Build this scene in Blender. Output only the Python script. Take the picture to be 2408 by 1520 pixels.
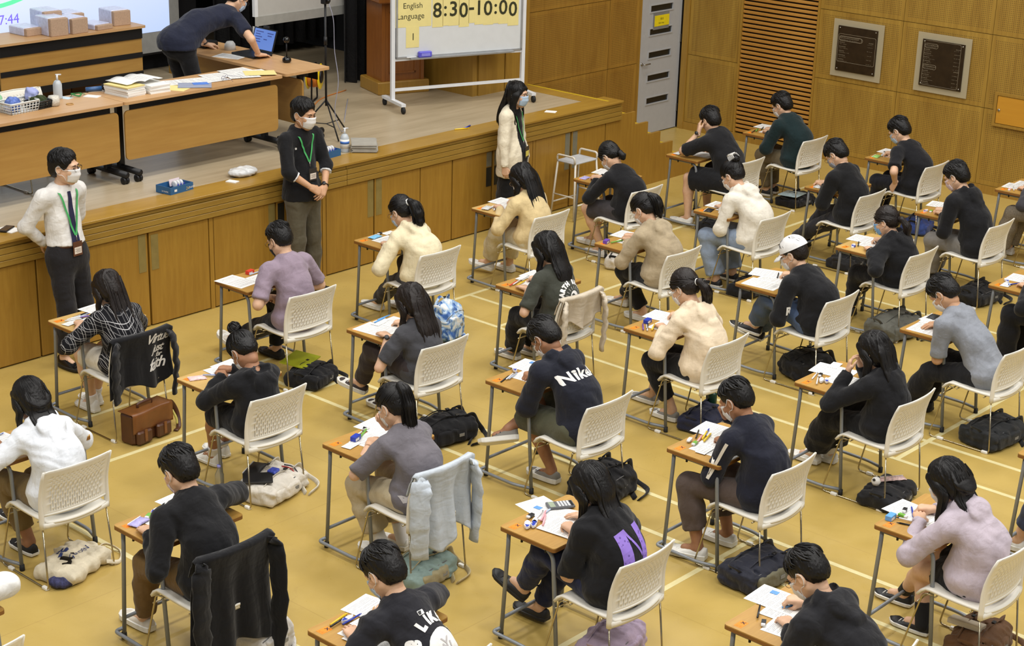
import bpy, bmesh, math, random
import numpy as np
from mathutils import Vector, Matrix
from mathutils.bvhtree import BVHTree

for o in list(bpy.data.objects):
    bpy.data.objects.remove(o, do_unlink=True)
SC = bpy.context.scene
COL = SC.collection
PI = math.pi

# ------------------------------------------------------------------ camera
def setup_camera():
    yaw, pitch, roll, f = .846637, .3413236, .0283108, 4080.08
    cy, sy, cp, sp = math.cos(yaw), math.sin(yaw), math.cos(pitch), math.sin(pitch)
    fwd = Vector((sy*cp, cy*cp, -sp)); right = Vector((cy, -sy, 0)); up = right.cross(fwd)
    r2 = right*math.cos(roll)+up*math.sin(roll); u2 = -right*math.sin(roll)+up*math.cos(roll)
    cd = bpy.data.cameras.new('camera'); cam = bpy.data.objects.new('camera', cd); COL.objects.link(cam)
    cd.sensor_width = 36; cd.lens = f*36/2408; cd.clip_end = 200
    m = Matrix((r2, u2, -fwd)).transposed().to_4x4(); m.translation = (0, -11.60148, 5.1)
    cam.matrix_world = m
    SC.camera = cam
setup_camera()

# ------------------------------------------------------------------ world, hall lamps, exposure
w = bpy.data.worlds.new('hall_air'); SC.world = w; w.use_nodes = True
w.node_tree.nodes['Background'].inputs[0].default_value = (1.0, .985, .95, 1)
w.node_tree.nodes['Background'].inputs[1].default_value = .42
def hall_lamp(x, y, z, sx, sy, power, col):
    ld = bpy.data.lights.new('hall_lamp', 'AREA'); ld.shape = 'RECTANGLE'; ld.size = sx; ld.size_y = sy
    ld.energy = power; ld.color = col
    lo = bpy.data.objects.new('hall_lamp', ld); COL.objects.link(lo); lo.location = (x, y, z)
for lx in (1.5, 6.0, 10.5, 15.0):
    for ly in (-13.0, -9.0, -5.0, -1.2):
        hall_lamp(lx, ly, 8.6, 1.3, 1.3, 175, (1.0, .975, .94))
hall_lamp(10.2, 2.6, 5.6, 2.5, .4, 45, (1.0, .95, .88))
vs = SC.view_settings
vs.view_transform = 'Standard'; vs.look = 'None'; vs.gamma = 1; vs.use_curve_mapping = False
vs.exposure = -0.2
# ------------------------------------------------------------------ helpers: objects
def link(o, parent=None):
    COL.objects.link(o)
    if parent is not None:
        o.parent = parent
    return o
def tag(o, label, cat, group=None):
    o['label'] = label; o['category'] = cat
    if group: o['group'] = group
    return o
def thing(name, label, cat, loc=(0, 0, 0), rz=0, group=None):
    o = bpy.data.objects.new(name, None); o.empty_display_size = .1; COL.objects.link(o)
    o.location = loc; o.rotation_euler = (0, 0, rz)
    return tag(o, label, cat, group)
def struct(o):
    o['kind'] = 'structure'; return o
def mobj(name, me, mat, parent=None, loc=None, rot=None):
    o = bpy.data.objects.new(name, me)
    if mat is not None and len(me.materials) == 0: me.materials.append(mat)
    link(o, parent)
    if loc is not None: o.location = loc
    if rot is not None: o.rotation_euler = rot
    return o
def copy_tree(o, parent=None):
    c = o.copy(); COL.objects.link(c); c.parent = parent
    for ch in o.children:
        copy_tree(ch, c)
    return c
def np_mesh(name, V, F, smooth=True):
    """V (n,3), F (m,4) or list of faces"""
    me = bpy.data.meshes.new(name)
    V = np.asarray(V, np.float32)
    if isinstance(F, np.ndarray):
        k = F.shape[1]; m = len(F)
        me.vertices.add(len(V)); me.vertices.foreach_set('co', V.ravel())
        me.loops.add(m*k); me.loops.foreach_set('vertex_index', F.astype(np.int32).ravel())
        me.polygons.add(m)
        me.polygons.foreach_set('loop_start', np.arange(0, m*k, k, dtype=np.int32))
        me.polygons.foreach_set('loop_total', np.full(m, k, np.int32))
        if smooth: me.polygons.foreach_set('use_smooth', np.ones(m, bool))
        me.update(calc_edges=True)
    else:
        me.from_pydata([tuple(v) for v in V], [], F); me.update()
        if smooth:
            me.polygons.foreach_set('use_smooth', np.ones(len(me.polygons), bool))
    return me
class MB:
    """collects simple shapes into one mesh"""
    def __init__(s): s.V = []; s.F = []; s.S = []
    def add(s, V, F, smooth=False, M=None):
        b = len(s.V)
        for v in V:
            s.V.append(tuple(M @ Vector(v)) if M is not None else tuple(v))
        for f in F:
            s.F.append(tuple(b+i for i in f)); s.S.append(smooth)
        return s
    def box(s, lo, hi, M=None, bev=0.0):
        x0, y0, z0 = lo; x1, y1, z1 = hi
        if bev <= 0:
            V = [(x0,y0,z0),(x1,y0,z0),(x1,y1,z0),(x0,y1,z0),(x0,y0,z1),(x1,y0,z1),(x1,y1,z1),(x0,y1,z1)]
            F = [(3,2,1,0),(4,5,6,7),(0,1,5,4),(1,2,6,5),(2,3,7,6),(3,0,4,7)]
            return s.add(V, F, False, M)
        # chamfered on vertical edges and top / bottom rims
        b = bev
        ring = [(x0+b,y0),(x1-b,y0),(x1,y0+b),(x1,y1-b),(x1-b,y1),(x0+b,y1),(x0,y1-b),(x0,y0+b)]
        cx, cy = (x0+x1)/2, (y0+y1)/2
        def inset(p): return (p[0]+(b if p[0] < cx else -b)*.7, p[1]+(b if p[1] < cy else -b)*.7)
        V = []
        for z, ins in ((z0, 1), (z0+b, 0), (z1-b, 0), (z1, 1)):
            for p in ring:
                q = inset(p) if ins else p
                V.append((q[0], q[1], z))
        F = [tuple(range(7, -1, -1)), tuple(range(24, 32))]
        for r in range(3):
            for i in range(8):
                j = (i+1) % 8
                F.append((r*8+i, r*8+j, r*8+8+j, r*8+8+i))
        return s.add(V, F, False, M)
    def tube(s, pts, r, n=8, cap=True, M=None, closed=False, flat=None):
        pts = [Vector(p) for p in pts]
        rs = r if isinstance(r, (list, tuple)) else [r]*len(pts)
        V = []; F = []
        up = None
        m = len(pts)
        for i, p in enumerate(pts):
            if closed: d = (pts[(i+1) % m]-pts[i-1])
            else: d = (pts[min(i+1, m-1)]-pts[max(i-1, 0)])
            if d.length < 1e-9: d = Vector((0, 0, 1))
            d.normalize()
            if up is None:
                up = d.orthogonal().normalized()
            up = (up-d*up.dot(d))
            if up.length < 1e-6: up = d.orthogonal()
            up.normalize(); sd = d.cross(up)
            for k in range(n):
                a = 2*PI*k/n
                ca, sa = math.cos(a), math.sin(a)
                if flat: ca *= flat
                V.append(p+(up*ca+sd*sa)*rs[i])
        for i in range(m if closed else m-1):
            for k in range(n):
                k2 = (k+1) % n; a = i*n; b = ((i+1) % m)*n
                F.append((a+k, a+k2, b+k2, b+k))
        if cap and not closed:
            F.append(tuple(range(n-1, -1, -1))); F.append(tuple(range((m-1)*n, m*n)))
        return s.add(V, F, True, M)
    def lathe(s, prof, n=16, M=None, smooth=True):
        """prof list of (r,z)"""
        V = []; F = []
        for r, z in prof:
            for k in range(n):
                a = 2*PI*k/n; V.append((r*math.cos(a), r*math.sin(a), z))
        for i in range(len(prof)-1):
            for k in range(n):
                k2 = (k+1) % n
                F.append((i*n+k, i*n+k2, (i+1)*n+k2, (i+1)*n+k))
        if prof[0][0] > 1e-6: F.append(tuple(range(n-1, -1, -1)))
        if prof[-1][0] > 1e-6: F.append(tuple(range((len(prof)-1)*n, len(prof)*n)))
        return s.add(V, F, smooth, M)
    def prism(s, poly, z0, z1, M=None):
        """poly list of (x,y) CCW, extruded in z"""
        n = len(poly)
        V = [(x, y, z0) for x, y in poly]+[(x, y, z1) for x, y in poly]
        F = [tuple(range(n-1, -1, -1)), tuple(range(n, 2*n))]
        for i in range(n):
            j = (i+1) % n; F.append((i, j, n+j, n+i))
        return s.add(V, F, False, M)
    def grid(s, fn, nu, nv, M=None, thick=0.0):
        """fn(u,v)->point; u,v in 0..1; thick>0 gives a closed sheet offset along the normal"""
        P = [[Vector(fn(i/nu, j/nv)) for j in range(nv+1)] for i in range(nu+1)]
        V = [p for row in P for p in row]
        idx = lambda i, j: i*(nv+1)+j
        F = [(idx(i, j), idx(i+1, j), idx(i+1, j+1), idx(i, j+1)) for i in range(nu) for j in range(nv)]
        if thick:
            N = []
            for i in range(nu+1):
                for j in range(nv+1):
                    du = P[min(i+1, nu)][j]-P[max(i-1, 0)][j]; dv = P[i][min(j+1, nv)]-P[i][max(j-1, 0)]
                    n = du.cross(dv)
                    N.append(n.normalized() if n.length > 1e-12 else Vector((0, 0, 1)))
            b = len(V)
            V = V+[V[i]-N[i]*thick for i in range(b)]
            F2 = [tuple(b+i for i in reversed(f)) for f in F]
            rim = []
            for i in range(nu):
                rim.append((idx(i+1, 0), idx(i, 0), b+idx(i, 0), b+idx(i+1, 0)))
                rim.append((idx(i, nv), idx(i+1, nv), b+idx(i+1, nv), b+idx(i, nv)))
            for j in range(nv):
                rim.append((idx(0, j), idx(0, j+1), b+idx(0, j+1), b+idx(0, j)))
                rim.append((idx(nu, j+1), idx(nu, j), b+idx(nu, j), b+idx(nu, j+1)))
            F = F+F2+rim
        return s.add(V, F, True, M)
    def mesh(s, name):
        me = bpy.data.meshes.new(name); me.from_pydata(s.V, [], s.F)
        me.polygons.foreach_set('use_smooth', s.S); me.update()
        return me
    def build(s, name, mat, parent=None, loc=None, rot=None):
        return mobj(name, s.mesh(name), mat, parent, loc, rot)
def Rz(a): return Matrix.Rotation(a, 4, 'Z')
def Tr(x, y, z): return Matrix.Translation((x, y, z))
def bend(pts, r, n=5):
    """polyline with rounded corners of radius r"""
    pts = [Vector(p) for p in pts]; out = [pts[0]]
    for i in range(1, len(pts)-1):
        a, b, c = pts[i-1], pts[i], pts[i+1]
        d1 = (a-b); d2 = (c-b); q = min(r, d1.length*.49, d2.length*.49)
        d1.normalize(); d2.normalize()
        p0 = b+d1*q; p2 = b+d2*q
        for k in range(n+1):
            t = k/n
            out.append(p0*(1-t)**2+b*2*t*(1-t)+p2*t*t)
    out.append(pts[-1]); return out
def catmull(pts, n=4):
    P = [Vector(p) for p in pts]
    P = [P[0]*2-P[1]]+P+[P[-1]*2-P[-2]]
    out = []
    for i in range(1, len(P)-2):
        for k in range(n):
            t = k/n
            out.append(.5*((2*P[i])+(P[i+1]-P[i-1])*t+(2*P[i-1]-5*P[i]+4*P[i+1]-P[i+2])*t*t+(3*P[i]-P[i-1]-3*P[i+1]+P[i+2])*t**3))
    out.append(P[-2]); return out
def rrect(x0, y0, x1, y1, r, n=4):
    out = []
    for cx, cy, a0 in ((x1-r, y0+r, -PI/2), (x1-r, y1-r, 0), (x0+r, y1-r, PI/2), (x0+r, y0+r, PI)):
        for k in range(n+1):
            a = a0+k/n*PI/2; out.append((cx+r*math.cos(a), cy+r*math.sin(a)))
    return out

# ------------------------------------------------------------------ helpers: materials
def srgb(r, g, b):
    f = lambda c: (c/255/12.92) if c/255 <= .04045 else ((c/255+.055)/1.055)**2.4
    return (f(r), f(g), f(b))
MATS = {}
class NT:
    def __init__(s, m):
        s.t = m.node_tree; s.n = s.t.nodes; s.l = s.t.links; s.b = s.n['Principled BSDF']
    def node(s, typ, **kw):
        n = s.n.new(typ)
        for k, v in kw.items():
            if k.startswith('i_'):
                key = k[2:]
                key = int(key) if key.isdigit() else key.replace('_', ' ')
                n.inputs[key].default_value = v
            else: setattr(n, k, v)
        return n
    def link(s, a, b): s.l.new(a, b)
    def coord(s, scale=(1, 1, 1), rot=(0, 0, 0), kind='Object'):
        c = s.node('ShaderNodeTexCoord'); m = s.node('ShaderNodeMapping')
        m.inputs['Scale'].default_value = scale; m.inputs['Rotation'].default_value = rot
        s.link(c.outputs[kind], m.inputs[0]); return m.outputs[0]
    def noise(s, vec, scale=5, detail=3, rough=.55, dist=0):
        n = s.node('ShaderNodeTexNoise'); n.inputs['Scale'].default_value = scale
        n.inputs['Detail'].default_value = detail; n.inputs['Roughness'].default_value = rough
        n.inputs['Distortion'].default_value = dist
        s.link(vec, n.inputs['Vector']); return n.outputs['Fac']
    def ramp(s, fac, stops):
        r = s.node('ShaderNodeValToRGB'); e = r.color_ramp.elements
        while len(e) < len(stops): e.new(.5)
        for el, (p, c) in zip(e, stops):
            el.position = p; el.color = (*c, 1)
        s.link(fac, r.inputs[0]); return r.outputs[0]
    def mix(s, fac, a, b, mode='MIX'):
        m = s.node('ShaderNodeMix', data_type='RGBA', blend_type=mode)
        for sock, v in ((m.inputs[0], fac), (m.inputs[6], a), (m.inputs[7], b)):
            if hasattr(v, 'is_linked'): s.link(v, sock)
            elif isinstance(v, (int, float)): sock.default_value = v
            else: sock.default_value = (*v, 1)
        return m.outputs[2]
    def math(s, op, a, b=0, c=None):
        m = s.node('ShaderNodeMath', operation=op)
        for sock, v in zip(m.inputs, (a, b, c)):
            if v is None: continue
            if hasattr(v, 'is_linked'): s.link(v, sock)
            else: sock.default_value = v
        return m.outputs[0]
    def sep(s, vec):
        n = s.node('ShaderNodeSeparateXYZ'); s.link(vec, n.inputs[0]); return n.outputs
    def bump(s, h, strength=.3, dist=.01):
        n = s.node('ShaderNodeBump'); n.inputs['Strength'].default_value = strength; n.inputs['Distance'].default_value = dist
        s.link(h, n.inputs['Height']); s.link(n.outputs[0], s.b.inputs['Normal'])
    def col(s, c): s.link(c, s.b.inputs['Base Color'])
def base(name, col, rough=.5, metal=0., spec=.5):
    m = bpy.data.materials.new(name); m.use_nodes = True
    t = NT(m); t.b.inputs['Base Color'].default_value = (*col, 1)
    t.b.inputs['Roughness'].default_value = rough; t.b.inputs['Metallic'].default_value = metal
    t.b.inputs['Specular IOR Level'].default_value = spec
    return m, t
def plain(name, rgb, rough=.5, metal=0., var=.08, scale=12, spec=.5):
    """procedural paint / plastic / metal: base colour with faint blotches and relief"""
    if name in MATS: return MATS[name]
    c = srgb(*rgb); m, t = base(name, c, rough, metal, spec)
    n = t.noise(t.coord(), scale, 3)
    t.col(t.ramp(n, [(.3, tuple(x*(1-var) for x in c)), (.7, tuple(min(1, x*(1+var)) for x in c))]))
    MATS[name] = m; return m
def fabric(rgb, name=None, rough=.9, fold=.5, weave=True):
    name = name or 'cloth_%02x%02x%02x' % tuple(rgb)
    if name in MATS: return MATS[name]
    c = srgb(*rgb); m, t = base(name, c, rough, 0, .25)
    n = t.noise(t.coord((1, 1, .35), (.5, .35, 0)), 16, 2, .5, .5)
    nb_ = t.noise(t.coord((.35, 1, 1), (-.3, .4, .2)), 18, 2, .5, .4)
    n2 = t.noise(t.coord(), 260, 2)
    t.col(t.mix(.18, t.ramp(n, [(.3, tuple(x*.9 for x in c)), (.7, tuple(min(1, x*1.07) for x in c))]),
                t.ramp(n2, [(.3, tuple(x*.6 for x in c)), (.7, tuple(min(1, x*1.25+.004) for x in c))])))
    h = t.math('MULTIPLY_ADD', n2, .03, t.math('ADD', n, t.math('MULTIPLY', nb_, .8)))
    t.bump(h, fold, .02)
    t.b.inputs['Sheen Weight'].default_value = .12
    MATS[name] = m; return m
def wood(name, ca, cb, scale=1., rough=.42, axis='x', rings=1.0):
    if name in MATS: return MATS[name]
    a, b = srgb(*ca), srgb(*cb); m, t = base(name, a, rough)
    sc = {'x': (1.2, 14, 14), 'y': (14, 1.2, 14), 'z': (14, 14, 1.2)}[axis]
    v = t.coord(tuple(s*scale for s in sc))
    n = t.noise(v, 2.2, 6, .6, .5*rings)
    big = t.noise(t.coord((1, 1, 1)), 1.3, 2)
    f = t.math('MULTIPLY_ADD', big, .5, t.math('MULTIPLY', n, .75))
    t.col(t.ramp(f, [(.38, b), (.82, a)]))
    t.bump(n, .06, .004)
    MATS[name] = m; return m
def emis(name, rgb, strength):
    m, t = base(name, srgb(*rgb), .5)
    t.b.inputs['Emission Color'].default_value = (*srgb(*rgb), 1); t.b.inputs['Emission Strength'].default_value = strength
    return m

# ------------------------------------------------------------------ helpers: signed distance modelling
_LAT = {}
def lattice(P, seed):
    """smooth value noise in 0..1"""
    if seed % 37 not in _LAT: _LAT[seed % 37] = np.random.RandomState(seed % 37+11).rand(32, 32, 32).astype(np.float32)
    T = _LAT[seed % 37]; F = np.floor(P); f = P-F; f = f*f*(3-2*f); I = F.astype(np.int32) & 31; J = (I+1) & 31
    x, y, z = f[:, 0], f[:, 1], f[:, 2]
    c = lambda a, b_, d: T[a[:, 0], b_[:, 1], d[:, 2]]
    x0 = c(I, I, I)*(1-x)+c(J, I, I)*x; x1 = c(I, J, I)*(1-x)+c(J, J, I)*x; x2 = c(I, I, J)*(1-x)+c(J, I, J)*x; x3 = c(I, J, J)*(1-x)+c(J, J, J)*x
    return (x0*(1-y)+x1*y)*(1-z)+(x2*(1-y)+x3*y)*z
class SDF:
    def __init__(s, lo, hi, h):
        s.h = h; s.lo = np.asarray(lo, float); n = np.ceil((np.asarray(hi, float)-s.lo)/h).astype(int)+1
        s.n = n; s.D = np.full(n, 1.0, np.float32)
        s.ax = [(s.lo[i]+h*np.arange(n[i])).astype(np.float32) for i in range(3)]
    def region(s, lo, hi):
        a = np.clip(np.floor((np.asarray(lo)-s.lo)/s.h).astype(int), 0, s.n); b = np.clip(np.ceil((np.asarray(hi)-s.lo)/s.h).astype(int)+1, 0, s.n)
        sl = tuple(slice(a[i], b[i]) for i in range(3))
        P = (s.ax[0][sl[0]][:, None, None], s.ax[1][sl[1]][None, :, None], s.ax[2][sl[2]][None, None, :])
        return sl, P
    def put(s, sl, d, k, mode='u'):
        a = s.D[sl]
        if mode == 'u':
            if k > 0:
                hh = np.maximum(k-np.abs(a-d), 0)/k
                s.D[sl] = np.minimum(a, d)-hh*hh*k*.25
            else: s.D[sl] = np.minimum(a, d)
        elif mode == 'sub': 
            if k > 0:
                b = -d; hh = np.maximum(k-np.abs(a-b), 0)/k
                s.D[sl] = np.maximum(a, b)+hh*hh*k*.25
            else: s.D[sl] = np.maximum(a, -d)
    def cone(s, p0, p1, r0, r1, k=.03, flat=None, cuts=(), mode='u'):
        """round cone p0-p1; flat=(dir,scale) squashes along dir; cuts = [(point, outward normal)]"""
        p0 = np.asarray(p0, float); p1 = np.asarray(p1, float)
        R = max(r0, r1); pad = R+k+2.5*s.h
        sl, (X, Y, Z) = s.region(np.minimum(p0, p1)-pad, np.maximum(p0, p1)+pad)
        if any(q.start >= q.stop for q in sl): return
        ax = p1-p0; L2 = max(float(ax@ax), 1e-9)
        dx, dy, dz = X-p0[0], Y-p0[1], Z-p0[2]
        t = np.clip((dx*ax[0]+dy*ax[1]+dz*ax[2])/L2, 0, 1)
        ox, oy, oz = dx-t*ax[0], dy-t*ax[1], dz-t*ax[2]
        if flat is not None:
            f, sc = np.asarray(flat[0], float), flat[1]; f = f/np.linalg.norm(f)
            q = (ox*f[0]+oy*f[1]+oz*f[2])*(1/sc-1)
            ox, oy, oz = ox+q*f[0], oy+q*f[1], oz+q*f[2]
        d = np.sqrt(ox*ox+oy*oy+oz*oz)-(r0+(r1-r0)*t)
        if flat is not None: d = d*(.5+.5*min(1, flat[1]))
        for o, nrm in cuts:
            nrm = np.asarray(nrm, float); nrm = nrm/np.linalg.norm(nrm)
            d = np.maximum(d, (X-o[0])*nrm[0]+(Y-o[1])*nrm[1]+(Z-o[2])*nrm[2])
        s.put(sl, d.astype(np.float32), k, mode)
    def ell(s, c, r, k=.02, R=None, mode='u', cuts=()):
        """ellipsoid centre c, radii r, R 3x3 columns = local axes"""
        c = np.asarray(c, float); r = np.asarray(r, float)
        pad = r.max()+k+2.5*s.h if mode == 'u' else r.max()+k+s.h
        if R is None:
            e = r+k+2.5*s.h
            sl, (X, Y, Z) = s.region(c-e, c+e)
        else: sl, (X, Y, Z) = s.region(c-pad, c+pad)
        if any(q.start >= q.stop for q in sl): return
        x, y, z = X-c[0], Y-c[1], Z-c[2]
        if R is not None:
            R = np.asarray(R, float)
            x, y, z = (x*R[0, 0]+y*R[1, 0]+z*R[2, 0], x*R[0, 1]+y*R[1, 1]+z*R[2, 1], x*R[0, 2]+y*R[1, 2]+z*R[2, 2])
        k0 = np.sqrt((x/r[0])**2+(y/r[1])**2+(z/r[2])**2)
        k1 = np.sqrt((x/r[0]**2)**2+(y/r[1]**2)**2+(z/r[2]**2)**2)+1e-9
        d = k0*(k0-1)/k1
        for o, nrm in cuts:
            nrm = np.asarray(nrm, float); nrm = nrm/np.linalg.norm(nrm)
            d = np.maximum(d, (X-o[0])*nrm[0]+(Y-o[1])*nrm[1]+(Z-o[2])*nrm[2])
        s.put(sl, d.astype(np.float32), k, mode)
    def box(s, c, hs, rad=.02, k=.02, R=None, mode='u'):
        c = np.asarray(c, float); hs = np.asarray(hs, float); pad = np.linalg.norm(hs)+k+2.5*s.h
        sl, (X, Y, Z) = s.region(c-pad, c+pad)
        x, y, z = X-c[0], Y-c[1], Z-c[2]
        if R is not None:
            R = np.asarray(R, float)
            x, y, z = (x*R[0, 0]+y*R[1, 0]+z*R[2, 0], x*R[0, 1]+y*R[1, 1]+z*R[2, 1], x*R[0, 2]+y*R[1, 2]+z*R[2, 2])
        qx, qy, qz = np.abs(x)-hs[0]+rad, np.abs(y)-hs[1]+rad, np.abs(z)-hs[2]+rad
        d = np.sqrt(np.maximum(qx, 0)**2+np.maximum(qy, 0)**2+np.maximum(qz, 0)**2)+np.minimum(np.maximum(qx, np.maximum(qy, qz)), 0)-rad
        s.put(sl, d.astype(np.float32), k, mode)
    def cut(s, o, nrm):
        nrm = np.asarray(nrm, float); nrm = nrm/np.linalg.norm(nrm)
        X, Y, Z = s.ax[0][:, None, None], s.ax[1][None, :, None], s.ax[2][None, None, :]
        s.D = np.maximum(s.D, ((X-o[0])*nrm[0]+(Y-o[1])*nrm[1]+(Z-o[2])*nrm[2]).astype(np.float32))
    def wrinkle(s, amp, seed=0, freq=1.0):
        """soft random folds: warped, ridged lattice noise on a narrow band round the surface"""
        if amp <= 0: return
        m = np.abs(s.D) < .03+2*s.h
        i, j, k = np.nonzero(m)
        P = np.stack([s.ax[0][i], s.ax[1][j], s.ax[2][k]], 1).astype(np.float32)
        W = np.stack([lattice(P*6*freq, seed+q) for q in (1, 2, 3)], 1)-.5
        Q = P*freq+W*.10
        a1, a2 = .5+.4*math.sin(seed), -.6+.3*math.cos(seed*1.7)
        def streak(ang, fa, fb, sd):
            c, s_ = math.cos(ang), math.sin(ang)
            return lattice(np.stack([(Q[:, 0]*c+Q[:, 2]*s_)*fa, Q[:, 1]*fa*.7, (-Q[:, 0]*s_+Q[:, 2]*c)*fb], 1), sd)
        r = (streak(a1, 24, 5, seed+5)-.5)*1.25+(streak(a2, 5, 26, seed+6)-.5)*1.15+(streak(.1, 13, 9, seed+7)-.5)*.9
        s.D[m] -= (amp*1.5*r).astype(np.float32)
    def mesh(s, it=3):
        V, F = surface_net(s.D, s.lo, s.h)
        if len(V) == 0: return V, F
        V = smooth_net(V, F, it)
        for _ in range(2): V = s.project(V)
        return smooth_net(V, F, 1), F
    def sample(s, P):
        q = np.clip((P-s.lo)/s.h, 0, np.array(s.n)-1.001); i = q.astype(int); f = q-i; D = s.D
        x, y, z = f[:, 0], f[:, 1], f[:, 2]; a, b, c = i[:, 0], i[:, 1], i[:, 2]
        c00 = D[a, b, c]*(1-x)+D[a+1, b, c]*x; c10 = D[a, b+1, c]*(1-x)+D[a+1, b+1, c]*x
        c01 = D[a, b, c+1]*(1-x)+D[a+1, b, c+1]*x; c11 = D[a, b+1, c+1]*(1-x)+D[a+1, b+1, c+1]*x
        return (c00*(1-y)+c10*y)*(1-z)+(c01*(1-y)+c11*y)*z
    def project(s, V):
        e = s.h*.7; d = s.sample(V)
        G = np.stack([s.sample(V+np.eye(3)[k]*e)-s.sample(V-np.eye(3)[k]*e) for k in range(3)], 1)/(2*e)
        st = d[:, None]*G/np.maximum((G*G).sum(1), .15)[:, None]
        n = np.linalg.norm(st, axis=1); st *= np.minimum(1, s.h*.6/np.maximum(n, 1e-9))[:, None]
        return V-st
EDG = [(0,1),(2,3),(4,5),(6,7),(0,2),(1,3),(4,6),(5,7),(0,4),(1,5),(2,6),(3,7)]
COR = np.array([[i & 1, (i >> 1) & 1, (i >> 2) & 1] for i in range(8)])
def surface_net(D, lo, h):
    D = np.pad(D, 1, constant_values=1.0); lo = np.asarray(lo, float)-h
    S = D < 0
    c = S[:-1]; 
    any_ = np.zeros(np.array(S.shape)-1, np.int8)
    for dx, dy, dz in COR:
        any_ += S[dx:S.shape[0]-1+dx, dy:S.shape[1]-1+dy, dz:S.shape[2]-1+dz]
    I = np.argwhere((any_ > 0) & (any_ < 8))
    if len(I) == 0: return np.zeros((0, 3)), np.zeros((0, 4), int)
    vals = np.stack([D[I[:, 0]+q[0], I[:, 1]+q[1], I[:, 2]+q[2]] for q in COR], 1)
    acc = np.zeros((len(I), 3)); cnt = np.zeros(len(I))
    for a, b in EDG:
        va, vb = vals[:, a], vals[:, b]; m = (va < 0) != (vb < 0)
        t = va[m]/(va[m]-vb[m])
        acc[m] += COR[a]+t[:, None]*(COR[b]-COR[a]); cnt[m] += 1
    V = lo+h*(I+acc/cnt[:, None])
    ids = np.full(any_.shape, -1, np.int32); ids[I[:, 0], I[:, 1], I[:, 2]] = np.arange(len(I))
    Fs = []
    for ax in range(3):
        a1, a2 = (ax+1) % 3, (ax+2) % 3
        s0 = [slice(None)]*3; s1 = [slice(None)]*3; s0[ax] = slice(0, -1); s1[ax] = slice(1, None)
        E = S[tuple(s0)] != S[tuple(s1)]
        e = np.argwhere(E)
        e = e[(e[:, a1] > 0) & (e[:, a2] > 0) & (e[:, a1] < S.shape[a1]-1) & (e[:, a2] < S.shape[a2]-1)]
        if len(e) == 0: continue
        ins = S[e[:, 0], e[:, 1], e[:, 2]]
        def cid(d1, d2):
            q = e.copy(); q[:, a1] += d1; q[:, a2] += d2; return ids[q[:, 0], q[:, 1], q[:, 2]]
        f = np.stack([cid(-1, -1), cid(0, -1), cid(0, 0), cid(-1, 0)], 1)
        f[~ins] = f[~ins][:, ::-1]
        Fs.append(f)
    return V, np.concatenate(Fs)
def smooth_net(V, F, it=2):
    """Taubin smoothing of a quad net"""
    n = len(V)
    if n == 0: return V
    a = np.concatenate([F[:, 0], F[:, 1], F[:, 2], F[:, 3]]); b = np.concatenate([F[:, 1], F[:, 2], F[:, 3], F[:, 0]])
    cnt = np.bincount(a, minlength=n)+np.bincount(b, minlength=n)
    for k in range(it*2):
        S = np.stack([np.bincount(a, V[b, i], n)+np.bincount(b, V[a, i], n) for i in range(3)], 1)/np.maximum(cnt, 1)[:, None]
        V = V+(S-V)*(.62 if k % 2 == 0 else -.60)
    return V
def cat_meshes(parts):
    V = []; F = []; b = 0
    for v, f in parts:
        V.append(np.asarray(v)); F.append(np.asarray(f)+b); b += len(v)
    return np.concatenate(V), np.concatenate(F)
def mb_quads(mb):
    """MB -> (V,F) with quads only (tris/ngon caps fan-filled)"""
    F = []
    for f in mb.F:
        if len(f) == 4: F.append(f)
        elif len(f) == 3: F.append((f[0], f[1], f[2], f[2]))
        else:
            for i in range(1, len(f)-2, 2): F.append((f[0], f[i], f[i+1], f[i+2]))
    return np.array([tuple(v) for v in mb.V]).reshape(-1, 3), np.array([f for f in F if f[2] != f[3]]).reshape(-1, 4)
def text_mesh(s, size, align='LEFT', spacing=1.0, bold=0.0, shear=0.0, extr=0.0):
    c = bpy.data.curves.new('lettering', 'FONT'); c.body = s; c.size = size; c.align_x = align
    c.space_character = spacing; c.offset = bold; c.shear = shear; c.extrude = extr; c.resolution_u = 3
    o = bpy.data.objects.new('lettering', c)
    me = bpy.data.meshes.new_from_object(o)
    bpy.data.objects.remove(o); bpy.data.curves.remove(c)
    me.name = 'lettering'; return me
def text_obj(s, size, mat, parent, loc, rot=(0, 0, 0), name='lettering', **kw):
    return mobj(name, text_mesh(s, size, **kw), mat, parent, loc, rot)

# ------------------------------------------------------------------ room materials
def floor_material():
    m, t = base('hall_floor_vinyl', srgb(180, 146, 76), .34, 0, .5)
    v = t.coord()
    n = t.noise(v, 1.1, 4, .6, .4); n2 = t.noise(v, 60, 2); n3 = t.noise(t.coord((3, 3, 3)), 2.3, 5, .7, 1.2)
    c = t.ramp(n, [(.3, srgb(176, 149, 78)), (.7, srgb(188, 162, 92))])
    c = t.mix(t.math('MULTIPLY', n2, .12), c, srgb(160, 132, 64))
    # worn, dull scuffs
    sc = t.ramp(n3, [(.60, (0, 0, 0)), (.72, (1, 1, 1))])
    c = t.mix(t.math('MULTIPLY', sc, .16), c, srgb(140, 108, 48))
    x, y, z = t.sep(v)
    fy = t.math('FRACT', t.math('DIVIDE', y, 1.83)); fx = t.math('FRACT', t.math('DIVIDE', x, 1.52))
    seam = t.math('MAXIMUM', t.math('LESS_THAN', fy, .0022), t.math('LESS_THAN', fx, .0022))
    c = t.mix(t.math('MULTIPLY', seam, .35), c, srgb(120, 90, 40))
    t.col(c)
    r = t.ramp(n3, [(.3, (.26, .26, .26)), (.75, (.46, .46, .46))]); t.link(r, t.b.inputs['Roughness'])
    t.bump(n, .05, .02)
    return m
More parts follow.
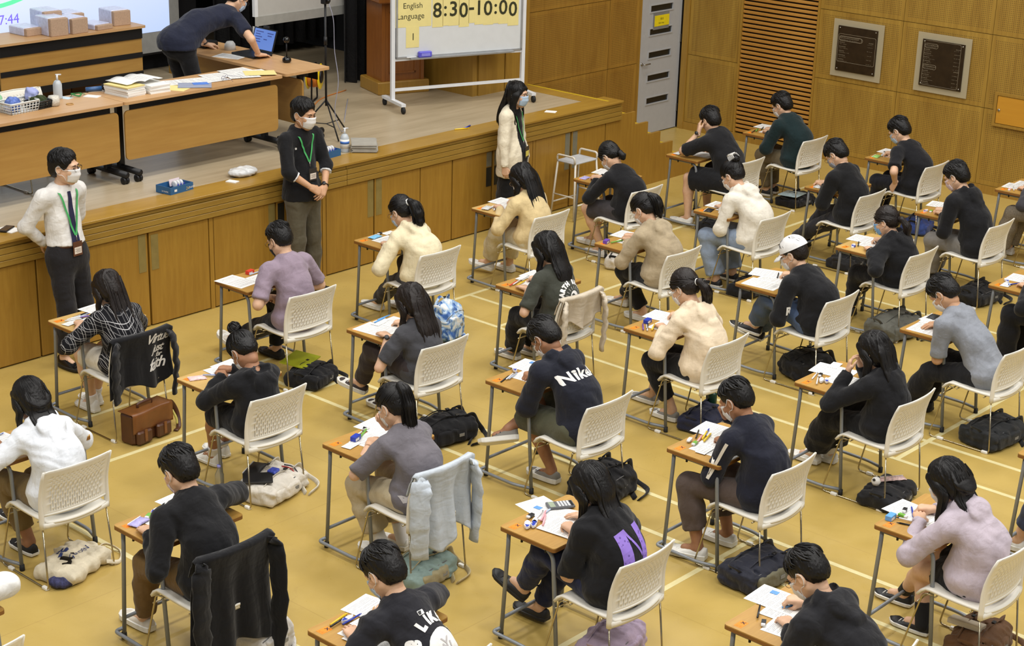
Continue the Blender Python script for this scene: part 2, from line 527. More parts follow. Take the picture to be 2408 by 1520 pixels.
def perf_material(w, h, ca, cb, name):
    """veneer board with a field of drilled holes"""
    m, t = base(name, srgb(*ca), .5)
    v = t.coord(); x, y, z = t.sep(v)
    g = t.noise(t.coord((16, 16, 1.1)), 2.0, 5, .6, .3); big = t.noise(t.coord((4, 4, .7)), 1.6, 2)
    f = t.math('MULTIPLY_ADD', big, .6, t.math('MULTIPLY', g, .6))
    c = t.ramp(f, [(.42, srgb(*cb)), (.8, srgb(*ca))])
    p = .022
    def fr(a): return t.math('SUBTRACT', t.math('FRACT', t.math('ADD', t.math('DIVIDE', a, p), 100.5)), .5)
    fx, fz = fr(x), fr(z)
    d = t.math('SQRT', t.math('ADD', t.math('MULTIPLY', fx, fx), t.math('MULTIPLY', fz, fz)))
    hole = t.math('LESS_THAN', d, .235)
    ins = t.math('MULTIPLY', t.math('LESS_THAN', t.math('ABSOLUTE', x), w/2-.045), t.math('LESS_THAN', t.math('ABSOLUTE', z), h/2-.045))
    hole = t.math('MULTIPLY', hole, ins)
    t.col(t.mix(t.math('MULTIPLY', hole, .72), c, srgb(60, 40, 14)))  # dark dots paint in the shade inside the drilled holes
    t.bump(t.math('SUBTRACT', t.math('MULTIPLY', g, .1), hole), .4, .004)
    return m
M_FLOOR = floor_material()
M_LINE = plain('court_line_paint', (214, 202, 150), .4, var=.06, scale=20)
M_OAK = wood('oak_veneer', (162, 124, 48), (142, 104, 36), 1.0, .38, 'z')
M_OAKX = wood('oak_board', (158, 126, 54), (136, 104, 40), 1.0, .36, 'x')
M_NOSE = wood('oak_nosing', (166, 130, 54), (146, 110, 40), 1.0, .3, 'x')
M_WALLW = wood('oak_trim', (162, 126, 50), (140, 104, 38), 1.0, .45, 'z')
M_DARK = plain('dark_gap', (28, 20, 10), .9)
M_BLACK = plain('black_curtain_backing', (9, 9, 12), .95)
M_STAGE = wood('stage_floor_vinyl', (176, 160, 132), (150, 134, 106), .6, .38, 'x', .6)
M_SLAT = wood('louvre_slat_wood', (190, 140, 66), (156, 106, 38), 1.0, .45, 'y')
M_YEL = plain('yellow_step_strip', (196, 164, 30), .6)
M_DOORG = plain('grey_door_paint', (168, 170, 172), .45, var=.03)
M_GLASSD = plain('dark_wired_glass', (30, 31, 30), .15, var=.2, scale=60)
M_STEEL = plain('brushed_steel', (170, 168, 162), .3, .9)
M_WHITE = plain('white_enamel', (214, 216, 218), .4, var=.03)

# ------------------------------------------------------------------ floor and painted court
fl = struct(MB().box((-3, -15, -.1), (18.1, 1.7, 0)).build('floor', M_FLOOR))
fl['label'] = 'tan vinyl sports hall floor with painted badminton court lines'
def court(x0, x1, flip):
    L = [((x0, -1.30), (x1, -1.30)), ((x0, -2.07), (x1, -2.07)), ((x0, -6.02), (x1, -6.02)),
         ((x0, -1.28), (x0, -14)), ((x1, -1.28), (x1, -14)), ((x0+.46, -1.28), (x0+.46, -14)), ((x1-.46, -1.28), (x1-.46, -14)),
         (((x0+x1)/2, -1.28), ((x0+x1)/2, -6.02))]
    for i, ((ax, ay), (bx, by)) in enumerate(L):
        mb = MB()
        zt = .0012+.0003*(i > 2)
        if ay == by: mb.box((ax-.02, ay-.02, -.001), (bx+.02, ay+.02, zt))
        else: mb.box((ax-.02, by, -.001), (ax+.02, ay, zt))
        mb.build('court_line', M_LINE, fl)
court(2.67, 8.83, 0); court(10.585, 16.72, 1)

# ------------------------------------------------------------------ right wall: perforated panels, louvre, trim
XW = 17.955
wr = struct(MB().box((XW+.03, -10, -.1), (XW+.3, 1.6, 7)).build('wall_right', M_DARK))
wr['label'] = 'hall side wall clad in perforated timber panels'
PERF = {}
def panel(parent, w, h, loc, rz, cols, name='perforated_panel', perf=True):
    key = (round(w, 3), round(h, 3), cols)
    if key not in PERF:
        me = MB().box((-w/2, 0, -h/2), (w/2, .025, h/2), bev=0).mesh('panel')
        ca, cb = cols
        me.materials.append(perf_material(w, h, ca, cb, 'perforated_veneer_%d' % len(PERF)) if perf else M_WALLW)
        PERF[key] = me
    o = mobj(name, PERF[key], None, parent, loc, (0, 0, rz)); return o
CW = ((170, 136, 56), (138, 104, 36))
ZR = [(.1, .972), (.978, 1.80), (1.806, 2.63), (2.636, 3.5)]
for z0, z1 in ZR:
    panel(wr, .775, z1-z0, (XW+.005, 1.022, (z0+z1)/2), -PI/2, CW)
    for i in range(6):
        y = -.495-1.1225*i
        panel(wr, 1.117, z1-z0, (XW+.005, y-.56, (z0+z1)/2), -PI/2, CW)
for y0, y1 in ((.605, .632), (-.495, -.468)):
    MB().box((XW-.012, y0, 0), (XW+.03, y1, 3.5)).build('louvre_post', M_WALLW, wr)
MB().box((XW-.02, 1.415, 0), (XW+.03, 1.50, 3.5)).build('door_post', M_WALLW, wr)
sl = MB().box((-.018, -.536, -.0175), (.012, .536, .0175), bev=.005).mesh('slat')
sl.materials.append(M_SLAT)
for i in range(60):
    mobj('slat', sl, None, wr, (XW+.012, .069, .135+.0553*i))
bs = struct(MB().box((XW-.008, -10, 0), (XW+.03, 1.415, .096)).build('baseboard_right', M_WALLW))
# wall beyond the stairs with the grey door
wf = struct(MB().box((14.6, 1.59, -.1), (XW+.3, 1.85, 7)).build('wall_front', M_DARK))
wf['label'] = 'end wall beside the stage clad in perforated timber panels'
CF = ((160, 122, 48), (136, 98, 34))
for z0, z1 in ((0, .09), (.1, .937), (.943, 1.785), (1.791, 2.63), (2.636, 3.5)):
    for x0, x1 in ((14.62, 16.515), (16.525, 17.095)):
        if z1 < .1: MB().box((x0, 1.565, z0), (x1, 1.59, z1)).build('skirting_board', M_WALLW, wf)
        else: panel(wf, x1-x0, z1-z0, ((x0+x1)/2, 1.565, (z0+z1)/2), 0, CF)
MB().box((17.095, 1.53, 0), (17.112, 1.6, 3.5)).build('door_frame', M_WALLW, wf)
dr = bpy.data.objects.new('door_1', None); link(dr); struct(dr); dr.location = (17.115, 1.535, 0)
dr['label'] = 'light grey door with five narrow glass slots and lever handle'
mb = MB()
SLZ = [.395, .688, .98, 1.272, 1.563, 1.855]
zp = .012
for z in SLZ:
    mb.box((0, 0, zp), (.83, .045, z)); mb.box((0, 0, z), (.175, .045, z+.078)); mb.box((.63, 0, z), (.83, .045, z+.078)); zp = z+.078
mb.box((0, 0, zp), (.83, .045, 2.15))
mb.build('door_leaf', M_DOORG, dr)
for z in SLZ:
    MB().box((.175, .012, z), (.63, .03, z+.078)).build('pane', M_GLASSD, dr)
    f = MB()
    f.box((.16, -.008, z-.014), (.645, .0, z)); f.box((.16, -.008, z+.078), (.645, 0, z+.092))
    f.box((.16, -.008, z), (.175, 0, z+.078)); f.box((.63, -.008, z), (.645, 0, z+.078))
    f.build('pane_frame', M_DOORG, dr)
hb = MB(); hb.tube(bend([(.045, 0, .925), (.045, -.05, .925), (.16, -.05, .925)], .02), .009)
hb.lathe([(.02, 0), (.02, .006)], 14, M=Tr(.045, -.0, .925) @ Matrix.Rotation(PI/2, 4, 'X'))
hb.build('door_handle', M_STEEL, dr)
for z in (.22, 1.12): MB().box((.815, -.012, z), (.838, .0, z+.1)).build('hinge', M_STEEL, dr)
sg = MB().box((.235, -.012, 1.335), (.55, 0, 1.545)).build('door_sign', plain('sign_grey', (120, 120, 118), .5), dr)
MB().box((.252, -.014, 1.375), (.55, -.012, 1.51)).build('sign_plate', plain('sign_yellow', (226, 206, 24), .5), sg)
M_INK = plain('black_ink', (24, 24, 26), .6)
text_obj('後台', .035, M_INK, sg, (.365, -.0148, 1.452), (PI/2, 0, 0))
text_obj('Back Stage', .026, M_INK, sg, (.335, -.0148, 1.405), (PI/2, 0, 0))
# plaques
def plaque(y0, z0, lines, frame, label):
    r = thing('honour_plaque', label, 'plaque', (XW-.012, y0, z0), -PI/2)
    m, t = base('clear_acrylic', srgb(196, 186, 156), .25); t.b.inputs['Alpha'].default_value = .55
    MB().box((0, -.012, 0), (.677, -.002, .677)).build('acrylic_sheet', m, r)
    pl = MB().box((.072, -.026, .072), (.604, -.012, .604)).build('plate', plain('bronze_plate', (52, 40, 26), .35, .3, var=.2), r)
    ink = plain('engraved_lettering', (150, 138, 116), .5)
    for zz, x0, x1 in frame:
        fr = MB(); pts = [(p[0], -.0265, p[1]) for p in rrect(x0, zz[0], x1, zz[1], .02)]
        fr.tube(pts, .0018, 4, closed=True); fr.build('border_line', ink, r)
    plaque_rows(0, lines).build('engraved_lettering', ink, r)['kind'] = 'stuff'
    for x in (.095, .58):
        for z in (.095, .58):
            MB().lathe([(.009, 0), (.009, .004), (.0, .006)], 10, M=Tr(x, -.026, z) @ Matrix.Rotation(PI/2, 4, 'X')).build('screw', M_STEEL, r)
def engraved(mb, z, x, n, sz, dense):
    """one row of worn engraved characters, too small to read"""
    rg = random.Random(int(z*9999)+n)
    for i in range(n):
        w = sz*(.62 if not dense else .5); xx0 = x+i*sz*(1.15 if not dense else .72)
        if dense and rg.random() < .16: continue
        hh = sz*(rg.uniform(.7, .95) if not dense else rg.uniform(.35, .7))
        mb.box((xx0, -.0268, z), (xx0+w*.32, -.0262, z+hh)); mb.box((xx0, -.0268, z+hh*.5), (xx0+w, -.0262, z+hh*.5+sz*.16))
        if not dense: mb.box((xx0+w*.6, -.0268, z), (xx0+w*.8, -.0262, z+hh)); mb.box((xx0, -.0268, z+hh*.9), (xx0+w, -.0262, z+hh))
def plaque_rows(y0, rows):
    mb = MB()
    for z, x, n, sz, dense in rows: engraved(mb, z, x, n, sz, dense)
    return mb
def name_rows(z0, n, step):
    out = []
    for i in range(n):
        z = z0-step*i; out += [(z, .105, 5+(i % 2), .013, False), (z-.017, .11, 13+3*(i % 3), .010, True), (z-.012, .485, 9, .011, True)]
    return out
plaque(-.715, 1.045, [(.458, .108, 14, .016, False), (.441, .11, 32, .010, True), (.44, .5, 4, .014, False), (.424, .48, 12, .009, True)]+name_rows(.405, 5, .05), [((.18, .51), .085, .59), ((.43, .485), .098, .40), ((.433, .481), .098, .412)], 'dark bronze honour plaque with one name list, next to the slatted louvre')
plaque(-1.838, 1.043, [(.535, .112, 9, .016, False), (.519, .112, 20, .010, True), (.53, .5, 4, .014, False), (.515, .48, 10, .009, True), (.294, .112, 10, .014, False), (.279, .112, 20, .009, True), (.275, .5, 4, .014, False)]+name_rows(.485, 5, .043)+name_rows(.242, 4, .042), [((.085, .595), .1, .56), ((.51, .56), .105, .27), ((.27, .32), .105, .27)], 'dark bronze honour plaque with two name lists, next to the hose cabinet')
hc = thing('hose_cabinet', 'flush timber wall cabinet with a round lock on the perforated wall', 'cabinet', (XW, -2.87, .80), -PI/2)
mb = MB(); mb.box((0, -.03, 0), (.9, .0, .03)); mb.box((0, -.03, .35), (.9, 0, .38)); mb.box((0, -.03, .03), (.03, 0, .35)); mb.box((.87, -.03, .03), (.9, 0, .35))
mb.build('frame', M_WALLW, hc)
cd = MB().box((.036, -.024, .036), (.864, -.004, .344)).build('cabinet_door', wood('cabinet_ply', (198, 144, 44), (186, 130, 34), .5, .5, 'x'), hc)
MB().lathe([(.016, 0), (.016, .008), (.008, .01)], 14, M=Tr(.065, -.024, .185) @ Matrix.Rotation(PI/2, 4, 'X')).build('lock', M_STEEL, cd)

# ------------------------------------------------------------------ stage
ZS = 1.055
sg = bpy.data.objects.new('stage', None); link(sg); struct(sg)
sg['label'] = 'raised timber school hall stage with cupboard doors along its front'
MB().box((5, .06, .0), (14.58, .10, .99)).build('front_carcass', M_DARK, sg)
MB().box((5, .25, .95), (14.45, 6.2, ZS)).build('stage_floor', M_STAGE, sg)
MB().box((5, -.035, 1.035), (14.83, .25, ZS+.004), bev=.004).build('edge_board', M_NOSE, sg)
MB().box((14.45, .25, 1.0), (14.655, 1.58, ZS+.003)).build('side_edge_board', M_NOSE, sg)
MB().box((14.655, .06, ZS-.01), (14.69, 1.56, ZS+.006)).build('yellow_edge_strip', M_YEL, sg)
for z0, z1, d in ((.998, 1.033, -.012), (.947, .994, -.026), (.896, .943, -.026), (.845, .892, -.026)):
    for x0, x1 in ((5, 10.71), (10.714, 14.82)):
        MB().box((x0, d, z0), (x1, .06, z1), bev=.003).build('fascia_board', M_OAKX, sg)
DOORS = [(5.4, 6.3), (6.31, 7.345), (7.36, 8.44), (8.46, 9.09), (9.15, 9.84), (9.87, 10.415), (10.47, 11.072), (11.09, 11.70), (11.71, 12.15), (12.165, 12.735), (12.76, 13.365), (13.415, 13.975), (14.0, 14.565)]
for x0, x1 in DOORS:
    MB().box((0, 0, .012), (x1-x0, .04, .836), bev=.003).build('cupboard_door', M_OAK, sg, (x0, 0, 0))
for x0, x1 in ((9.098, 9.142), (10.42, 10.462), (13.37, 13.408)):
    MB().box((x0, 0, .0), (x1, .05, .836)).build('door_post', M_OAK, sg)
M_TAPE = plain('dull_packing_tape', (132, 116, 66), .35, var=.1); M_TAPE2 = plain('grey_tape', (118, 116, 100), .4)
M_TAPE3 = plain('black_tape', (30, 30, 28), .5)
for x, z, h, m in ((8.345, .50, .33, M_TAPE), (8.475, .5, .31, M_TAPE), (9.77, .47, .36, M_TAPE), (10.995, .47, .36, M_TAPE), (11.105, .47, .36, M_TAPE), (12.655, .68, .15, M_TAPE2), (12.655, .47, .2, M_TAPE3), (12.775, .68, .15, M_TAPE2), (12.775, .47, .2, M_TAPE3), (13.89, .43, .4, M_TAPE2), (14.015, .43, .4, M_TAPE2), (9.88, .42, .4, M_TAPE3)):
    MB().box((x, -.0025, z), (x+.075, .001, z+h)).build('tape_strip', m, sg)
# stairs
st = bpy.data.objects.new('stage_stairs', None); link(st); struct(st); st['label'] = 'timber steps from the stage down to the hall floor'
prof = [(14.575, 0), (14.575, .84), (14.83, .84), (14.83, .893)]
xx = [14.83, 15.093, 15.334, 15.576, 15.82, 16.062, 16.305]; zz = [.893, .741, .593, .443, .29, .14]
for i in range(6):
    prof += [(xx[i]+.001, zz[i]), (xx[i+1], zz[i])]
prof += [(xx[6], 0)]
poly = [(p[0], p[1]) for p in prof][::-1]
M = Matrix(((1, 0, 0, 0), (0, 0, -1, .03), (0, 1, 0, 0), (0, 0, 0, 1)))
MB().prism(list(reversed(poly)), 0, .03, M=M).build('stringer', M_OAK, st)
for i in range(6):
    zt = zz[i]-.045
    if zt <= .02: continue
    MB().box((xx[i], .03, 0), (xx[i+1], 1.56, zt-.003)).build('step', M_OAK, st)
    MB().box((xx[i]-.02, .03, zt-.003), (xx[i+1], 1.56, zt)).build('tread', M_NOSE, st)
    MB().box((xx[i+1]-.045, .035, zt), (xx[i+1]+.006, 1.555, zt+.004)).build('yellow_strip', M_YEL, st)
# proscenium pier, side wing, black back of stage
MB().box((14.22, 1.18, ZS), (14.60, 2.6, 5.5)).build('pier_panel', M_WALLW, sg)
MB().box((13.80, 1.19, ZS), (14.215, 2.6, 5.5)).build('pier_panel', M_WALLW, sg)
MB().box((13.72, 1.21, ZS), (13.795, 2.6, 5.5)).build('pier_return', M_WALLW, sg)
struct(MB().box((5, 6.2, 0), (18, 6.4, 7)).build('wall_stage_back', M_BLACK))
struct(MB().box((14.6, 2.6, 0), (14.8, 6.3, 7)).build('wall_stage_right_shade', M_BLACK))  # dark side wall, added to keep ambient light off the stage
struct(MB().box((4.8, 1.2, 0), (5.0, 6.3, 7)).build('wall_stage_left_shade', M_BLACK))  # unseen left wall, put in to darken the stage interior
struct(MB().box((4.8, 1.2, 6.4), (14.8, 6.4, 6.6)).build('ceiling_stage_shade', M_BLACK))  # unseen stage ceiling, added to block the world's ambient light
struct(MB().box((0, 1.6, 5.4), (14.7, 1.9, 7)).build('wall_proscenium', M_WALLW))
M_CURT = fabric((13, 13, 17), 'black_stage_curtain', .95, .5)
def curtain(x0, x1, y, z0, z1, label, fold=.05, n=20):
    r = MB()
    r.grid(lambda u, v: (x0+(x1-x0)*u, y+fold*math.sin(u*n*PI)+.02*math.sin(u*n*2.3+1), z0+(z1-z0)*v), n*5, 3, thick=.008)
    return tag(r.build('stage_curtain', M_CURT), label, 'curtain')
curtain(13.16, 13.62, 2.62, ZS+.01, 5.5, 'narrow black side curtain hanging behind the lectern', .04, 7)
curtain(12.75, 14.6, 4.4, ZS+.12, 5.5, 'wide black curtain hanging at the rear right of the stage', .06, 22)
# ------------------------------------------------------------------ exam desks and chairs
M_DTOP = wood('desk_top_wood', (184, 144, 74), (162, 120, 54), 1.6, .4, 'x')
M_DTOPP = wood('desk_top_pale_wood', (204, 170, 104), (184, 146, 80), 1.6, .42, 'x')
M_DEDGE = plain('desk_edge_band', (128, 84, 34), .5)
M_TUBE = plain('grey_powder_coat', (128, 132, 136), .38, .15, var=.05)
M_RUB = plain('black_rubber', (20, 20, 20), .7)
M_CHW = plain('white_polypropylene', (226, 222, 210), .42, var=.03, scale=6)
M_CHROME = plain('chrome_rod', (176, 166, 142), .18, 1.0, var=.05)
M_CLIP = plain('white_glide_clip', (226, 224, 216), .4)
M_ORANGE = plain('orange_seat_sticker', (244, 132, 20), .5)
DW, DD, DZ = .60, .41, .73
def make_desk_meshes():
    d = {}
    mb = MB(); mb.prism(rrect(-DW/2, -DD/2, DW/2, DD/2, .02), DZ-.006, DZ); d['desk_top'] = (mb.mesh('desk_top'), M_DTOP)
    mb = MB(); mb.prism(rrect(-DW/2-.001, -DD/2-.001, DW/2+.001, DD/2+.001, .02), DZ-.026, DZ-.006); d['edge_band'] = (mb.mesh('edge_band'), M_DEDGE)
    def fleg(s):
        m = MB(); m.tube([(s*.262, .165, DZ-.026), (s*.262, .168, .6), (s*.268, .198, .02)], .0125, 10); return m
    def bleg(s):
        m = MB(); m.tube(bend([(s*.262, .16, DZ-.04), (s*.262, -.165, DZ-.04), (s*.268, -.225, .02)], .075, 7), .0125, 10); return m
    def runner(s):
        m = MB(); m.tube(bend([(s*.268, -.222, .04), (s*.305, -.10, .04), (s*.305, .235, .045), (s*.268, .197, .07)], .05, 5), .0115, 10); return m
    for s in (-1, 1):
        d['front_leg%d' % s] = (fleg(s).mesh('leg'), M_TUBE); d['back_leg%d' % s] = (bleg(s).mesh('leg'), M_TUBE)
        d['runner%d' % s] = (runner(s).mesh('runner'), M_TUBE)
        for q, y in (('a', .199), ('b', -.2265)):
            m = MB(); m.lathe([(.0155, 0), (.0165, .004), (.0155, .04)], 10, M=Tr(s*.268, y, 0))
            d['rubber_foot|%s%d' % (q, s)] = (m.mesh('rubber_foot'), M_RUB)
    m = MB(); m.tube([(-.266, .192, .135), (.266, .192, .135)], .011, 10); d['crossbar'] = (m.mesh('crossbar'), M_TUBE)
    for x in (-.27, .27):
        for y in (.06, -.12):
            m = MB(); m.lathe([(.007, DZ-.06), (.007, DZ-.026)], 8, M=Tr(x, y, 0)); d['bag_hook|%g%g' % (x, y)] = (m.mesh('bag_hook'), M_RUB)
    m = MB(); m.box((-.275, .115, DZ), (-.205, .16, DZ+.0008)); d['seat_sticker'] = (m.mesh('seat_sticker'), M_ORANGE)
    tm = text_mesh('X', .03, bold=.0015); tm.transform(Matrix.Translation((-.232, .126, DZ+.001))); tm.materials.append(M_INK)
    t2 = text_mesh('R\n61', .017); t2.transform(Matrix.Translation((-.268, .14, DZ+.001))); t2.materials.append(plain('sticker_print', (190, 96, 20), .6))
    d['sticker_mark'] = (tm, M_INK); d['sticker_number'] = (t2, None)
    for k, (me, mt) in d.items():
        if mt is not None and not len(me.materials): me.materials.append(mt)
    return d
DESK = make_desk_meshes()
PALE_TOP = DESK['desk_top'][0].copy(); PALE_TOP.materials.clear(); PALE_TOP.materials.append(M_DTOPP)
def desk(cx, cy, rz, label, pale=False, sticker=True):
    r = thing('exam_desk', label, 'desk', (cx, cy, 0), rz, 'exam desks in rows')
    for k, (me, mt) in DESK.items():
        if k.startswith(('seat_sticker', 'sticker')) and not sticker: continue
        nm = k.split('|')[0]; nm = nm.rstrip('-1') if nm[-1] == '1' else nm
        nm = {'front_leg': 'leg', 'back_leg': 'leg'}.get(nm, nm)
        if k == 'desk_top' and pale: me = PALE_TOP
        if k.startswith('sticker'): continue
        o = mobj(nm, me, None, r)
        if k == 'seat_sticker':
            mobj('sticker_mark', DESK['sticker_mark'][0], None, o); mobj('sticker_number', DESK['sticker_number'][0], None, o)
    return r
def chair_back_y(x, z):
    t = (z-.45)/.345
    y = -.186-.006*math.sin(min(1, t)*PI)*0-.064*max(0, t-.35)**1.5/.65**1.5
    return y-.034*(1-(x/.235)**2)
def make_chair_meshes():
    d = {}
    # seat: dished shell with waterfall front
    def seat(u, v):
        x = (u-.5)*.45*(1-.06*v); y = .205-.415*v
        yy = y-.035*(1-(x/.225)**2)*max(0, (v-.6)/.4)
        z = .452-.022*math.sin(min(1, v*1.25)*PI*.5)-.012*(1-(abs(x)/.225)**2)+.004
        z -= .055*max(0, (.14-v)/.14)**2
        return (x, yy, z)
    m = MB(); m.grid(seat, 16, 18, thick=.016); d['seat'] = (m.mesh('seat'), M_CHW)
    # rear rim under the back
    m = MB()
    m.grid(lambda u, v: ((u-.5)*.455, chair_back_y((u-.5)*.455, .45)-.004+.002*v, .405+.032*v), 18, 2, thick=-.02); d['seat_rim'] = (m.mesh('seat_rim'), M_CHW)
    # back with slots
    ncol = 23; pitch = .0158; sw = .0044
    rows_a = [(.528, .044), (.580, .040), (.630, .032), (.674, .018), (.708, .009), (.738, .006)]
    rows_b = [(.513, .014), (.553, .044), (.605, .036), (.653, .024), (.692, .012), (.723, .006)]
    zs = {.478, .492, .50, .755, .775, .795}
    for c, h in rows_a+rows_b: zs.add(round(c-h/2, 4)); zs.add(round(c+h/2, 4))
    zs = sorted(zs)
    xs = [-.232, -.221, -.205]
    for i in range(ncol):
        c = (i-(ncol-1)/2)*pitch; xs += [c-sw/2, c+sw/2]
    xs += [.205, .221, .232]
    bm = bmesh.new(); G = {}
    for i, x in enumerate(xs):
        for j, z in enumerate(zs):
            k = 1.0+.02*(z-.478)/.317
            zz = z
            if z > .78 and abs(x) > .22: zz = z-.006
            G[i, j] = bm.verts.new((x*k, chair_back_y(x, z), zz))
    for i in range(len(xs)-1):
        for j in range(len(zs)-1):
            xm, zm = (xs[i]+xs[i+1])/2, (zs[j]+zs[j+1])/2
            ci = round(xm/pitch+(ncol-1)/2); hole = False
            if 0 <= ci < ncol and abs(xm-(ci-(ncol-1)/2)*pitch) < 1e-5:
                for c, h in (rows_a if ci % 2 == 0 else rows_b):
                    if abs(zm-c) < h/2: hole = True
            if not hole:
                f = bm.faces.new((G[i, j], G[i+1, j], G[i+1, j+1], G[i, j+1])); f.smooth = True
    bmesh.ops.recalc_face_normals(bm, faces=bm.faces)
    bmesh.ops.solidify(bm, geom=list(bm.faces), thickness=.006)
    me = bpy.data.meshes.new('backrest'); bm.to_mesh(me); bm.free(); d['backrest'] = (me, M_CHW)
    m = MB()
    for s in (-1, 1):
        pts = [(s*.232*(1+.02*(z-.478)/.317), chair_back_y(.232, z)-.004, z) for z in (.40, .44, .5, .56, .62, .68, .74, .79)]
        m.tube(pts, [.017, .017, .016, .014, .012, .011, .010, .007], 8, flat=.8)
    m.tube([((u-.5)*.44, chair_back_y((u-.5)*.44, .487)-.003, .487) for u in np.linspace(0, 1, 15)], .0085, 6)
    m.tube([((u-.5)*.466, chair_back_y((u-.5)*.466, .793), .792-.005*abs(u-.5)*2) for u in np.linspace(0, 1, 15)], .0055, 6)
    d['back_frame'] = (m.mesh('back_frame'), M_CHW)
    for s in (-1, 1):
        m = MB(); pts = [(s*.205, .12, .425), (s*.215, .175, .425), (s*.238, .275, .008), (s*.238, -.225, .008), (s*.226, -.185, .42)]
        m.tube(bend(pts, .035, 5), .0056, 8); d['sled_leg%d' % s] = (m.mesh('sled_leg'), M_CHROME)
        for y in (-.215, .15):
            m = MB(); m.box((s*.238-.012, y, 0), (s*.238+.012, y+.05, .02), bev=.004)
            d['glide_clip|%g%d' % (y, s)] = (m.mesh('glide_clip'), M_CLIP)
    for i, (y, z) in enumerate(((.205, .36), (.1, .424), (-.12, .418))):
        m = MB(); m.tube([(-.217, y, z), (.217, y, z)], .005, 6); d['cross_rod|%d' % i] = (m.mesh('cross_rod'), M_CHROME)
    for k, (me, mt) in d.items():
        if not len(me.materials): me.materials.append(mt)
    return d
CHAIR = make_chair_meshes()
def chair(cx, cy, rz, label, z=0, group='white exam chairs'):
    r = thing('exam_chair', label, 'chair', (cx, cy, z), rz, group)
    for k, (me, mt) in CHAIR.items():
        nm = k.split('|')[0]; mobj(nm.rstrip('-1') if nm[-1] == '1' else nm, me, None, r)
    return r
# ------------------------------------------------------------------ people: shared shapes
A3 = lambda *v: np.array(v, float)
def nrm(v): return v/(np.linalg.norm(v)+1e-9)
def rotm(pitch=0, yaw=0, roll=0):
    """pitch: nose down, yaw: turn to the person's left (+), roll: tilt"""
    cp, sp = math.cos(pitch), math.sin(pitch); cy, sy = math.cos(yaw), math.sin(yaw); cr, sr = math.cos(roll), math.sin(roll)
    Rx = np.array([[1, 0, 0], [0, cp, sp], [0, -sp, cp]]); Rzm = np.array([[cy, -sy, 0], [sy, cy, 0], [0, 0, 1]]); Ry = np.array([[cr, 0, sr], [0, 1, 0], [-sr, 0, cr]])
    return Rzm @ Rx @ Ry
def ik(a, b, l1, l2, pole):
    a, b, pole = np.asarray(a, float), np.asarray(b, float), np.asarray(pole, float)
    d = b-a; L = np.linalg.norm(d); L2 = min(L, (l1+l2)*.999)
    if L > L2: b = a+d*(L2/L); d = b-a; L = L2
    if L < abs(l1-l2)+.01: L = abs(l1-l2)+.01
    u = nrm(d); x = (l1*l1-l2*l2+L*L)/(2*L); h = math.sqrt(max(l1*l1-x*x, 0))
    p = pole-u*(pole@u); p = nrm(p) if np.linalg.norm(p) > 1e-5 else nrm(np.cross(u, A3(1, 0, 0)))
    return a+u*x+p*h, b
def head_shape():
    s = SDF((-.12, -.14, -.17), (.12, .15, .16), .0052)
    s.ell((0, -.016, .036), (.077, .096, .087), 0)
    s.ell((0, .032, -.03), (.062, .068, .086), .03)
    for x in (-1, 1):
        s.cone((x*.046, .004, -.05), (x*.012, .068, -.098), .028, .02, .03)
        s.ell((x*.04, .066, -.022), (.024, .022, .026), .02)
    s.cone((0, .088, .014), (0, .108, -.022), .008, .0125, .012)
    for x in (-1, 1): s.ell((x*.012, .1, -.026), (.009, .009, .007), .008)
    s.cone((-.035, .083, .033), (.035, .083, .033), .012, .012, .02)
    for x in (-1, 1): s.ell((x*.031, .098, .014), (.019, .012, .011), .012, mode='sub')
    for x in (-1, 1): s.ell((x*.031, .078, .012), (.014, .014, .012), .006)
    s.cone((-.018, .09, -.055), (.018, .09, -.055), .008, .008, .01)
    s.ell((0, .087, -.062), (.02, .01, .007), .008)
    for x in (-1, 1):
        s.ell((x*.079, -.008, -.006), (.011, .021, .034), .008)
        s.ell((x*.088, -.004, -.004), (.007, .012, .02), .006, mode='sub')
    s.cone((0, -.018, -.04), (0, -.012, -.085), .048, .042, .03)
    return s.mesh(1)
HEAD = head_shape()
def hand_shape(curl, thumb=(-.55, .75, -.35), spread=.0, pinch=False):
    s = SDF((-.09, -.04, -.11), (.09, .21, .06), .0050)
    fx = [-.031, -.0105, .010, .029]; ln = [.070, .078, .072, .056]; rr = [.0086, .0088, .0083, .0074]
    for i in range(4):
        base = A3(fx[i], .088-(.006 if i in (0, 3) else 0)-(.006 if i == 3 else 0), 0)
        s.cone((fx[i]*.55, .0, 0), base, .016, .0125, .018)
        a = curl[i] if isinstance(curl, (list, tuple)) else curl
        p = base; ang = a[0] if isinstance(a, tuple) else a
        angs = a if isinstance(a, tuple) else (a*.7, a*1.0, a*.7)
        tot = 0
        for seg, (fr, an) in enumerate(zip((.45, .32, .23), angs)):
            tot += an
            d = A3(spread*(i-1.5)*.3, math.cos(tot), -math.sin(tot)); d = nrm(d)
            q = p+d*ln[i]*fr*1.05
            s.cone(p, q, rr[i]*(1-.07*seg), rr[i]*(1-.07*(seg+1)), .004)
            p = q
    t0 = A3(-.024, .02, -.006); d = nrm(A3(*thumb)); t1 = t0+d*.042; d2 = nrm(d+A3(.45, .25, -.1)) if not pinch else nrm(d+A3(.75, .45, -.3)); t2 = t1+d2*.03; t3 = t2+nrm(d2+A3(.2, .1, 0))*.022
    s.cone(t0, t1, .0145, .011, .014); s.cone(t1, t2, .0105, .0098, .005); s.cone(t2, t3, .0098, .0078, .004)
    s.cone((0, -.035, 0), (0, .012, 0), .0235, .024, .012, flat=((0, 0, 1), .78))
    return s.mesh()
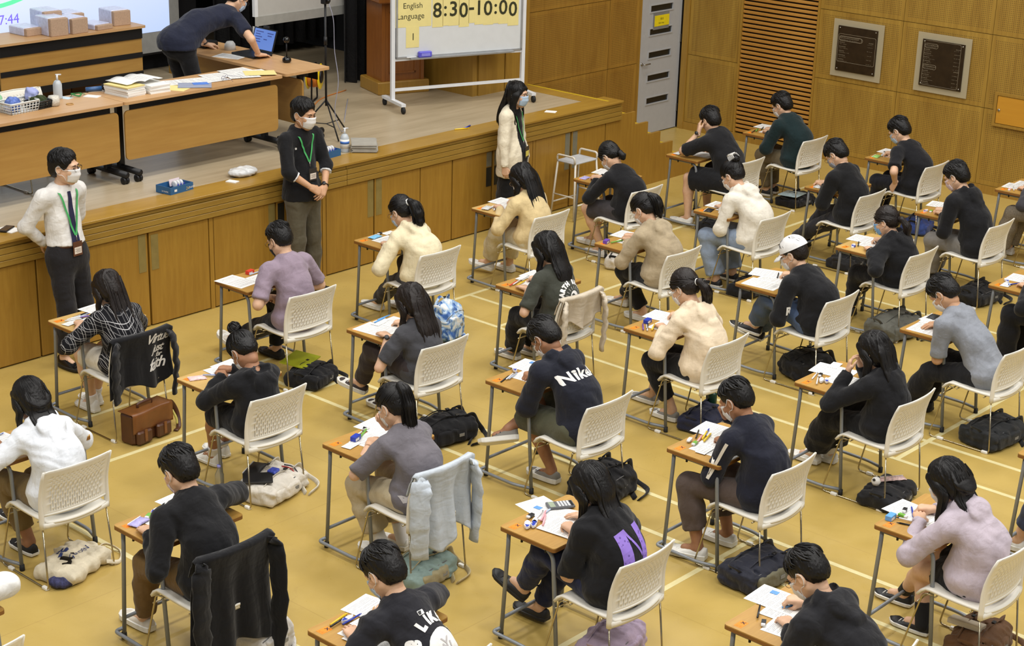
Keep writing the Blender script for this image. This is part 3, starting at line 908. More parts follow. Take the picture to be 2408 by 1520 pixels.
HANDS = {'flat': hand_shape(.22), 'relax': hand_shape(.55), 'fist': hand_shape(1.35, (-.2, .8, -.6)),
         'pen': hand_shape([(.75, .75, .3), (.85, .85, .4), (1.0, 1.1, .6), (1.05, 1.2, .7)], (-.25, .8, -.6), pinch=True)}
def place(VF, R, c, mirror=False, sc=1.0):
    V, F = VF; V = V*sc
    if mirror: V = V*A3(-1, 1, 1); F = F[:, ::-1]
    return V @ R.T+c, F
def hand_frame(direc, dorsal):
    y = nrm(np.asarray(direc, float)); z = np.asarray(dorsal, float); z = nrm(z-y*(z@y)); x = np.cross(y, z)
    return np.stack([x, y, z], 1)

# shoes --------------------------------------------------------------
def shoe_meshes(name, upper, solec, high=0, chunky=0, accent=None):
    """toe along +y, heel at y=0, ground z=0"""
    sec = []
    L = .275
    for t in np.linspace(0, 1, 13):
        y = L*t-.06
        w = .034+.012*math.sin(min(1, t*1.25)*PI*.5)+.004*math.sin(t*PI*1.2)
        if t > .8: w *= math.sqrt(max(0.02, 1-((t-.8)/.2)**2))*.98+.02
        if t < .1: w *= .72+2.8*t
        top = .082+.02*high if t < .3 else .082+.02*high-(.05+.02*high)*min(1, (t-.3)/.45)
        if t > .75: top = .046-.012*((t-.75)/.25)**1.5
        sec.append((y, w, top, .004*math.sin(t*PI)))
    so = .022+.012*chunky
    up = MB(); n = 14
    V = []; F = []
    for y, w, top, off in sec:
        for k in range(n+1):
            a = PI*k/n
            ca = math.cos(a); sa = math.sin(a)
            V.append((w*ca*(1-.25*sa*sa*(top > .06))+off, y, so*.8+(top-so*.8)*sa**.75))
    m = n+1
    for i in range(len(sec)-1):
        for k in range(n): F.append((i*m+k, i*m+k+1, (i+1)*m+k+1, (i+1)*m+k))
    F.append(tuple(range(m-1, -1, -1))); F.append(tuple(range((len(sec)-1)*m, len(sec)*m)))
    up.add(V, [tuple(reversed(f)) for f in F], True)
    um = up.mesh('shoe'); um.materials.append(upper)
    so_ = MB(); V = []; F = []
    ring = []
    for y, w, top, off in sec: ring.append((w+.005+off, y))
    for y, w, top, off in reversed(sec): ring.append((-w-.005+off, y))
    N = len(ring)
    for z, k in ((0, .93), (.005, 1.0), (so, 1.03), (so+.002, .9)):
        for x, y in ring: V.append((x*k, (y-.075)*(1+(k-1)*.4)+.075, z+(.012*max(0, (y-.16)/.055)**2 if z < .01 else .004*max(0, (y-.16)/.055))))
    for r in range(3):
        for i in range(N):
            j = (i+1) % N; F.append((r*N+i, r*N+j, (r+1)*N+j, (r+1)*N+i))
    F.append(tuple(range(N-1, -1, -1))); F.append(tuple(range(3*N, 4*N)))
    so_.add(V, F, False); sm = so_.mesh('sole'); sm.materials.append(solec)
    lm = MB()
    for i in range(4):
        y = .055+.028*i; z = .098+.02*high-.016*i-(.02*high)*min(1, i/2)
        zt = (.082+.02*high-(.05+.02*high)*min(1, ((y+.06)/L-.3)/.45))+.001
        lm.tube([(-.022, y+.006, zt-.006), (0, y, zt+.0035), (.022, y+.006, zt-.006)], .0032, 5)
    lmesh = lm.mesh('laces'); lmesh.materials.append(accent or solec)
    return um, sm, lmesh
SHOE = {}
def shoe_style(key):
    if key in SHOE: return SHOE[key]
    W = plain('shoe_white', (222, 220, 212), .6); OW = plain('shoe_offwhite', (206, 198, 184), .65); BK = plain('shoe_black', (22, 22, 24), .55)
    GR = plain('shoe_grey', (128, 124, 116), .7); DS = plain('sole_dark', (30, 28, 28), .7); BR = plain('shoe_brown', (46, 34, 32), .55)
    SHOE[key] = {'white': lambda: shoe_meshes('w', W, W, 0, 1), 'offwhite': lambda: shoe_meshes('o', OW, W, 0, 1), 'black': lambda: shoe_meshes('b', BK, DS, 0, 0),
                 'vans': lambda: shoe_meshes('v', BK, W, 0, 0, W), 'grey': lambda: shoe_meshes('g', GR, W, 0, 1, plain('lace_grey', (70, 72, 84), .7)), 'hightop': lambda: shoe_meshes('h', W, W, 1, 0),
                 'brown': lambda: shoe_meshes('r', BR, W, 0, 1), 'formal': lambda: shoe_meshes('f', plain('black_leather', (16, 16, 17), .25), DS, 0, 0)}[key]()
    return SHOE[key]

# hair ---------------------------------------------------------------
def lock(mb, pts, r, n=4, flat=.5):
    pts = catmull(pts, 3); m = len(pts)
    rs = [r*(.55+.45*min(1, 4*i/m))*(1-max(0, (i/(m-1)-.55)/.45)**1.6*.93) for i in range(m)]
    mb.tube(pts, rs, n, cap=False, flat=flat)
CR = A3(.084, .103, .094); CC = A3(0, -.018, .04)
def on_head(theta, phi, off=1.0):
    """theta from crown, phi azimuth (0 = face, +left)"""
    d = A3(-math.sin(theta)*math.sin(phi), math.sin(theta)*math.cos(phi), math.cos(theta))
    return CC+CR*d*off
def hair_cap(style):
    s = SDF((-.15, -.18, -.2), (.15, .16, .18), .0065)
    if style == 'short':
        s.ell((0, -.02, .045), (.089, .109, .100), 0)
        s.ell((0, -.055, -.02), (.072, .066, .075), .03)
        s.ell((0, .10, -.022), (.076, .078, .102), .015, mode='sub')
        for x in (-1, 1): s.ell((x*.092, .012, -.045), (.03, .05, .052), .012, mode='sub')
        s.cut((0, -.07, -.085), (0, .25, -1))
    elif style == 'crop':
        s.ell((0, -.02, .043), (.084, .105, .097), 0)
        s.ell((0, -.052, -.012), (.07, .064, .066), .03)
        s.ell((0, .10, -.018), (.076, .075, .102), .012, mode='sub')
        for x in (-1, 1): s.ell((x*.088, .018, -.045), (.03, .05, .06), .01, mode='sub')
        s.cut((0, -.07, -.07), (0, .35, -1))
    else:   # long: covers ears
        s.ell((0, -.02, .043), (.091, .108, .098), 0)
        s.ell((0, -.04, -.03), (.088, .08, .09), .03)
        s.ell((0, .105, -.03), (.062, .08, .095), .015, mode='sub')
        s.cut((0, 0, -.11), (0, 0, -1))
    rg = np.random.RandomState(3)
    m = np.abs(s.D) < .03; i, j, k = np.nonzero(m)
    x, y, z = s.ax[0][i], s.ax[1][j], s.ax[2][k]; az = np.arctan2(x, y+.05)
    s.D[m] += (.0022*np.sin(az*34+6*np.sin(z*30))+.0016*np.sin(az*61+z*40)).astype(np.float32)
    return s.mesh()
def short_locks(seed, n=150, fringe=1.0, nape=1.0, puff=1.0):
    rg = random.Random(seed); mb = MB()
    for i in range(n):
        phi = rg.uniform(-PI, PI); a = abs(phi)
        t0 = rg.uniform(.05, .9)
        end = 1.45 if a < .9 else (1.62 if a < 1.9 else 2.05*nape)
        if a < .9: end = 1.0+.32*fringe
        t1 = min(end, t0+rg.uniform(.5, .85)); sw = rg.uniform(-.3, .3)+.25
        if t1-t0 < .3: continue
        o = rg.uniform(1.03, 1.085)*puff
        pts = [on_head(t0+(t1-t0)*u, phi+sw*u*u*(1 if a > .6 else .6), (o+.02*math.sin(u*PI))*(1+.05*u*u)) for u in (0, .33, .66, 1)]
        lock(mb, pts, rg.uniform(.0055, .0095))
    return mb_quads(mb)
CAPS = {k: hair_cap(k) for k in ('short', 'crop', 'long')}
def strands(mb, chain, widths, n, rg, r=(.006, .010), dirs=None, ragged=.12):
    """locks running along a chain of points, spread sideways by widths"""
    C = [np.asarray(c, float) for c in chain]
    for i in range(n):
        a = rg.uniform(-1, 1); b = rg.uniform(-1, 1); cutl = 1-rg.uniform(0, ragged)
        pts = []
        for j, c in enumerate(C):
            w = widths[j]; sx, sy = dirs[j] if dirs else (A3(1, 0, 0), A3(0, 1, 0))
            q = c+sx*a*w[0]+sy*b*w[1]*(.6+.4*math.cos(a*1.5))
            q = q+A3(rg.uniform(-1, 1), rg.uniform(-1, 1), rg.uniform(-1, 1))*.004
            pts.append(q)
        pts[-1] = pts[-2]+(pts[-1]-pts[-2])*cutl
        lock(mb, pts, rg.uniform(*r))
def hair_material(name, rgb):
    if name in MATS: return MATS[name]
    c = srgb(*rgb); m, t = base(name, c, .46, 0, .35)
    n = t.noise(t.coord((60, 60, 8)), 3, 3)
    t.col(t.ramp(n, [(.3, tuple(x*.6 for x in c)), (.75, tuple(x*1.5 for x in c))]))
    t.bump(n, .35, .004)
    t.b.inputs['Anisotropic'].default_value = .4
    MATS[name] = m; return m
H_BLK = hair_material('black_hair', (17, 15, 15)); H_BRN = hair_material('dark_brown_hair', (30, 23, 20))
def skin_material(name, rgb):
    c = srgb(*rgb); m, t = base(name, c, .5, 0, .35)
    n = t.noise(t.coord(), 30, 3)
    t.col(t.ramp(n, [(.3, tuple(x*k for x, k in zip(c, (.92, .85, .82)))), (.7, c)]))
    t.b.inputs['Subsurface Weight'].default_value = .0; t.b.inputs['Subsurface Radius'].default_value = (.01, .004, .002)
    MATS[name] = m; return m
SKIN = {'light': skin_material('skin_light', (216, 178, 148)), 'mid': skin_material('skin_mid', (198, 156, 122)), 'tan': skin_material('skin_tan', (164, 120, 90))}
M_EYE = plain('eye_dark', (20, 16, 14), .2)

def mask_mesh(v=0):
    mb = MB()
    def f(u, w):
        a = (u-.5)*2*1.22; z = .012-.112*w
        cen = .119-.004*w+.012*math.sin(w*PI) if w < .6 else .119+.0-.02*(w-.6)/.4+.006
        wd = .068-.012*max(0, w-.5)*2
        x = wd*math.sin(a); y = cen-(cen-.038)*(1-math.cos(a))**1.0*1.15
        z2 = z-.012*(1-math.cos(a))*(1-2*w)
        return (x, y+.0025*math.sin(w*19)*(math.cos(a)), z2)
    mb.grid(f, 14, 10, thick=.0015)
    return mb
def mask_loops(s):
    mb = MB()
    if 1:
        for w in (0.04, .92):
            a = 1.22; z = .012-.112*w-.012*(1-math.cos(a))*(1-2*w)
            mb.tube(catmull([(s*.064, .062-.01*w, z), (s*.078, .03, z*.5-.002), (s*.086, -.006, (.028 if w < .5 else -.04))], 3), .0016, 4)
        mb.tube(catmull([(s*.086, -.006, .028), (s*.089, -.024, .01), (s*.088, -.024, -.015), (s*.086, -.006, -.04)], 3), .0016, 4)
    return mb
MASKM = np_q = mb_quads(mask_mesh()); LOOPM = [mb_quads(mask_loops(s)) for s in (-1, 1)]
def glasses_quads():
    mb = MB()
    for s in (-1, 1):
        pts = [(s*.033+.024*math.cos(a), .112-.004*math.cos(a*1)*0, .012+.019*math.sin(a)) for a in np.linspace(0, 2*PI, 16, endpoint=False)]
        mb.tube(pts, .0017, 4, closed=True)
        mb.tube([(s*.056, .111, .016), (s*.079, .085, .016), (s*.086, .0, .014), (s*.086, -.02, .002)], .0016, 4)
    mb.tube([(-.01, .112, .016), (0, .114, .019), (.01, .112, .016)], .0016, 4)
    return mb_quads(mb)
GLASSM = glasses_quads()
def brow_eye_quads():
    E = []; B = []
    for s in (-1, 1):
        e = MB(); b = MB(); E.append(e); B.append(b)
        e.lathe([(.0001, .004), (.008, .003), (.0105, 0)], 10, M=Tr(s*.031, .0905, .012) @ Matrix.Rotation(-PI/2, 4, 'X') @ Matrix.Diagonal((1, .5, 1, 1)))
        b.tube(catmull([(s*.014, .0985, .031), (s*.03, .097, .037), (s*.048, .084, .032)], 3), [.0035]*6+[.0018], 4)
    return [mb_quads(e) for e in E], [mb_quads(b) for b in B]
EYEM, BROWM = brow_eye_quads()
M_MASK = {'blue': plain('mask_pale_blue', (176, 198, 220), .8), 'white': plain('mask_white', (226, 224, 222), .8), 'black': plain('mask_black', (24, 24, 26), .8), 'pink': plain('mask_pale_pink', (222, 200, 204), .8), 'grey': plain('mask_grey', (150, 154, 164), .8), 'sky': plain('mask_sky_blue', (120, 168, 214), .8)}
M_GLS = plain('spectacle_frame', (40, 34, 30), .35, .4); M_GLSG = plain('spectacle_wire', (150, 120, 80), .3, .8)
M_WATCH = plain('watch_black', (24, 24, 26), .4)

# ------------------------------------------------------------------ person builder
def person(name_label, loc, rz, P, z0=0.0):
    """P: dict of pose and clothes; everything in the person's own frame, facing +y"""
    g = P.get
    root = thing('person', name_label, 'person', (loc[0], loc[1], z0), rz, g('group', 'exam candidates seated at desks'))
    sc = g('scale', 1.0); fem = g('fem', False); h = g('vox', .012); seed = g('seed', 1); rg = random.Random(seed)
    skin = SKIN[g('skin', 'light')]
    head = A3(*P['head']); hp, hy, hr = P.get('hrot', (.8, 0, 0)); HR = rotm(hp, hy, hr)
    stand = g('stand', False)
    # spine
    al = math.radians(16)+hp*.38
    nb = head+A3(0, -math.sin(al), -math.cos(al))*(.185 if g('stand') else .165)*sc+A3(*g('nboff', (0, 0, 0)))
    hip = A3(*P['hip']) if 'hip' in P else A3(g('hx', 0), -.02, .535)
    up = nrm(nb-hip)
    if stand:
        mid = (hip+nb)/2+A3(*g('bow', (0, -.015, 0)))
    else:
        mid, _ = ik(hip, nb, .235*sc, .27*sc, A3(0, -1, .15)); mid[1] = max(mid[1], -.045+.03*(g('bulk', 1.0)-1)*0)
    tdir = nrm(nb-mid); lat = nrm(A3(*g('lat', (1, 0, 0)))); lat = nrm(lat-tdir*(lat@tdir)); fro = np.cross(tdir, lat)
    sw = (.160 if fem else .182)*sc
    bulk = g('bulk', 1.0)
    shL = nb-lat*sw-tdir*.045*sc+fro*g('shf', .03); shR = nb+lat*sw-tdir*.045*sc+fro*g('shf', .03)
    ua, fa = .285*sc, .25*sc
    def arm(side, sh, spec):
        hand = A3(*spec['h']); d = nrm(A3(*spec.get('d', (.45*(-side), .9, 0)))); wr = hand-d*.075*sc
        el, wr = ik(sh, wr, ua, fa, A3(*spec.get('pole', (side*.9, -.25, -.55))))
        return el, wr, d, spec
    L = arm(-1, shL, g('L', {'h': (-.10, .36, .765)})); Rr = arm(1, shR, g('R', {'h': (.12, .38, .765)}))
    # legs
    hj = .088*sc; th, sk = .43*sc, .41*sc
    hipax = nrm(A3(*g('hipax', (1, 0, 0))))
    def leg(side, spec):
        ank = A3(*spec['a']); hjp = hip+hipax*side*hj-A3(0, 0, .01)
        kn, ank = ik(hjp, ank, th, sk, A3(*spec.get('pole', (side*.12, .75, .65))))
        return hjp, kn, ank, spec
    LL = leg(-1, g('LL', {'a': (-.1, .45, .10)})); RL = leg(1, g('RL', {'a': (.1, .45, .10)}))
    allp = np.array([head, nb, hip, mid, shL, shR, L[0], L[1], Rr[0], Rr[1], LL[1], LL[2], RL[1], RL[2]])
    # ---- body (one continuous figure)
    b = SDF(allp.min(0)-.17, allp.max(0)+.17, h*1.12)
    rt = .105 if fem else .118
    b.ell(hip, (.150*sc*bulk, .105*sc, .11*sc), .02)
    b.cone(hip, mid, .122*sc*bulk, .118*sc*bulk, .05, flat=(fro, .78))
    b.cone(mid, nb-tdir*.08*sc, .120*sc*bulk, .125*sc*bulk, .06, flat=(fro, .74))
    b.cone(shL+lat*.03, shR-lat*.03, .046*sc, .046*sc, .05)
    b.cone(nb-tdir*.05, head+HR @ A3(0, -.014, -.055)*sc, .056*sc, .049*sc, .04)
    for sh, (el, wr, d, sp) in ((shL, L), (shR, Rr)):
        rr = (.039 if fem else .045)*sc*bulk**.5
        b.cone(sh, el, rr*1.12, rr*.88, .04); b.cone(el, wr, rr*.86, .0255*sc, .02)
    for hjp, kn, an, sp in (LL, RL):
        b.cone(hjp, kn, .083*sc*bulk, .056*sc, .05); b.cone(kn, kn+(an-kn)*.35, .055*sc, .055*sc*bulk**.3, .02); b.cone(kn+(an-kn)*.35, an, .055*sc*bulk**.3, .035*sc, .02)
        fd = nrm(A3(*sp.get('f', (0, 1, -.1)))); b.cone(an-A3(0, 0, .03), an+fd*.09-A3(0, 0, .04), .034, .026, .03)
    parts = [b.mesh()]
    parts.append(place(HEAD, HR, head, sc=sc*g('headsc', 1.05)))
    for side, (el, wr, d, sp) in ((-1, L), (1, Rr)):
        if sp.get('hide'): continue
        fr = hand_frame(d, sp.get('n', (0, 0, 1)))
        parts.append(place(HANDS[sp.get('s', 'relax' if side < 0 else 'pen')], fr, wr, mirror=(side < 0), sc=sc*(.94 if fem else 1.0)))
    me = np_mesh('body', *cat_meshes(parts)); mobj('body', me, skin, root)
    # ---- top
    def make_top(T):
        ease = T.get('ease', .02); t = SDF(allp.min(0)-.22, allp.max(0)+.22, h)
        tk = T.get('len', .10); ew = ease
        t.cone(mid, nb-tdir*.075*sc, .120*sc*bulk+ew, .127*sc*bulk+ew*.8, .05, flat=(fro, .77))
        t.cone(mid, hip, .120*sc*bulk+ew, .154*sc*bulk+ew*.9+(.012 if stand and tk > 0 else 0), .05, flat=(fro, .84), cuts=[(hip-A3(0, 0, tk), (0, 0, -1))] if stand else [])
        if stand:
            if tk > 0: t.cone(hip, hip-A3(0, 0, tk), .168*sc*bulk+ew*.9, (.172+T.get('flare', 0))*sc*bulk+ew, .04, flat=(fro, .84), cuts=[(hip-A3(0, 0, tk), (0, 0, -1))])
        elif tk > .04:
            t.ell(hip-A3(0, .01, .0), (.162*sc*bulk+ew, .132*sc+ew, .095*sc), .05, cuts=[((0, 0, .452), (0, 0, -1))])
        t.cone(shL+lat*.04, shR-lat*.04, .046*sc+ew*.4, .046*sc+ew*.4, .05)
        co = T.get('collar', .012)
        t.cone(nb-tdir*.07, nb-tdir*co, .070*sc+ew*.3, .060*sc+ew*.15, .045, cuts=[(nb-tdir*co, tdir*1.0+fro*.12)])
        sl = T.get('sleeve', 'short')
        cuffs = []
        for side, sh, (el, wr, d, sp) in ((-1, shL, L), (1, shR, Rr)):
            rr = (.040 if fem else .046)*sc*bulk**.5+ew*.62
            if sl == 'short':
                f = T.get('sl', .78); e = sh+(el-sh)*f
                t.cone(sh, sh+(el-sh)*1.0, rr*1.15, rr*1.12, .05, cuts=[(e, nrm(el-sh))])
            elif sl == 'elbow':
                t.cone(sh, el, rr*1.12, rr, .05); e = el+(wr-el)*.3; t.cone(el, el+(wr-el)*.6, rr, rr*.9, .03, cuts=[(e, nrm(wr-el))])
                if T.get('cuffmat'): cuffs.append((el+(wr-el)*.2, e, rr*.9))
            elif sl == 'long':
                f = T.get('sl', .96)
                t.cone(sh, el, rr*1.12, rr*1.0, .05); e = el+(wr-el)*f
                t.cone(el, e, rr*1.0, rr*.72, .03, cuts=[(e, nrm(wr-el))])
                cuffs.append((el+(wr-el)*(f-.16), e, rr*.68))
        if T.get('hood'):
            Rh = np.stack([lat, fro, tdir], 1)
            def hoodp(q): return nb+lat*math.sin(q)*.100-fro*(.088*math.cos(q)+.006)+tdir*(-.002+.038*math.cos(q))-tdir*.035*max(0, -math.cos(q))
            qs = np.linspace(-2.35, 2.35, 15)
            for i in range(14): t.cone(hoodp(qs[i]), hoodp(qs[i+1]), .024, .024, .012)
            tip = nb-fro*.118-tdir*.165
            for s_ in (-1, 1):
                for q in (.5, 1.0, 1.5): t.cone(hoodp(s_*q), tip+lat*s_*.02, .026, .024, .02, flat=(fro, .8))
            t.ell(nb-fro*.112-tdir*.07, (.100, .034, .085), .012, R=Rh)
            t.ell(nb-fro*.092+tdir*.040, (.062, .026, .045), .012, R=Rh, mode='sub')
            t.cone(nb+tdir*.03, nb+tdir*.15+fro*.07, .056*sc, .070*sc, .01, mode='sub')
        if T.get('open'):
            t.box(nb-tdir*.5+fro*.2, (T['open'], .2, .75), .01, .01, R=np.stack([lat, fro, tdir], 1), mode='sub')
        t.wrinkle(T.get('wr', .0062), seed+T.get('ws', 0), 1.15)
        tm = np_mesh('top', *t.mesh()); topo = mobj(T.get('name', 't_shirt'), tm, T['mat'], root)
        if T.get('lab'): topo['label'] = T['lab']
        if T.get('cuff', True):
            for e0, e1, r in cuffs:
                dd = nrm(e1-e0); c = SDF(np.minimum(e0, e1)-.1, np.maximum(e0, e1)+.1, h)
                c.cone(e0, e1+dd*.012, r*1.04, r*1.0, .0, cuts=[(e1+dd*.012, dd), (e0+dd*.02, -dd)])
                vf = c.mesh(1)
                if len(vf[0]): mobj('cuff', np_mesh('cuff', *vf), T.get('cuffmat', T['mat']), topo)
        if T.get('collarmat'):
            c = SDF(nb-.16, nb+.16, .007)
            c.cone(nb-tdir*.055, nb+tdir*.02, .078*sc, .066*sc, 0, cuts=[(nb+tdir*.012, tdir-fro*.25), (nb-tdir*T.get('cd', .03), -tdir-fro*.5)])
            c.cone(nb-tdir*.08, nb+tdir*.1, .060*sc, .057*sc, 0, mode='sub')
            vf = c.mesh(1)
            if len(vf[0]): mobj('collar', np_mesh('collar', *vf), T['collarmat'], topo)
        return tm, topo
    tm, topo = make_top(g('top'))
    overo = make_top(g('over')) if g('over') else None
    # ---- trousers / shorts / skirt
    B = g('bottom', {}); be = B.get('ease', .014); p = SDF(allp.min(0)-.2, allp.max(0)+.2, h)
    if stand: p.cone(hip+A3(0, 0, .075), hip-A3(0, 0, .04), .138*sc*bulk+be*.5, .15*sc*bulk+be, .03, flat=(fro, .76), cuts=[(hip+A3(0, 0, B.get('waist', .085)), (0, 0, 1))])
    else: p.ell(hip-A3(0, 0, .005), (.150*sc*bulk+be, .112*sc+be, .10*sc), .03)
    ln = B.get('len', 'long')
    if B.get('skirt'):
        zb = B['skirt']; p.cone(hip, A3(hip[0], hip[1]+.0, zb), .155*sc, .235*sc, .05, flat=(fro, .8), cuts=[((0, 0, zb+.0), (0, 0, -1))])
    else:
        for hjp, kn, an, sp in (LL, RL):
            if ln == 'short':
                f = B.get('f', .62); e = hjp+(kn-hjp)*f
                p.cone(hjp, kn, .085*sc*bulk+be, .075*sc+be*1.6, .05, cuts=[(e, nrm(kn-hjp))])
            elif ln == 'knee':
                e = kn+(an-kn)*.08
                p.cone(hjp, kn, .085*sc*bulk+be, .062*sc+be*1.4, .05, cuts=[])
                p.cone(kn, kn+(an-kn)*.4, .062*sc+be*1.4, .065*sc+be*1.2, .02, cuts=[(kn+(an-kn)*B.get('f', .12), nrm(an-kn))])
            else:
                f = B.get('f', .93); e = kn+(an-kn)*f
                p.cone(hjp, kn, .085*sc*bulk+be, .060*sc+be, .05)
                p.cone(kn, kn+(an-kn)*.4, .060*sc+be, (.058+B.get('flare', 0)*.5)*sc+be, .03)
                p.cone(kn+(an-kn)*.4, kn+(an-kn)*1.15, (.058+B.get('flare', 0)*.5)*sc+be, (.042+B.get('flare', 0))*sc+be, .03, cuts=[(e, nrm(an-kn))])
    p.wrinkle(B.get('wr', .005), seed+7, 1.3)
    mobj(B.get('name', 'trousers'), np_mesh('trousers', *p.mesh()), B['mat'], root)
    # ---- shoes
    for hjp, kn, an, sp in (LL, RL):
        if sp.get('hide'): continue
        um, sm, lm = shoe_style(sp.get('shoe', g('shoe', 'white')))
        fd = nrm(A3(*sp.get('f', (0, 1, 0)))); upv = nrm(A3(*sp.get('u', (0, 0, 1)))); x = nrm(np.cross(fd, upv)); upv = np.cross(x, fd)
        m4 = Matrix(((x[0], fd[0], upv[0], 0), (x[1], fd[1], upv[1], 0), (x[2], fd[2], upv[2], 0), (0, 0, 0, 1)))
        m4.translation = Vector(an-upv*.092*1.0-fd*.0)
        so = mobj('shoe', um, None, root); so.matrix_local = m4 @ Matrix.Scale(g('footsc', .95 if fem else 1.03), 4)
        mobj('sole', sm, None, so); mobj('laces', lm, None, so)
        if sp.get('sock') or g('sock'):
            cm = SDF(an-.12, an+.12, .008); dd = nrm(kn-an); e = an+dd*g('sockh', .07); cm.cone(an-dd*.04, e+dd*.02, .041, .045, 0, cuts=[(e, dd)])
            mobj('sock', np_mesh('sock', *cm.mesh()), g('sockmat', M_MASK['white']), root)
    # ---- head gear
    hs = sc*g('headsc', 1.05)
    def hp_(v): return head+HR @ (A3(*v)*hs)
    hair = g('hair', 'short'); hmat = g('hmat', H_BLK)
    if hair in ('short', 'crop'):
        hv = [place(CAPS[hair], HR, head, sc=hs)]
        hv.append(place(short_locks(seed, 260 if hair == 'short' else 170, g('fringe', 1.0), g('nape', 1.0), 1.0 if hair == 'short' else .97), HR, head, sc=hs))
        mobj('hair', np_mesh('hair', *cat_meshes(hv)), hmat, root)
    else:
        hv = [place(CAPS['long' if hair in ('long', 'half') else 'crop'], HR, head, sc=hs*1.01)]
        mb = MB()
        # sleek locks over the scalp
        tgt = A3(*g('tie', (0, -.115, .03)))
        for i in range(150):
            phi = rg.uniform(-PI, PI); 
            if hair in ('long', 'half'):
                a = abs(phi); t1 = 1.9 if a > .95 else 1.05
                pts = [on_head(.08+(t1-.08)*u, phi*(1+.05*u), 1.06+.02*u) for u in (0, .33, .66, 1)]
            else:
                st = on_head(rg.uniform(1.1, 1.7) if abs(phi) < 2 else rg.uniform(1.5, 2.2), phi, 1.045); 
                q = st*.5+tgt*.5; q = CC+(q-CC)/np.linalg.norm((q-CC)/CR)*1.045
                q1 = st*.78+tgt*.22; q1 = CC+(q1-CC)/np.linalg.norm((q1-CC)/CR)*1.05
                q2 = st*.2+tgt*.8; q2 = CC+(q2-CC)/np.linalg.norm((q2-CC)/CR)*1.05
                pts = [st, q1, q, q2, tgt]
            lock(mb, [hp_(x) for x in pts], .008, 4, .35)
        fwd2 = nrm(HR @ A3(0, 1, 0)); up2 = HR @ A3(0, 0, 1); lt2 = HR @ A3(1, 0, 0)
        back = nb-fro*.105
        if hair in ('long', 'half'):
            ll = g('hlen', .2)     # reach below neck base along the back
            w = g('hw', .085)
            dn = nrm(-tdir*.75+A3(0, 0, -.5))
            p0 = hp_((0, -.095, -.02)); p1 = nb-fro*.088+tdir*.035
            ch = [hp_((0, -.092, .05)), p0, p1, p1+dn*(.04+ll*.35)-fro*.022, p1+dn*(.05+ll*.75)-fro*.028, p1+dn*(.05+ll*1.12)-fro*.03]
            so = g('hshift', (0, 0, 0)); ch = [c+A3(*so)*max(0, (i-1)/4) for i, c in enumerate(ch)]
            dirs = [(lat, fro)]*len(ch)
            cap = SDF(np.min(ch, 0)-.15, np.max(ch, 0)+.15, .009)
            ws = [.075, w, w*1.0, w*.95, w*.82, w*.55]
            for i in range(len(ch)-1): cap.cone(ch[i], ch[i+1], ws[i], ws[i+1], .03, flat=(fro, .26))
            cap.wrinkle(.002, seed, 2.2)
            hv.append(cap.mesh())
            strands(mb, ch, [(.07, .024), (w*.98, .027), (w*1.02, .025), (w*1.02, .024), (w*.95, .022), (w*.85, .018)], g('nst', 190), rg, dirs=dirs, r=(.0032, .0065), ragged=.55)
            for s_ in g('sides', (-1, 1)):
                fl = g('sidelen', .22)
                c2 = [hp_((s_*.062, .045, .065)), hp_((s_*.088, .022, .0)), hp_((s_*.090, .008, -.05))]
                e = c2[-1]; c2 += [e+A3(0, .0, -1)*(.02+fl*.5)+lat*s_*.010, e+A3(0, 0, -1)*(.03+fl)+lat*s_*.006+fro*.01]
                cap = SDF(np.min(c2, 0)-.12, np.max(c2, 0)+.12, .009)
                for i in range(len(c2)-1): cap.cone(c2[i], c2[i+1], .034-.002*i, .033-.003*i, .02, flat=(lat, .42))
                cap.wrinkle(.002, seed+1, 2.2); hv.append(cap.mesh())
                strands(mb, c2, [(.010, .034)]*5, 70, rg, dirs=[(lat, fro)]*5, ragged=.5, r=(.003, .006))
        elif hair == 'pony':
            pl = g('plen', .26); base_ = hp_(tgt)
            out = nrm(base_-hp_((0, -.02, .03)))
            dn = A3(*g('pdir', (.0, -.25, -1.0))); dn = nrm(dn)
            ch = [base_, base_+out*.03, base_+out*.06+dn*.05, base_+out*.06+dn*pl*.5, base_+out*.04+dn*pl*.8, base_+out*.03+dn*pl*1.05]
            w = g('pw', .03)
            cap = SDF(np.min(ch, 0)-.1, np.max(ch, 0)+.1, .008)
            rr_ = [.018, .024, w, w*1.1, w*.9, .012]
            for i in range(5): cap.cone(ch[i], ch[i+1], rr_[i], rr_[i+1], .02)
            hv.append(cap.mesh())
            strands(mb, ch, [(.012, .012), (.02, .02), (w*1.05, w*1.05), (w*1.3, w*1.3), (w*1.3, w*1.3), (w, w)], 120, rg, dirs=[(lat, fro)]*6, ragged=.6, r=(.003, .006))
            tie = MB(); tr = g('tier', .012)
            fr_ = hand_frame(out, up2 if abs(up2@out) < .9 else lt2)
            tie.tube([base_+out*.008+(fr_[:, 0]*math.cos(a)+fr_[:, 2]*math.sin(a))*(.02+tr*.4) for a in np.linspace(0, 2*PI, 14, endpoint=False)], tr*.75, 6, closed=True)
            mobj('hair_tie', tie.mesh('hair_tie'), g('tiemat', plain('hair_tie_white', (222, 222, 218), .8)), root)
        elif hair == 'bun':
            base_ = hp_(tgt); out = nrm(base_-hp_((0, -.01, .03))); ctr = base_+out*.035
            for i in range(40):
                a = rg.uniform(0, 6.28); q = nrm(A3(rg.gauss(0, 1), rg.gauss(0, 1), rg.gauss(0, 1))); q2 = nrm(np.cross(q, A3(rg.gauss(0, 1), rg.gauss(0, 1), rg.gauss(0, 1))))
                rr_ = rg.uniform(.030, .042)
                lock(mb, [ctr+(q*math.cos(x)+q2*math.sin(x))*rr_ for x in (a, a+.7, a+1.4, a+2.2)], .009)
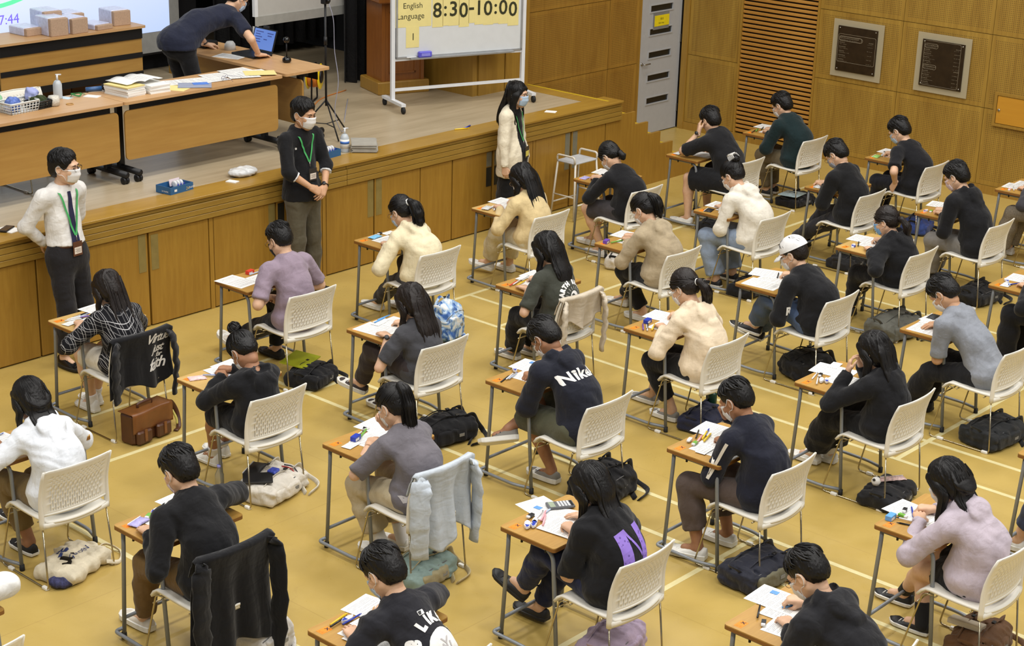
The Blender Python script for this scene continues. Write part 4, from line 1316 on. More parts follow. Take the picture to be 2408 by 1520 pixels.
            cap = SDF(ctr-.07, ctr+.07, .008); cap.ell(ctr, (.036, .036, .036), 0); hv.append(cap.mesh())
            tie = MB(); fr_ = hand_frame(out, lt2)
            tie.tube([base_+out*.004+(fr_[:, 0]*math.cos(a)+fr_[:, 2]*math.sin(a))*.028 for a in np.linspace(0, 2*PI, 14, endpoint=False)], .009, 6, closed=True)
            mobj('hair_tie', tie.mesh('hair_tie'), g('tiemat', plain('hair_tie_floral', (206, 188, 172), .8, var=.35, scale=160)), root)
        hv.append(mb_quads(mb))
        mobj('hair', np_mesh('hair', *cat_meshes(hv)), hmat, root)
    if g('mask', 'blue'):
        mo = mobj('face_mask', np_mesh('face_mask', *place(MASKM, HR, head, sc=hs)), M_MASK[g('mask', 'blue')], root)
        for q in LOOPM: mobj('ear_loop', np_mesh('ear_loop', *place(q, HR, head, sc=hs)), M_MASK['black' if g('mask', 'blue') == 'black' else 'white'], mo)
    if g('glasses'): mobj('glasses', np_mesh('glasses', *place(GLASSM, HR, head, sc=hs)), M_GLSG if g('glasses') == 'wire' else M_GLS, root)
    if g('eyes', stand):
        for q in EYEM: mobj('eye', np_mesh('eye', *place(q, HR, head, sc=hs)), M_EYE, root)
        for q in BROWM: mobj('eyebrow', np_mesh('eyebrow', *place(q, HR, head, sc=hs)), hmat, root)
    if g('watch'):
        el, wr, d, sp = L if g('watch') != 'R' else Rr
        u = nrm(wr-el); c = wr-u*.02; f1 = nrm(np.cross(u, A3(.3, .2, 1))); f2 = np.cross(u, f1); mb = MB()
        mb.tube([c+(f1*math.cos(a)+f2*math.sin(a))*.031 for a in np.linspace(0, 2*PI, 14, endpoint=False)], .007, 6, closed=True, flat=.5)
        w_ = mobj('watch', mb.mesh('watch_strap'), M_WATCH, root)
        nn = nrm(A3(-.5, -.5, 1)); nn = nrm(nn-u*(nn@u)); q = c+nn*.033; m = Matrix.Translation(Vector(q)) @ Vector(nn).to_track_quat('Z', 'Y').to_matrix().to_4x4()
        mm = MB(); mm.lathe([(.018, 0), (.018, .008), (.015, .010)], 12, M=m); mobj('watch_case', mm.mesh('watch_case'), M_WATCH, w_)
    info = dict(root=root, nb=nb, mid=mid, hip=hip, tdir=tdir, lat=lat, fro=fro, top=tm, topo=topo, over=overo, head=head, HR=HR, hs=hs, L=L, R=Rr, LL=LL, RL=RL, up=up)
    return info
def print_on(info, me, mat, centre, name='printed_design', axis=None, lift=.0025, size=None, up=None, maxe=.014):
    """lay a flat design (mesh in xy) on the back of a garment; centre = (x across, z down from neck along the spine)"""
    lat, fro, tdir = info['lat'], info['fro'], nrm(info['nb']-info['hip']) if up is None else up
    f2 = nrm(np.cross(tdir, lat)); f2 = f2 if f2@fro > 0 else -f2
    if axis is not None: f2 = nrm(np.asarray(axis, float)); lat = nrm(np.cross(f2, tdir)); tdir = np.cross(lat, f2)
    o = info['nb']-tdir*centre[1]+lat*centre[0]
    bm = bmesh.new(); bm.from_mesh(me); bmesh.ops.triangulate(bm, faces=bm.faces)
    for _ in range(3):
        ed = [e for e in bm.edges if e.calc_length() > maxe]
        if not ed: break
        bmesh.ops.subdivide_edges(bm, edges=ed, cuts=1); bmesh.ops.triangulate(bm, faces=bm.faces)
    gm = info['top']
    if 'bvh' not in info:
        info['bvh'] = BVHTree.FromPolygons([v.co for v in gm.vertices], [tuple(p.vertices) for p in gm.polygons])
    bad = []
    for v in bm.verts:
        p = o+lat*v.co.x+tdir*v.co.y-f2*.5
        hit = info['bvh'].ray_cast(Vector(p), Vector(f2), 1.2)
        if hit[0] is None: bad.append(v); continue
        v.co = hit[0]+hit[1]*lift if hit[1].dot(Vector(f2)) < 0 else hit[0]-Vector(f2)*lift
    if bad: bmesh.ops.delete(bm, geom=bad, context='VERTS')
    m2 = bpy.data.meshes.new(name); bm.to_mesh(m2); bm.free(); m2.materials.clear()
    return mobj(name, m2, mat, info['topo'])
# ------------------------------------------------------------------ seating plan (world metres, read off the calibrated floor grid)
SEAT = {  # desk front-left corner x,y ; chair centre x,y
 1: (6.764,-1.034, 6.978,-1.634), 2: (8.248,-1.134, 8.518,-1.749), 3: (6.722,-2.621, 6.955,-3.161), 4: (5.15,-2.62, 5.375,-3.17),
 5: (5.097,-4.162, 5.318,-4.695), 6: (9.81,-1.076, 10.001,-1.686), 7: (8.23,-2.686, 8.444,-3.248), 8: (6.685,-4.132, 6.888,-4.744),
 9: (5.076,-5.804, 5.305,-6.37), 10: (11.301,-1.063, 11.548,-1.586), 11: (9.805,-2.737, 9.971,-3.248), 12: (8.216,-4.101, 8.436,-4.776),
 13: (6.619,-5.70, 6.848,-6.324), 14: (12.816,-1.016, 12.884,-1.635), 15: (11.276,-2.554, 11.511,-3.099), 16: (9.749,-4.093, 9.962,-4.664),
 17: (8.18,-5.693, 8.435,-6.224), 18: (6.603,-7.26, 6.825,-7.85), 19: (14.301,-1.034, 14.56,-1.68), 20: (12.774,-2.514, 13.003,-3.024),
 21: (11.261,-4.05, 11.449,-4.697), 22: (9.733,-5.626, 9.962,-6.202), 23: (8.16,-7.203, 8.371,-7.735), 24: (15.754,-.992, 15.896,-1.595),
 25: (14.276,-2.757, 14.385,-3.213), 26: (12.748,-4.07, 13.02,-4.533), 27: (11.255,-5.572, 11.386,-6.239), 28: (15.78,-2.531, 15.875,-3.075),
 29: (14.266,-3.984, 14.344,-4.582), 30: (12.76,-5.526, 12.96,-6.13), 31: (15.63,-4.103, 15.85,-4.68), 32: (9.71,-7.318, 9.93,-7.90), 0: (3.55,-4.16, 3.77,-4.70)}
DESC = {1: 'the student in the plaid shirt', 2: 'the student in the mauve T-shirt', 3: 'the student with a hair bun', 4: 'the student in the white jacket',
 5: 'the student in the plain black sweatshirt', 6: 'the student in the cream rain jacket', 7: 'the student in charcoal T-shirt', 8: 'the student with grey lettered T-shirt',
 9: 'the student in the MLB shirt', 10: 'the student in the camel jumper', 11: 'the student in the earth-print shirt', 12: 'the student in the NikeAir hoodie',
 13: 'the student with the purple N shirt', 14: 'the student slumped over in black jumper', 15: 'the student in the taupe hoodie', 16: 'the student in the cream hoodie',
 17: 'the student in the navy track jacket', 18: 'the short-haired student in black hoodie', 19: 'the big student in black shorts', 20: 'the student with a claw clip',
 21: 'the student in the white cap', 22: 'the student holding face in hands', 23: 'the student in the lilac jacket', 24: 'the student in the dark green shirt',
 25: 'the student with white shirt collar', 26: 'the student in the sky-blue mask', 27: 'the student in the grey T-shirt', 28: 'the student in the splash-print T-shirt',
 29: 'the student in the pink mask', 30: 'the student in loose black trousers', 31: 'the student in speckled trousers', 32: 'the student in white loafers', 0: 'the student with a white sleeve'}
def tee(c, **k): return dict(name='t_shirt', mat=fabric(c), sleeve='short', ease=.022, **k)
def sweat(c, **k): return dict(name='sweatshirt', mat=fabric(c), sleeve='long', ease=.028, **k)
def hoodie(c, **k): return dict(name='hoodie', mat=fabric(c), sleeve='long', ease=.032, hood=True, **k)
def trous(c, **k): return dict(name='trousers', mat=fabric(c), **k)
def shorts(c, **k): return dict(name='shorts', mat=fabric(c), len='short', **k)
def plaid_material():
    m, t = base('plaid_flannel', srgb(20, 20, 24), .9, 0, .2)
    x, y, z = t.sep(t.coord((1, 1, 1), (0, .15, .1)))
    def stripes(a, p, offs, w):
        out = None
        for o in offs:
            f = t.math('FRACT', t.math('ADD', t.math('DIVIDE', a, p), 50+o)); s = t.math('LESS_THAN', f, w)
            out = s if out is None else t.math('MAXIMUM', out, s)
        return out
    s1 = stripes(x, .075, (0, .2), .036); s2 = stripes(t.math('MULTIPLY_ADD', y, -.6, z), .075, (0, .2), .036)
    s3 = stripes(x, .075, (.55,), .06); s4 = stripes(t.math('MULTIPLY_ADD', y, -.6, z), .075, (.55,), .06)
    a = t.math('MULTIPLY', t.math('MAXIMUM', s1, s2), .6); b = t.math('MULTIPLY', t.math('MAXIMUM', s3, s4), .18)
    t.col(t.mix(t.math('MAXIMUM', a, b), srgb(20, 20, 24), srgb(216, 214, 214)))
    t.bump(t.noise(t.coord(), 9, 3), .4, .03)
    return m
ELB = dict(pole=(-1, -.1, -.12))
ELR = dict(pole=(1, -.1, -.12))
BLK = (19, 19, 22)
OUT = (-.8, -.5, -.32); OUTR = (.8, -.5, -.32)
def Lh(x, y, z=.762, **k): return dict(h=(x, y, z), **k)
ST = {
 1: dict(fem=1, scale=.97, head=(0, .13, 1.04), hrot=(.6, 0, 0), hair='half', hmat=H_BRN, hlen=.27, hw=.07, sidelen=.08, top=dict(name='plaid_shirt', mat=plaid_material(), sleeve='elbow', ease=.03, len=.13, collar=.01), bottom=shorts((222, 216, 202), f=.8), shoe='hightop', sock=1, sockh=.05,
         L=Lh(-.12, .34, s='flat'), R=Lh(.1, .4), LL=dict(a=(-.0, .40, .1)), RL=dict(a=(.10, .5, .1)), mask='white', glasses='wire'),
 2: dict(head=(0, .13, 1.12), hrot=(.6, 0, 0), hair='crop', top=tee((146, 130, 144), sl=.85, len=.13), bottom=trous(BLK), shoe='offwhite', L=Lh(-.06, .17, .66, d=(.8, .5, -.2), s='fist', pole=(-1, -.5, -.4)), R=Lh(.06, .2, .66, d=(-.8, .5, -.2), s='fist'),
         LL=dict(a=(.02, .74, .12), f=(0, 1, .35)), RL=dict(a=(.2, .42, .1), shoe='black'), mask='black', glasses='wire', bulk=1.02),
 3: dict(fem=1, scale=.97, head=(0, .10, .985), hrot=(1.05, 0, 0), hair='bun', tie=(0, -.06, .12), top=hoodie(BLK, len=.12), bottom=shorts(BLK, f=.9), shoe='hightop', sock=1, L=Lh(.0, .36, pole=OUT), R=Lh(.06, .42, pole=OUTR),
         LL=dict(a=(.05, .52, .1)), RL=dict(a=(.19, .6, .1)), mask='white', skin='tan'),
 4: dict(fem=1, head=(0, .21, 1.05), hrot=(.65, 0, 0), hair='long', hlen=.06, hw=.075, sidelen=.07, nst=60, top=hoodie((220, 224, 230), len=.16), bottom=trous((118, 98, 60), f=.8), shoe='vans', L=Lh(-.16, .38, s='flat', pole=OUT), R=Lh(.12, .4, pole=OUTR),
         LL=dict(a=(-.04, .27, .1)), RL=dict(a=(.12, .66, .12)), mask='white', skin='tan'),
 5: dict(head=(0, .2, 1.1), hrot=(.7, .0, 0), hair='short', top=sweat(BLK, len=.14), bottom=trous((110, 86, 50)), shoe='offwhite', L=Lh(-.17, .31, .765, s='flat', d=(.25, 1, -.1), pole=(-.45, -.8, -.5)), R=Lh(.16, .40, pole=(1, -.15, .05)),
         LL=dict(a=(-.05, .52, .1)), RL=dict(a=(.16, .05, .1)), mask='pink', seed=5),
 6: dict(fem=1, head=(0, .22, 1.03), hrot=(.62, 0, 0), hair='pony', pdir=(.05, -.55, -1), plen=.24, pw=.04, top=hoodie((226, 214, 180), len=.16), bottom=trous((56, 54, 54)), shoe='white', L=Lh(-.12, .30, s='fist', pole=(-.8, -.4, -.7)), R=Lh(.1, .38),
         LL=dict(a=(.15, .66, .1)), RL=dict(a=(.32, .48, .1)), mask='blue', glasses='wire'),
 7: dict(fem=1, head=(0, .10, 1.0), hrot=(.55, 0, 0), hair='long', hmat=H_BRN, hlen=.17, hw=.085, sidelen=.16, top=tee((66, 66, 70), sl=.8), bottom=trous((56, 48, 48)), shoe='brown', L=Lh(-.15, .24, s='flat', d=(.25, 1, 0), pole=(-.7, -.2, -.9)), R=Lh(.1, .35),
         LL=dict(a=(.0, .62, .24), f=(-.3, 1, .25)), RL=dict(a=(.12, .48, .1)), watch=1, mask='white'),
 8: dict(fem=1, head=(0, .18, 1.05), hrot=(.6, 0, 0), hair='pony', tie=(0, -.1, .075), pdir=(.02, -.35, -1), plen=.3, pw=.032, tier=.006, tiemat=H_BLK, top=tee((108, 104, 110), sl=.92, len=.13), bottom=trous((184, 170, 140), flare=.03, f=.75), shoe='white', sock=1, sockh=.09,
         L=Lh(.02, .38, .76, s='flat', d=(.9, .5, 0), pole=OUT), R=Lh(.06, .36, .92, d=(-.4, .2, .9), n=(.6, .6, 0), pole=(1, 0, -.4)), LL=dict(a=(-.03, .25, .1)), RL=dict(a=(.14, .25, .1)), mask='white'),
 9: dict(head=(0, .25, 1.085), hrot=(.8, 0, 0), hair='short', top=tee((30, 30, 36), sl=.85, len=.14), bottom=trous(BLK), shoe='white', L=Lh(-.12, .36, s='flat', pole=OUT), R=Lh(.14, .42, pole=(1, -.1, .0)), mask='blue', seed=9),
 10: dict(fem=1, head=(0, .12, 1.04), hrot=(.68, 0, 0), hair='half', hlen=.24, hw=.09, sidelen=.06, top=sweat((212, 190, 142), len=.16), bottom=trous((212, 200, 168), flare=.02, f=.8), shoe='white', L=Lh(-.1, .33, pole=(-.7, -.4, -.7)), R=Lh(.12, .36, .77, s='pen'),
         LL=dict(a=(.10, .60, .13), f=(-.3, 1, .2)), RL=dict(a=(.28, .5, .1)), mask='white', glasses='wire'),
 11: dict(fem=1, head=(0, .12, 1.075), hrot=(.55, 0, 0), hair='long', hlen=.08, hw=.085, sidelen=.14, top=tee((62, 64, 56), sl=.88, len=.14), bottom=trous(BLK, flare=.025), shoe='grey', L=Lh(-.12, .26, s='flat', d=(.2, 1, 0), pole=(-.7, -.2, -.8)), R=Lh(.1, .36),
         LL=dict(a=(.13, .55, .1)), RL=dict(a=(.3, .5, .1)), mask='white'),
 12: dict(head=(0, .33, 1.075), hrot=(1.0, 0, 0), hair='short', seed=12, top=hoodie((27, 29, 40), len=.13), bottom=dict(name='shorts', mat=fabric((82, 82, 64)), len='knee', f=.1, ease=.03), shoe='grey', L=Lh(.06, .42, s='flat', d=(1, .3, 0), pole=OUT), R=Lh(.0, .48, pole=OUTR, d=(-1, .4, 0)),
         LL=dict(a=(.05, .27, .1)), RL=dict(a=(-.16, .50, .40), f=(-.75, .65, -.1), u=(.35, .5, .8), pole=(.9, .3, .4)), mask='white', glasses='wire', skin='tan'),
 13: dict(fem=1, bulk=1.14, head=(0, .16, 1.05), hrot=(.6, 0, 0), hair='long', hlen=.12, hw=.07, sidelen=.34, nst=60, top=tee(BLK, sl=.98, len=.13), bottom=trous((28, 34, 62)), shoe='black', L=Lh(-.02, .31, .775, s='pen', d=(.3, 1, .1), pole=(-.5, -.2, -.9)), R=Lh(.15, .36, s='flat'),
         LL=dict(a=(-.0, .62, .27), f=(-.2, .8, .5)), RL=dict(a=(.10, .58, .12)), mask=None),
 14: dict(fem=1, head=(0, .22, 1.02), hrot=(.95, 0, 0), hair='pony', tie=(0, -.09, -.04), plen=.05, pw=.02, tiemat=H_BLK, tier=.005, top=sweat(BLK, len=.15, collarmat=fabric((222, 220, 214))), bottom=shorts((64, 60, 62), f=.85), shoe='white', L=Lh(.02, .42, pole=OUT), R=Lh(.05, .46, pole=OUTR),
         LL=dict(a=(-.03, .25, .1)), RL=dict(a=(.2, .55, .1)), mask='white'),
 15: dict(fem=1, head=(0, .2, 1.06), hrot=(.75, 0, 0), hair='pony', tie=(0, -.10, .05), pdir=(.25, -.5, -1), plen=.2, pw=.038, tier=.016, top=hoodie((168, 152, 124), len=.2), bottom=trous(BLK, f=.9), shoe='offwhite', L=Lh(.0, .38, pole=OUT), R=Lh(.08, .44, pole=OUTR),
         LL=dict(a=(.12, .24, .1)), RL=dict(a=(.32, .62, .1)), mask='white'),
 16: dict(fem=1, head=(0, .18, 1.09), hrot=(.6, 0, 0), hair='pony', hmat=H_BRN, tie=(0, -.115, .0), pdir=(.25, -.3, -1), plen=.2, pw=.03, tier=.007, top=hoodie((226, 208, 180), len=.14), bottom=trous(BLK, f=.78), shoe='grey', L=Lh(-.04, .36, pole=OUT), R=Lh(.2, .42, .775, s='pen'),
         LL=dict(a=(.02, .24, .1)), RL=dict(a=(.18, .56, .1)), mask='white', glasses='wire'),
 17: dict(head=(0, .2, 1.075), hrot=(.68, 0, 0), hair='crop', seed=17, top=sweat((25, 27, 40), len=.15, collar=-.03), bottom=trous((82, 70, 64), f=.72, flare=.02), shoe='white', L=Lh(.04, .33, s='fist', d=(.5, .9, 0), pole=(-.8, -.2, -.6)), R=Lh(.07, .34, .97, s='fist', d=(-.4, .1, .9), n=(.7, .7, 0), pole=(1, 0, -.5)),
         LL=dict(a=(-.17, .30, .1), f=(-.25, 1, 0)), RL=dict(a=(.13, .28, .1)), mask='white', skin='tan'),
 18: dict(head=(0, .26, 1.055), hrot=(.85, 0, 0), hair='crop', seed=18, top=hoodie((26, 26, 30), len=.13), bottom=trous(BLK), shoe='black', L=Lh(-.02, .36, pole=OUT), R=Lh(.16, .44, .78, s='pen'), mask='white', glasses='wire'),
 19: dict(bulk=1.2, head=(0, .29, 1.115), hrot=(.65, -.25, 0), hair='short', seed=19, fringe=1.5, top=tee((22, 22, 25), sl=.95, len=.15), bottom=dict(name='shorts', mat=fabric(BLK), len='short', f=.9, ease=.035), shoe='white', L=Lh(-.075, .375, 1.06, d=(.35, .25, .9), n=(-.6, .7, .2), s='relax', pole=(-.5, .3, -.8)), R=Lh(.15, .45),
         LL=dict(a=(-.17, .38, .1)), RL=dict(a=(.17, .38, .1)), mask=None, glasses='dark', watch=1),
 20: dict(fem=1, head=(0, .25, 1.07), hrot=(.72, 0, 0), hair='bun', tie=(0, -.085, .085), tiemat=H_BLK, top=hoodie((222, 216, 202), len=.24), bottom=trous((134, 148, 168), flare=.035), shoe='vans', L=Lh(-.02, .36, s='flat', pole=(-.7, -.4, -.7)), R=Lh(.12, .4, .775, s='pen'),
         LL=dict(a=(-.11, .28, .1)), RL=dict(a=(.16, .28, .1)), mask='white', glasses='dark'),
 21: dict(head=(0, .23, 1.03), hrot=(.55, .15, 0), hair='crop', nape=1.15, hmat=H_BRN, top=sweat(BLK, len=.13), bottom=trous((72, 88, 116), flare=.02, f=.85), shoe='vans', sock=1, L=Lh(-.02, .3, .66, s='fist', pole=(-.8, -.2, -.7)), R=Lh(.2, .42, .775, s='pen'),
         LL=dict(a=(.10, .60, .32), f=(-.25, 1, .2)), RL=dict(a=(.24, .66, .22), f=(-.1, 1, .2)), mask='white', glasses='wire'),
 22: dict(fem=1, head=(0, .11, 1.02), hrot=(.5, 0, 0), hair='long', hlen=.1, hw=.085, sidelen=.14, top=hoodie(BLK, len=.16, collarmat=fabric((226, 224, 222)), cd=.07), bottom=trous((17, 17, 19), flare=.05, f=.78), shoe='white', sock=1, sockh=.16, L=Lh(-.075, .24, .93, d=(.3, .0, 1), n=(-.5, .8, 0), s='relax', pole=(-.6, .5, -.8)), R=Lh(.08, .25, .93, d=(-.3, 0, 1), n=(.5, .8, 0), s='relax', pole=(.6, .5, -.8)),
         LL=dict(a=(.12, .58, .1)), RL=dict(a=(.22, .5, .1)), mask=None),
 23: dict(fem=1, head=(0, .21, 1.03), hrot=(.66, 0, 0), hair='long', hlen=.2, hw=.088, sidelen=.22, top=hoodie((182, 170, 180), len=.17), bottom=shorts(BLK, f=.55), shoe='vans', L=Lh(.03, .38, s='flat', d=(.8, .5, 0), pole=OUT), R=Lh(.12, .42, pole=OUTR),
         LL=dict(a=(.30, .55, .1)), RL=dict(a=(.06, .30, .1), pole=(.3, .75, .5)), sock=1, sockmat=plain('sock_black', (22, 22, 24), .9), sockh=.1, mask='white'),
 24: dict(bulk=1.06, head=(0, .21, 1.08), hrot=(.65, 0, 0), hair='short', seed=24, top=dict(name='shirt', mat=fabric((20, 38, 40)), sleeve='long', ease=.03, len=.2), bottom=trous((108, 96, 72)), shoe='vans', L=Lh(.0, .38, pole=OUT), R=Lh(.1, .44, pole=OUTR), LL=dict(a=(.1, .38, .1)), RL=dict(a=(.25, .4, .1)), mask='white', glasses='wire'),
 25: dict(head=(0, .19, 1.09), hrot=(.9, 0, 0), hair='short', seed=25, fringe=1.6, top=sweat((18, 18, 20), len=.14, collarmat=fabric((222, 218, 208)), cd=.035), bottom=trous((44, 44, 50)), shoe='black', L=Lh(.02, .34, pole=OUT), R=Lh(.05, .4, pole=OUTR), LL=dict(a=(.12, .68, .1)), RL=dict(a=(.26, .62, .1)), mask='grey', glasses='wire'),
 26: dict(fem=1, scale=.95, head=(0, .14, .975), hrot=(.45, .1, 0), hair='pony', tie=(0, -.115, -.01), tiemat=H_BLK, tier=.005, pdir=(.1, -.4, -1), plen=.16, hmat=H_BRN, top=hoodie(BLK, len=.22), bottom=trous(BLK), shoe='black', L=Lh(-.18, .19, s='flat', d=(.7, .7, 0), pole=(-.7, -.5, -.5)), R=Lh(.06, .26, .775, s='pen'),
          LL=dict(a=(.12, .48, .1)), RL=dict(a=(.28, .6, .1)), mask='sky', glasses='wire', watch=1),
 27: dict(head=(0, .40, 1.05), hrot=(1.0, 0, 0), hair='short', seed=27, top=tee((134, 138, 146), sl=.9, len=.14), bottom=trous(BLK, flare=.02), shoe='black', L=Lh(.06, .44, .76, s='flat', d=(.9, .5, 0), pole=OUT), R=Lh(.06, .5, .76, s='flat', d=(-.9, .5, 0), pole=OUTR), LL=dict(a=(.0, .62, .1)), RL=dict(a=(.2, .55, .1)), mask='white', skin='mid'),
 28: dict(head=(0, .22, 1.06), hrot=(.75, 0, 0), hair='short', seed=28, top=tee((22, 22, 26), sl=.8, len=.14), bottom=trous((20, 21, 30)), shoe='black', L=Lh(-.215, .12, .50, d=(.2, .5, -.8), n=(-.8, .3, .3), s='relax', pole=(-.9, -.4, 0)), R=Lh(.12, .4, .77), LL=dict(a=(.1, .45, .1)), RL=dict(a=(.3, .5, .1)), mask='blue', glasses='wire'),
 29: dict(head=(0, .25, 1.13), hrot=(.65, 0, 0), hair='short', seed=29, top=hoodie(BLK, len=.14), bottom=trous((128, 124, 118), f=.85), shoe='black', L=Lh(.0, .38, pole=OUT), R=Lh(.08, .44, pole=OUTR), LL=dict(a=(.1, .42, .1)), RL=dict(a=(.3, .5, .1)), sock=1, sockmat=plain('sock_black', (22, 22, 24), .9), mask='pink', glasses='dark'),
 30: dict(head=(0, .2, 1.06), hrot=(.7, 0, 0), hair='short', seed=30, top=sweat(BLK), bottom=trous(BLK, flare=.03), shoe='black', L=Lh(-.08, .36), R=Lh(.12, .4), LL=dict(a=(-.1, .42, .1)), RL=dict(a=(.1, .42, .1)), mask='white'),
 31: dict(fem=1, head=(0, .2, 1.05), hrot=(.7, 0, 0), hair='long', hlen=.1, top=sweat((60, 58, 62)), bottom=dict(name='trousers', mat=plain('speckled_cloth', (122, 112, 96), .9, var=.45, scale=140), flare=.03), shoe='offwhite', L=Lh(-.08, .36), R=Lh(.12, .4), LL=dict(a=(-.08, .5, .1)), RL=dict(a=(.1, .5, .1)), mask='white'),
 32: dict(fem=1, head=(0, .2, 1.05), hrot=(.7, 0, 0), hair='long', hlen=.1, top=sweat((96, 104, 128)), bottom=trous((52, 60, 84), f=.75), shoe='white', L=Lh(-.08, .36), R=Lh(.12, .4), LL=dict(a=(-.08, .56, .1)), RL=dict(a=(.06, .3, .1)), mask='white'),
 0: dict(fem=1, head=(0, .2, 1.06), hrot=(.7, 0, 0), hair='long', hlen=.1, top=hoodie((222, 222, 220)), bottom=trous(BLK), shoe='black', L=Lh(-.08, .36), R=Lh(.2, .40, pole=(1, -.1, .05)), LL=dict(a=(-.1, .42, .1)), RL=dict(a=(.1, .42, .1)), mask='white'),
}
PLAB = {1: 'person in black and white plaid shirt with long dark hair, writing', 2: 'person in mauve T-shirt and black mask sitting with hands in lap', 3: 'person in black hoodie with hair bun bent low over the desk',
 4: 'person with black bob in white hooded jacket and khaki trousers', 5: 'person in plain black sweatshirt and brown trousers, elbow raised', 6: 'person with ponytail in cream rain jacket and blue mask',
 7: 'person with long hair in charcoal T-shirt wearing a watch, legs stretched out', 8: 'person with ponytail in grey T-shirt lettered GAL and beige trousers', 9: 'person in black T-shirt printed MLB LIKE around a white ball',
 10: 'person with long loose hair in camel jumper and cream trousers', 11: 'person with bobbed hair in dark olive T-shirt printed with the earth', 12: 'person in navy hoodie lettered NikeAir and olive shorts, legs crossed',
 13: 'person with long hair in black T-shirt with large purple letter N', 14: 'person in black jumper and grey shorts slumped over the desk', 15: 'person in taupe hoodie with a white scrunchie',
 16: 'person in cream hoodie and black trousers with a low ponytail', 17: 'person in navy track jacket with white sleeve stripe and brown trousers', 18: 'person in black hoodie with cropped hair holding a blue pen',
 19: 'big person in black T-shirt and shorts resting cheek on one hand', 20: 'person in white hoodie with a white claw clip in the hair', 21: 'person in white cap, black sweatshirt and blue jeans',
 22: 'person with long straight hair in black hoodie holding face in both hands', 23: 'person with long straight hair in lilac hooded jacket, bare legs crossed', 24: 'person in dark green shirt and khaki trousers by the louvre',
 25: 'person in black jumper with white shirt collar and grey mask', 26: 'person in sky-blue mask and black jacket with low ponytail', 27: 'person in grey T-shirt bent far over the desk, black trousers',
 28: 'person in black T-shirt with white splash print, hand on the seat', 29: 'person in pale pink mask and black hoodie with grey trousers', 30: 'person in loose black trousers, mostly out of view',
 31: 'person in brown speckled trousers, mostly out of view', 32: 'person in rolled dark jeans and white shoes, mostly out of view', 0: 'person whose white jacket sleeve shows, mostly out of view'}
INFO = {}
CAMP = A3(0, -11.6, 5.1)
PALE = {1, 3, 26, 10}
for sid, (dx, dy, cx, cy) in SEAT.items():
    desk(dx+DW/2-.005, dy-DD/2, 0, 'wooden exam desk with grey tube legs used by '+DESC[sid], pale=sid in PALE)
    chair(cx, cy, 0, 'white slotted plastic chair under '+DESC[sid])
    P = ST[sid]; P.setdefault('seed', sid)
    P['vox'] = max(.0095, .00105*np.linalg.norm(A3(cx, cy, 1)-CAMP))
    INFO[sid] = person(PLAB[sid], (cx, cy), 0, P)
# ------------------------------------------------------------------ prints and accessories on the seated students
M_PWHITE = plain('print_white', (226, 224, 220), .7); M_PGREY = plain('print_pale_grey', (176, 172, 172), .7)
def mesh_of(mb): return mb.mesh('design')
def disc(r, n=28, sx=1.0, cx=0, cy=0):
    return [(cx+r*sx*math.cos(2*PI*i/n), cy+r*math.sin(2*PI*i/n), 0) for i in range(n)]
def poly_mesh(polys):
    mb = MB()
    for p in polys: mb.add([(x[0], x[1], 0) for x in p], [tuple(range(len(p)))])
    return mb.mesh('design')
def ring_poly(r0, r1, n=32, a0=0, a1=2*PI, cx=0, cy=0, sx=1):
    out = []
    for i in range(n):
        a, b = a0+(a1-a0)*i/n, a0+(a1-a0)*(i+1)/n
        P = lambda r, t: (cx+r*math.cos(t)*sx, cy+r*math.sin(t))
        out.append([P(r0, a), P(r1, a), P(r1, b), P(r0, b)])
    return out
def star_poly(cx, cy, r, r2, n=5):
    return [(cx+(r if i % 2 == 0 else r2)*math.sin(PI*i/n), cy+(r if i % 2 == 0 else r2)*math.cos(PI*i/n)) for i in range(2*n)]
def arc_text(info, s, R, size, a0, da, mat, centre, bold=.003, name='printed_letter'):
    for i, ch in enumerate(s):
        if ch == ' ': continue
        me = text_mesh(ch, size, 'CENTER', bold=bold); a = a0-da*i
        me.transform(Matrix.Translation((R*math.cos(a), R*math.sin(a), 0)) @ Matrix.Rotation(a-PI/2, 4, 'Z'))
        print_on(info, me, mat, centre, name)
# 12: NikeAir across the shoulders
me = text_mesh('NikeAir', .108, 'CENTER', spacing=1.06, bold=.0035); print_on(INFO[12], me, M_PWHITE, (.03, .185), 'printed_lettering')
# 9: MLB LIKE round a white ball
for i, (ch, a) in enumerate(zip('MLB LIKE', (200, 176, 152, 0, 118, 98, 84, 62))):
    if ch == ' ': continue
    m_ = text_mesh(ch, .062, 'CENTER', bold=.005); a = math.radians(a); m_.transform(Matrix.Translation((.135*math.cos(a), .135*math.sin(a), 0)) @ Matrix.Rotation(a-PI/2, 4, 'Z'))
    print_on(INFO[9], m_, M_PWHITE, (.03, .25), 'printed_letter')
print_on(INFO[9], poly_mesh([disc(.105, sx=.95)]), M_PWHITE, (.03, .25), 'printed_ball')
ny = text_mesh('N', .09, 'CENTER'); print_on(INFO[9], ny, M_PGREY, (.03, .28), 'printed_monogram', lift=.0045)
ny = text_mesh('Y', .09, 'CENTER'); print_on(INFO[9], ny, M_PGREY, (.03, .255), 'printed_monogram', lift=.0048)
for k in range(3):
    print_on(INFO[9], poly_mesh(ring_poly(.118+.016*k, .124+.016*k, 20, -1.2, .75, cx=-.01)), M_PWHITE if k != 1 else INFO[9]['top'].materials[0], (.03, .25), 'printed_ring', lift=.004)
for x, z, r in ((-.19, .22, .022), (.15, .31, .012)): print_on(INFO[9], poly_mesh([star_poly(x, 0, r, r*.5)]), M_PWHITE, (.04, z-.02), 'printed_star')
print_on(INFO[9], poly_mesh([rrect(-.02, -.011, .02, .011, .004)]), M_PWHITE, (.0, .055), 'neck_badge')
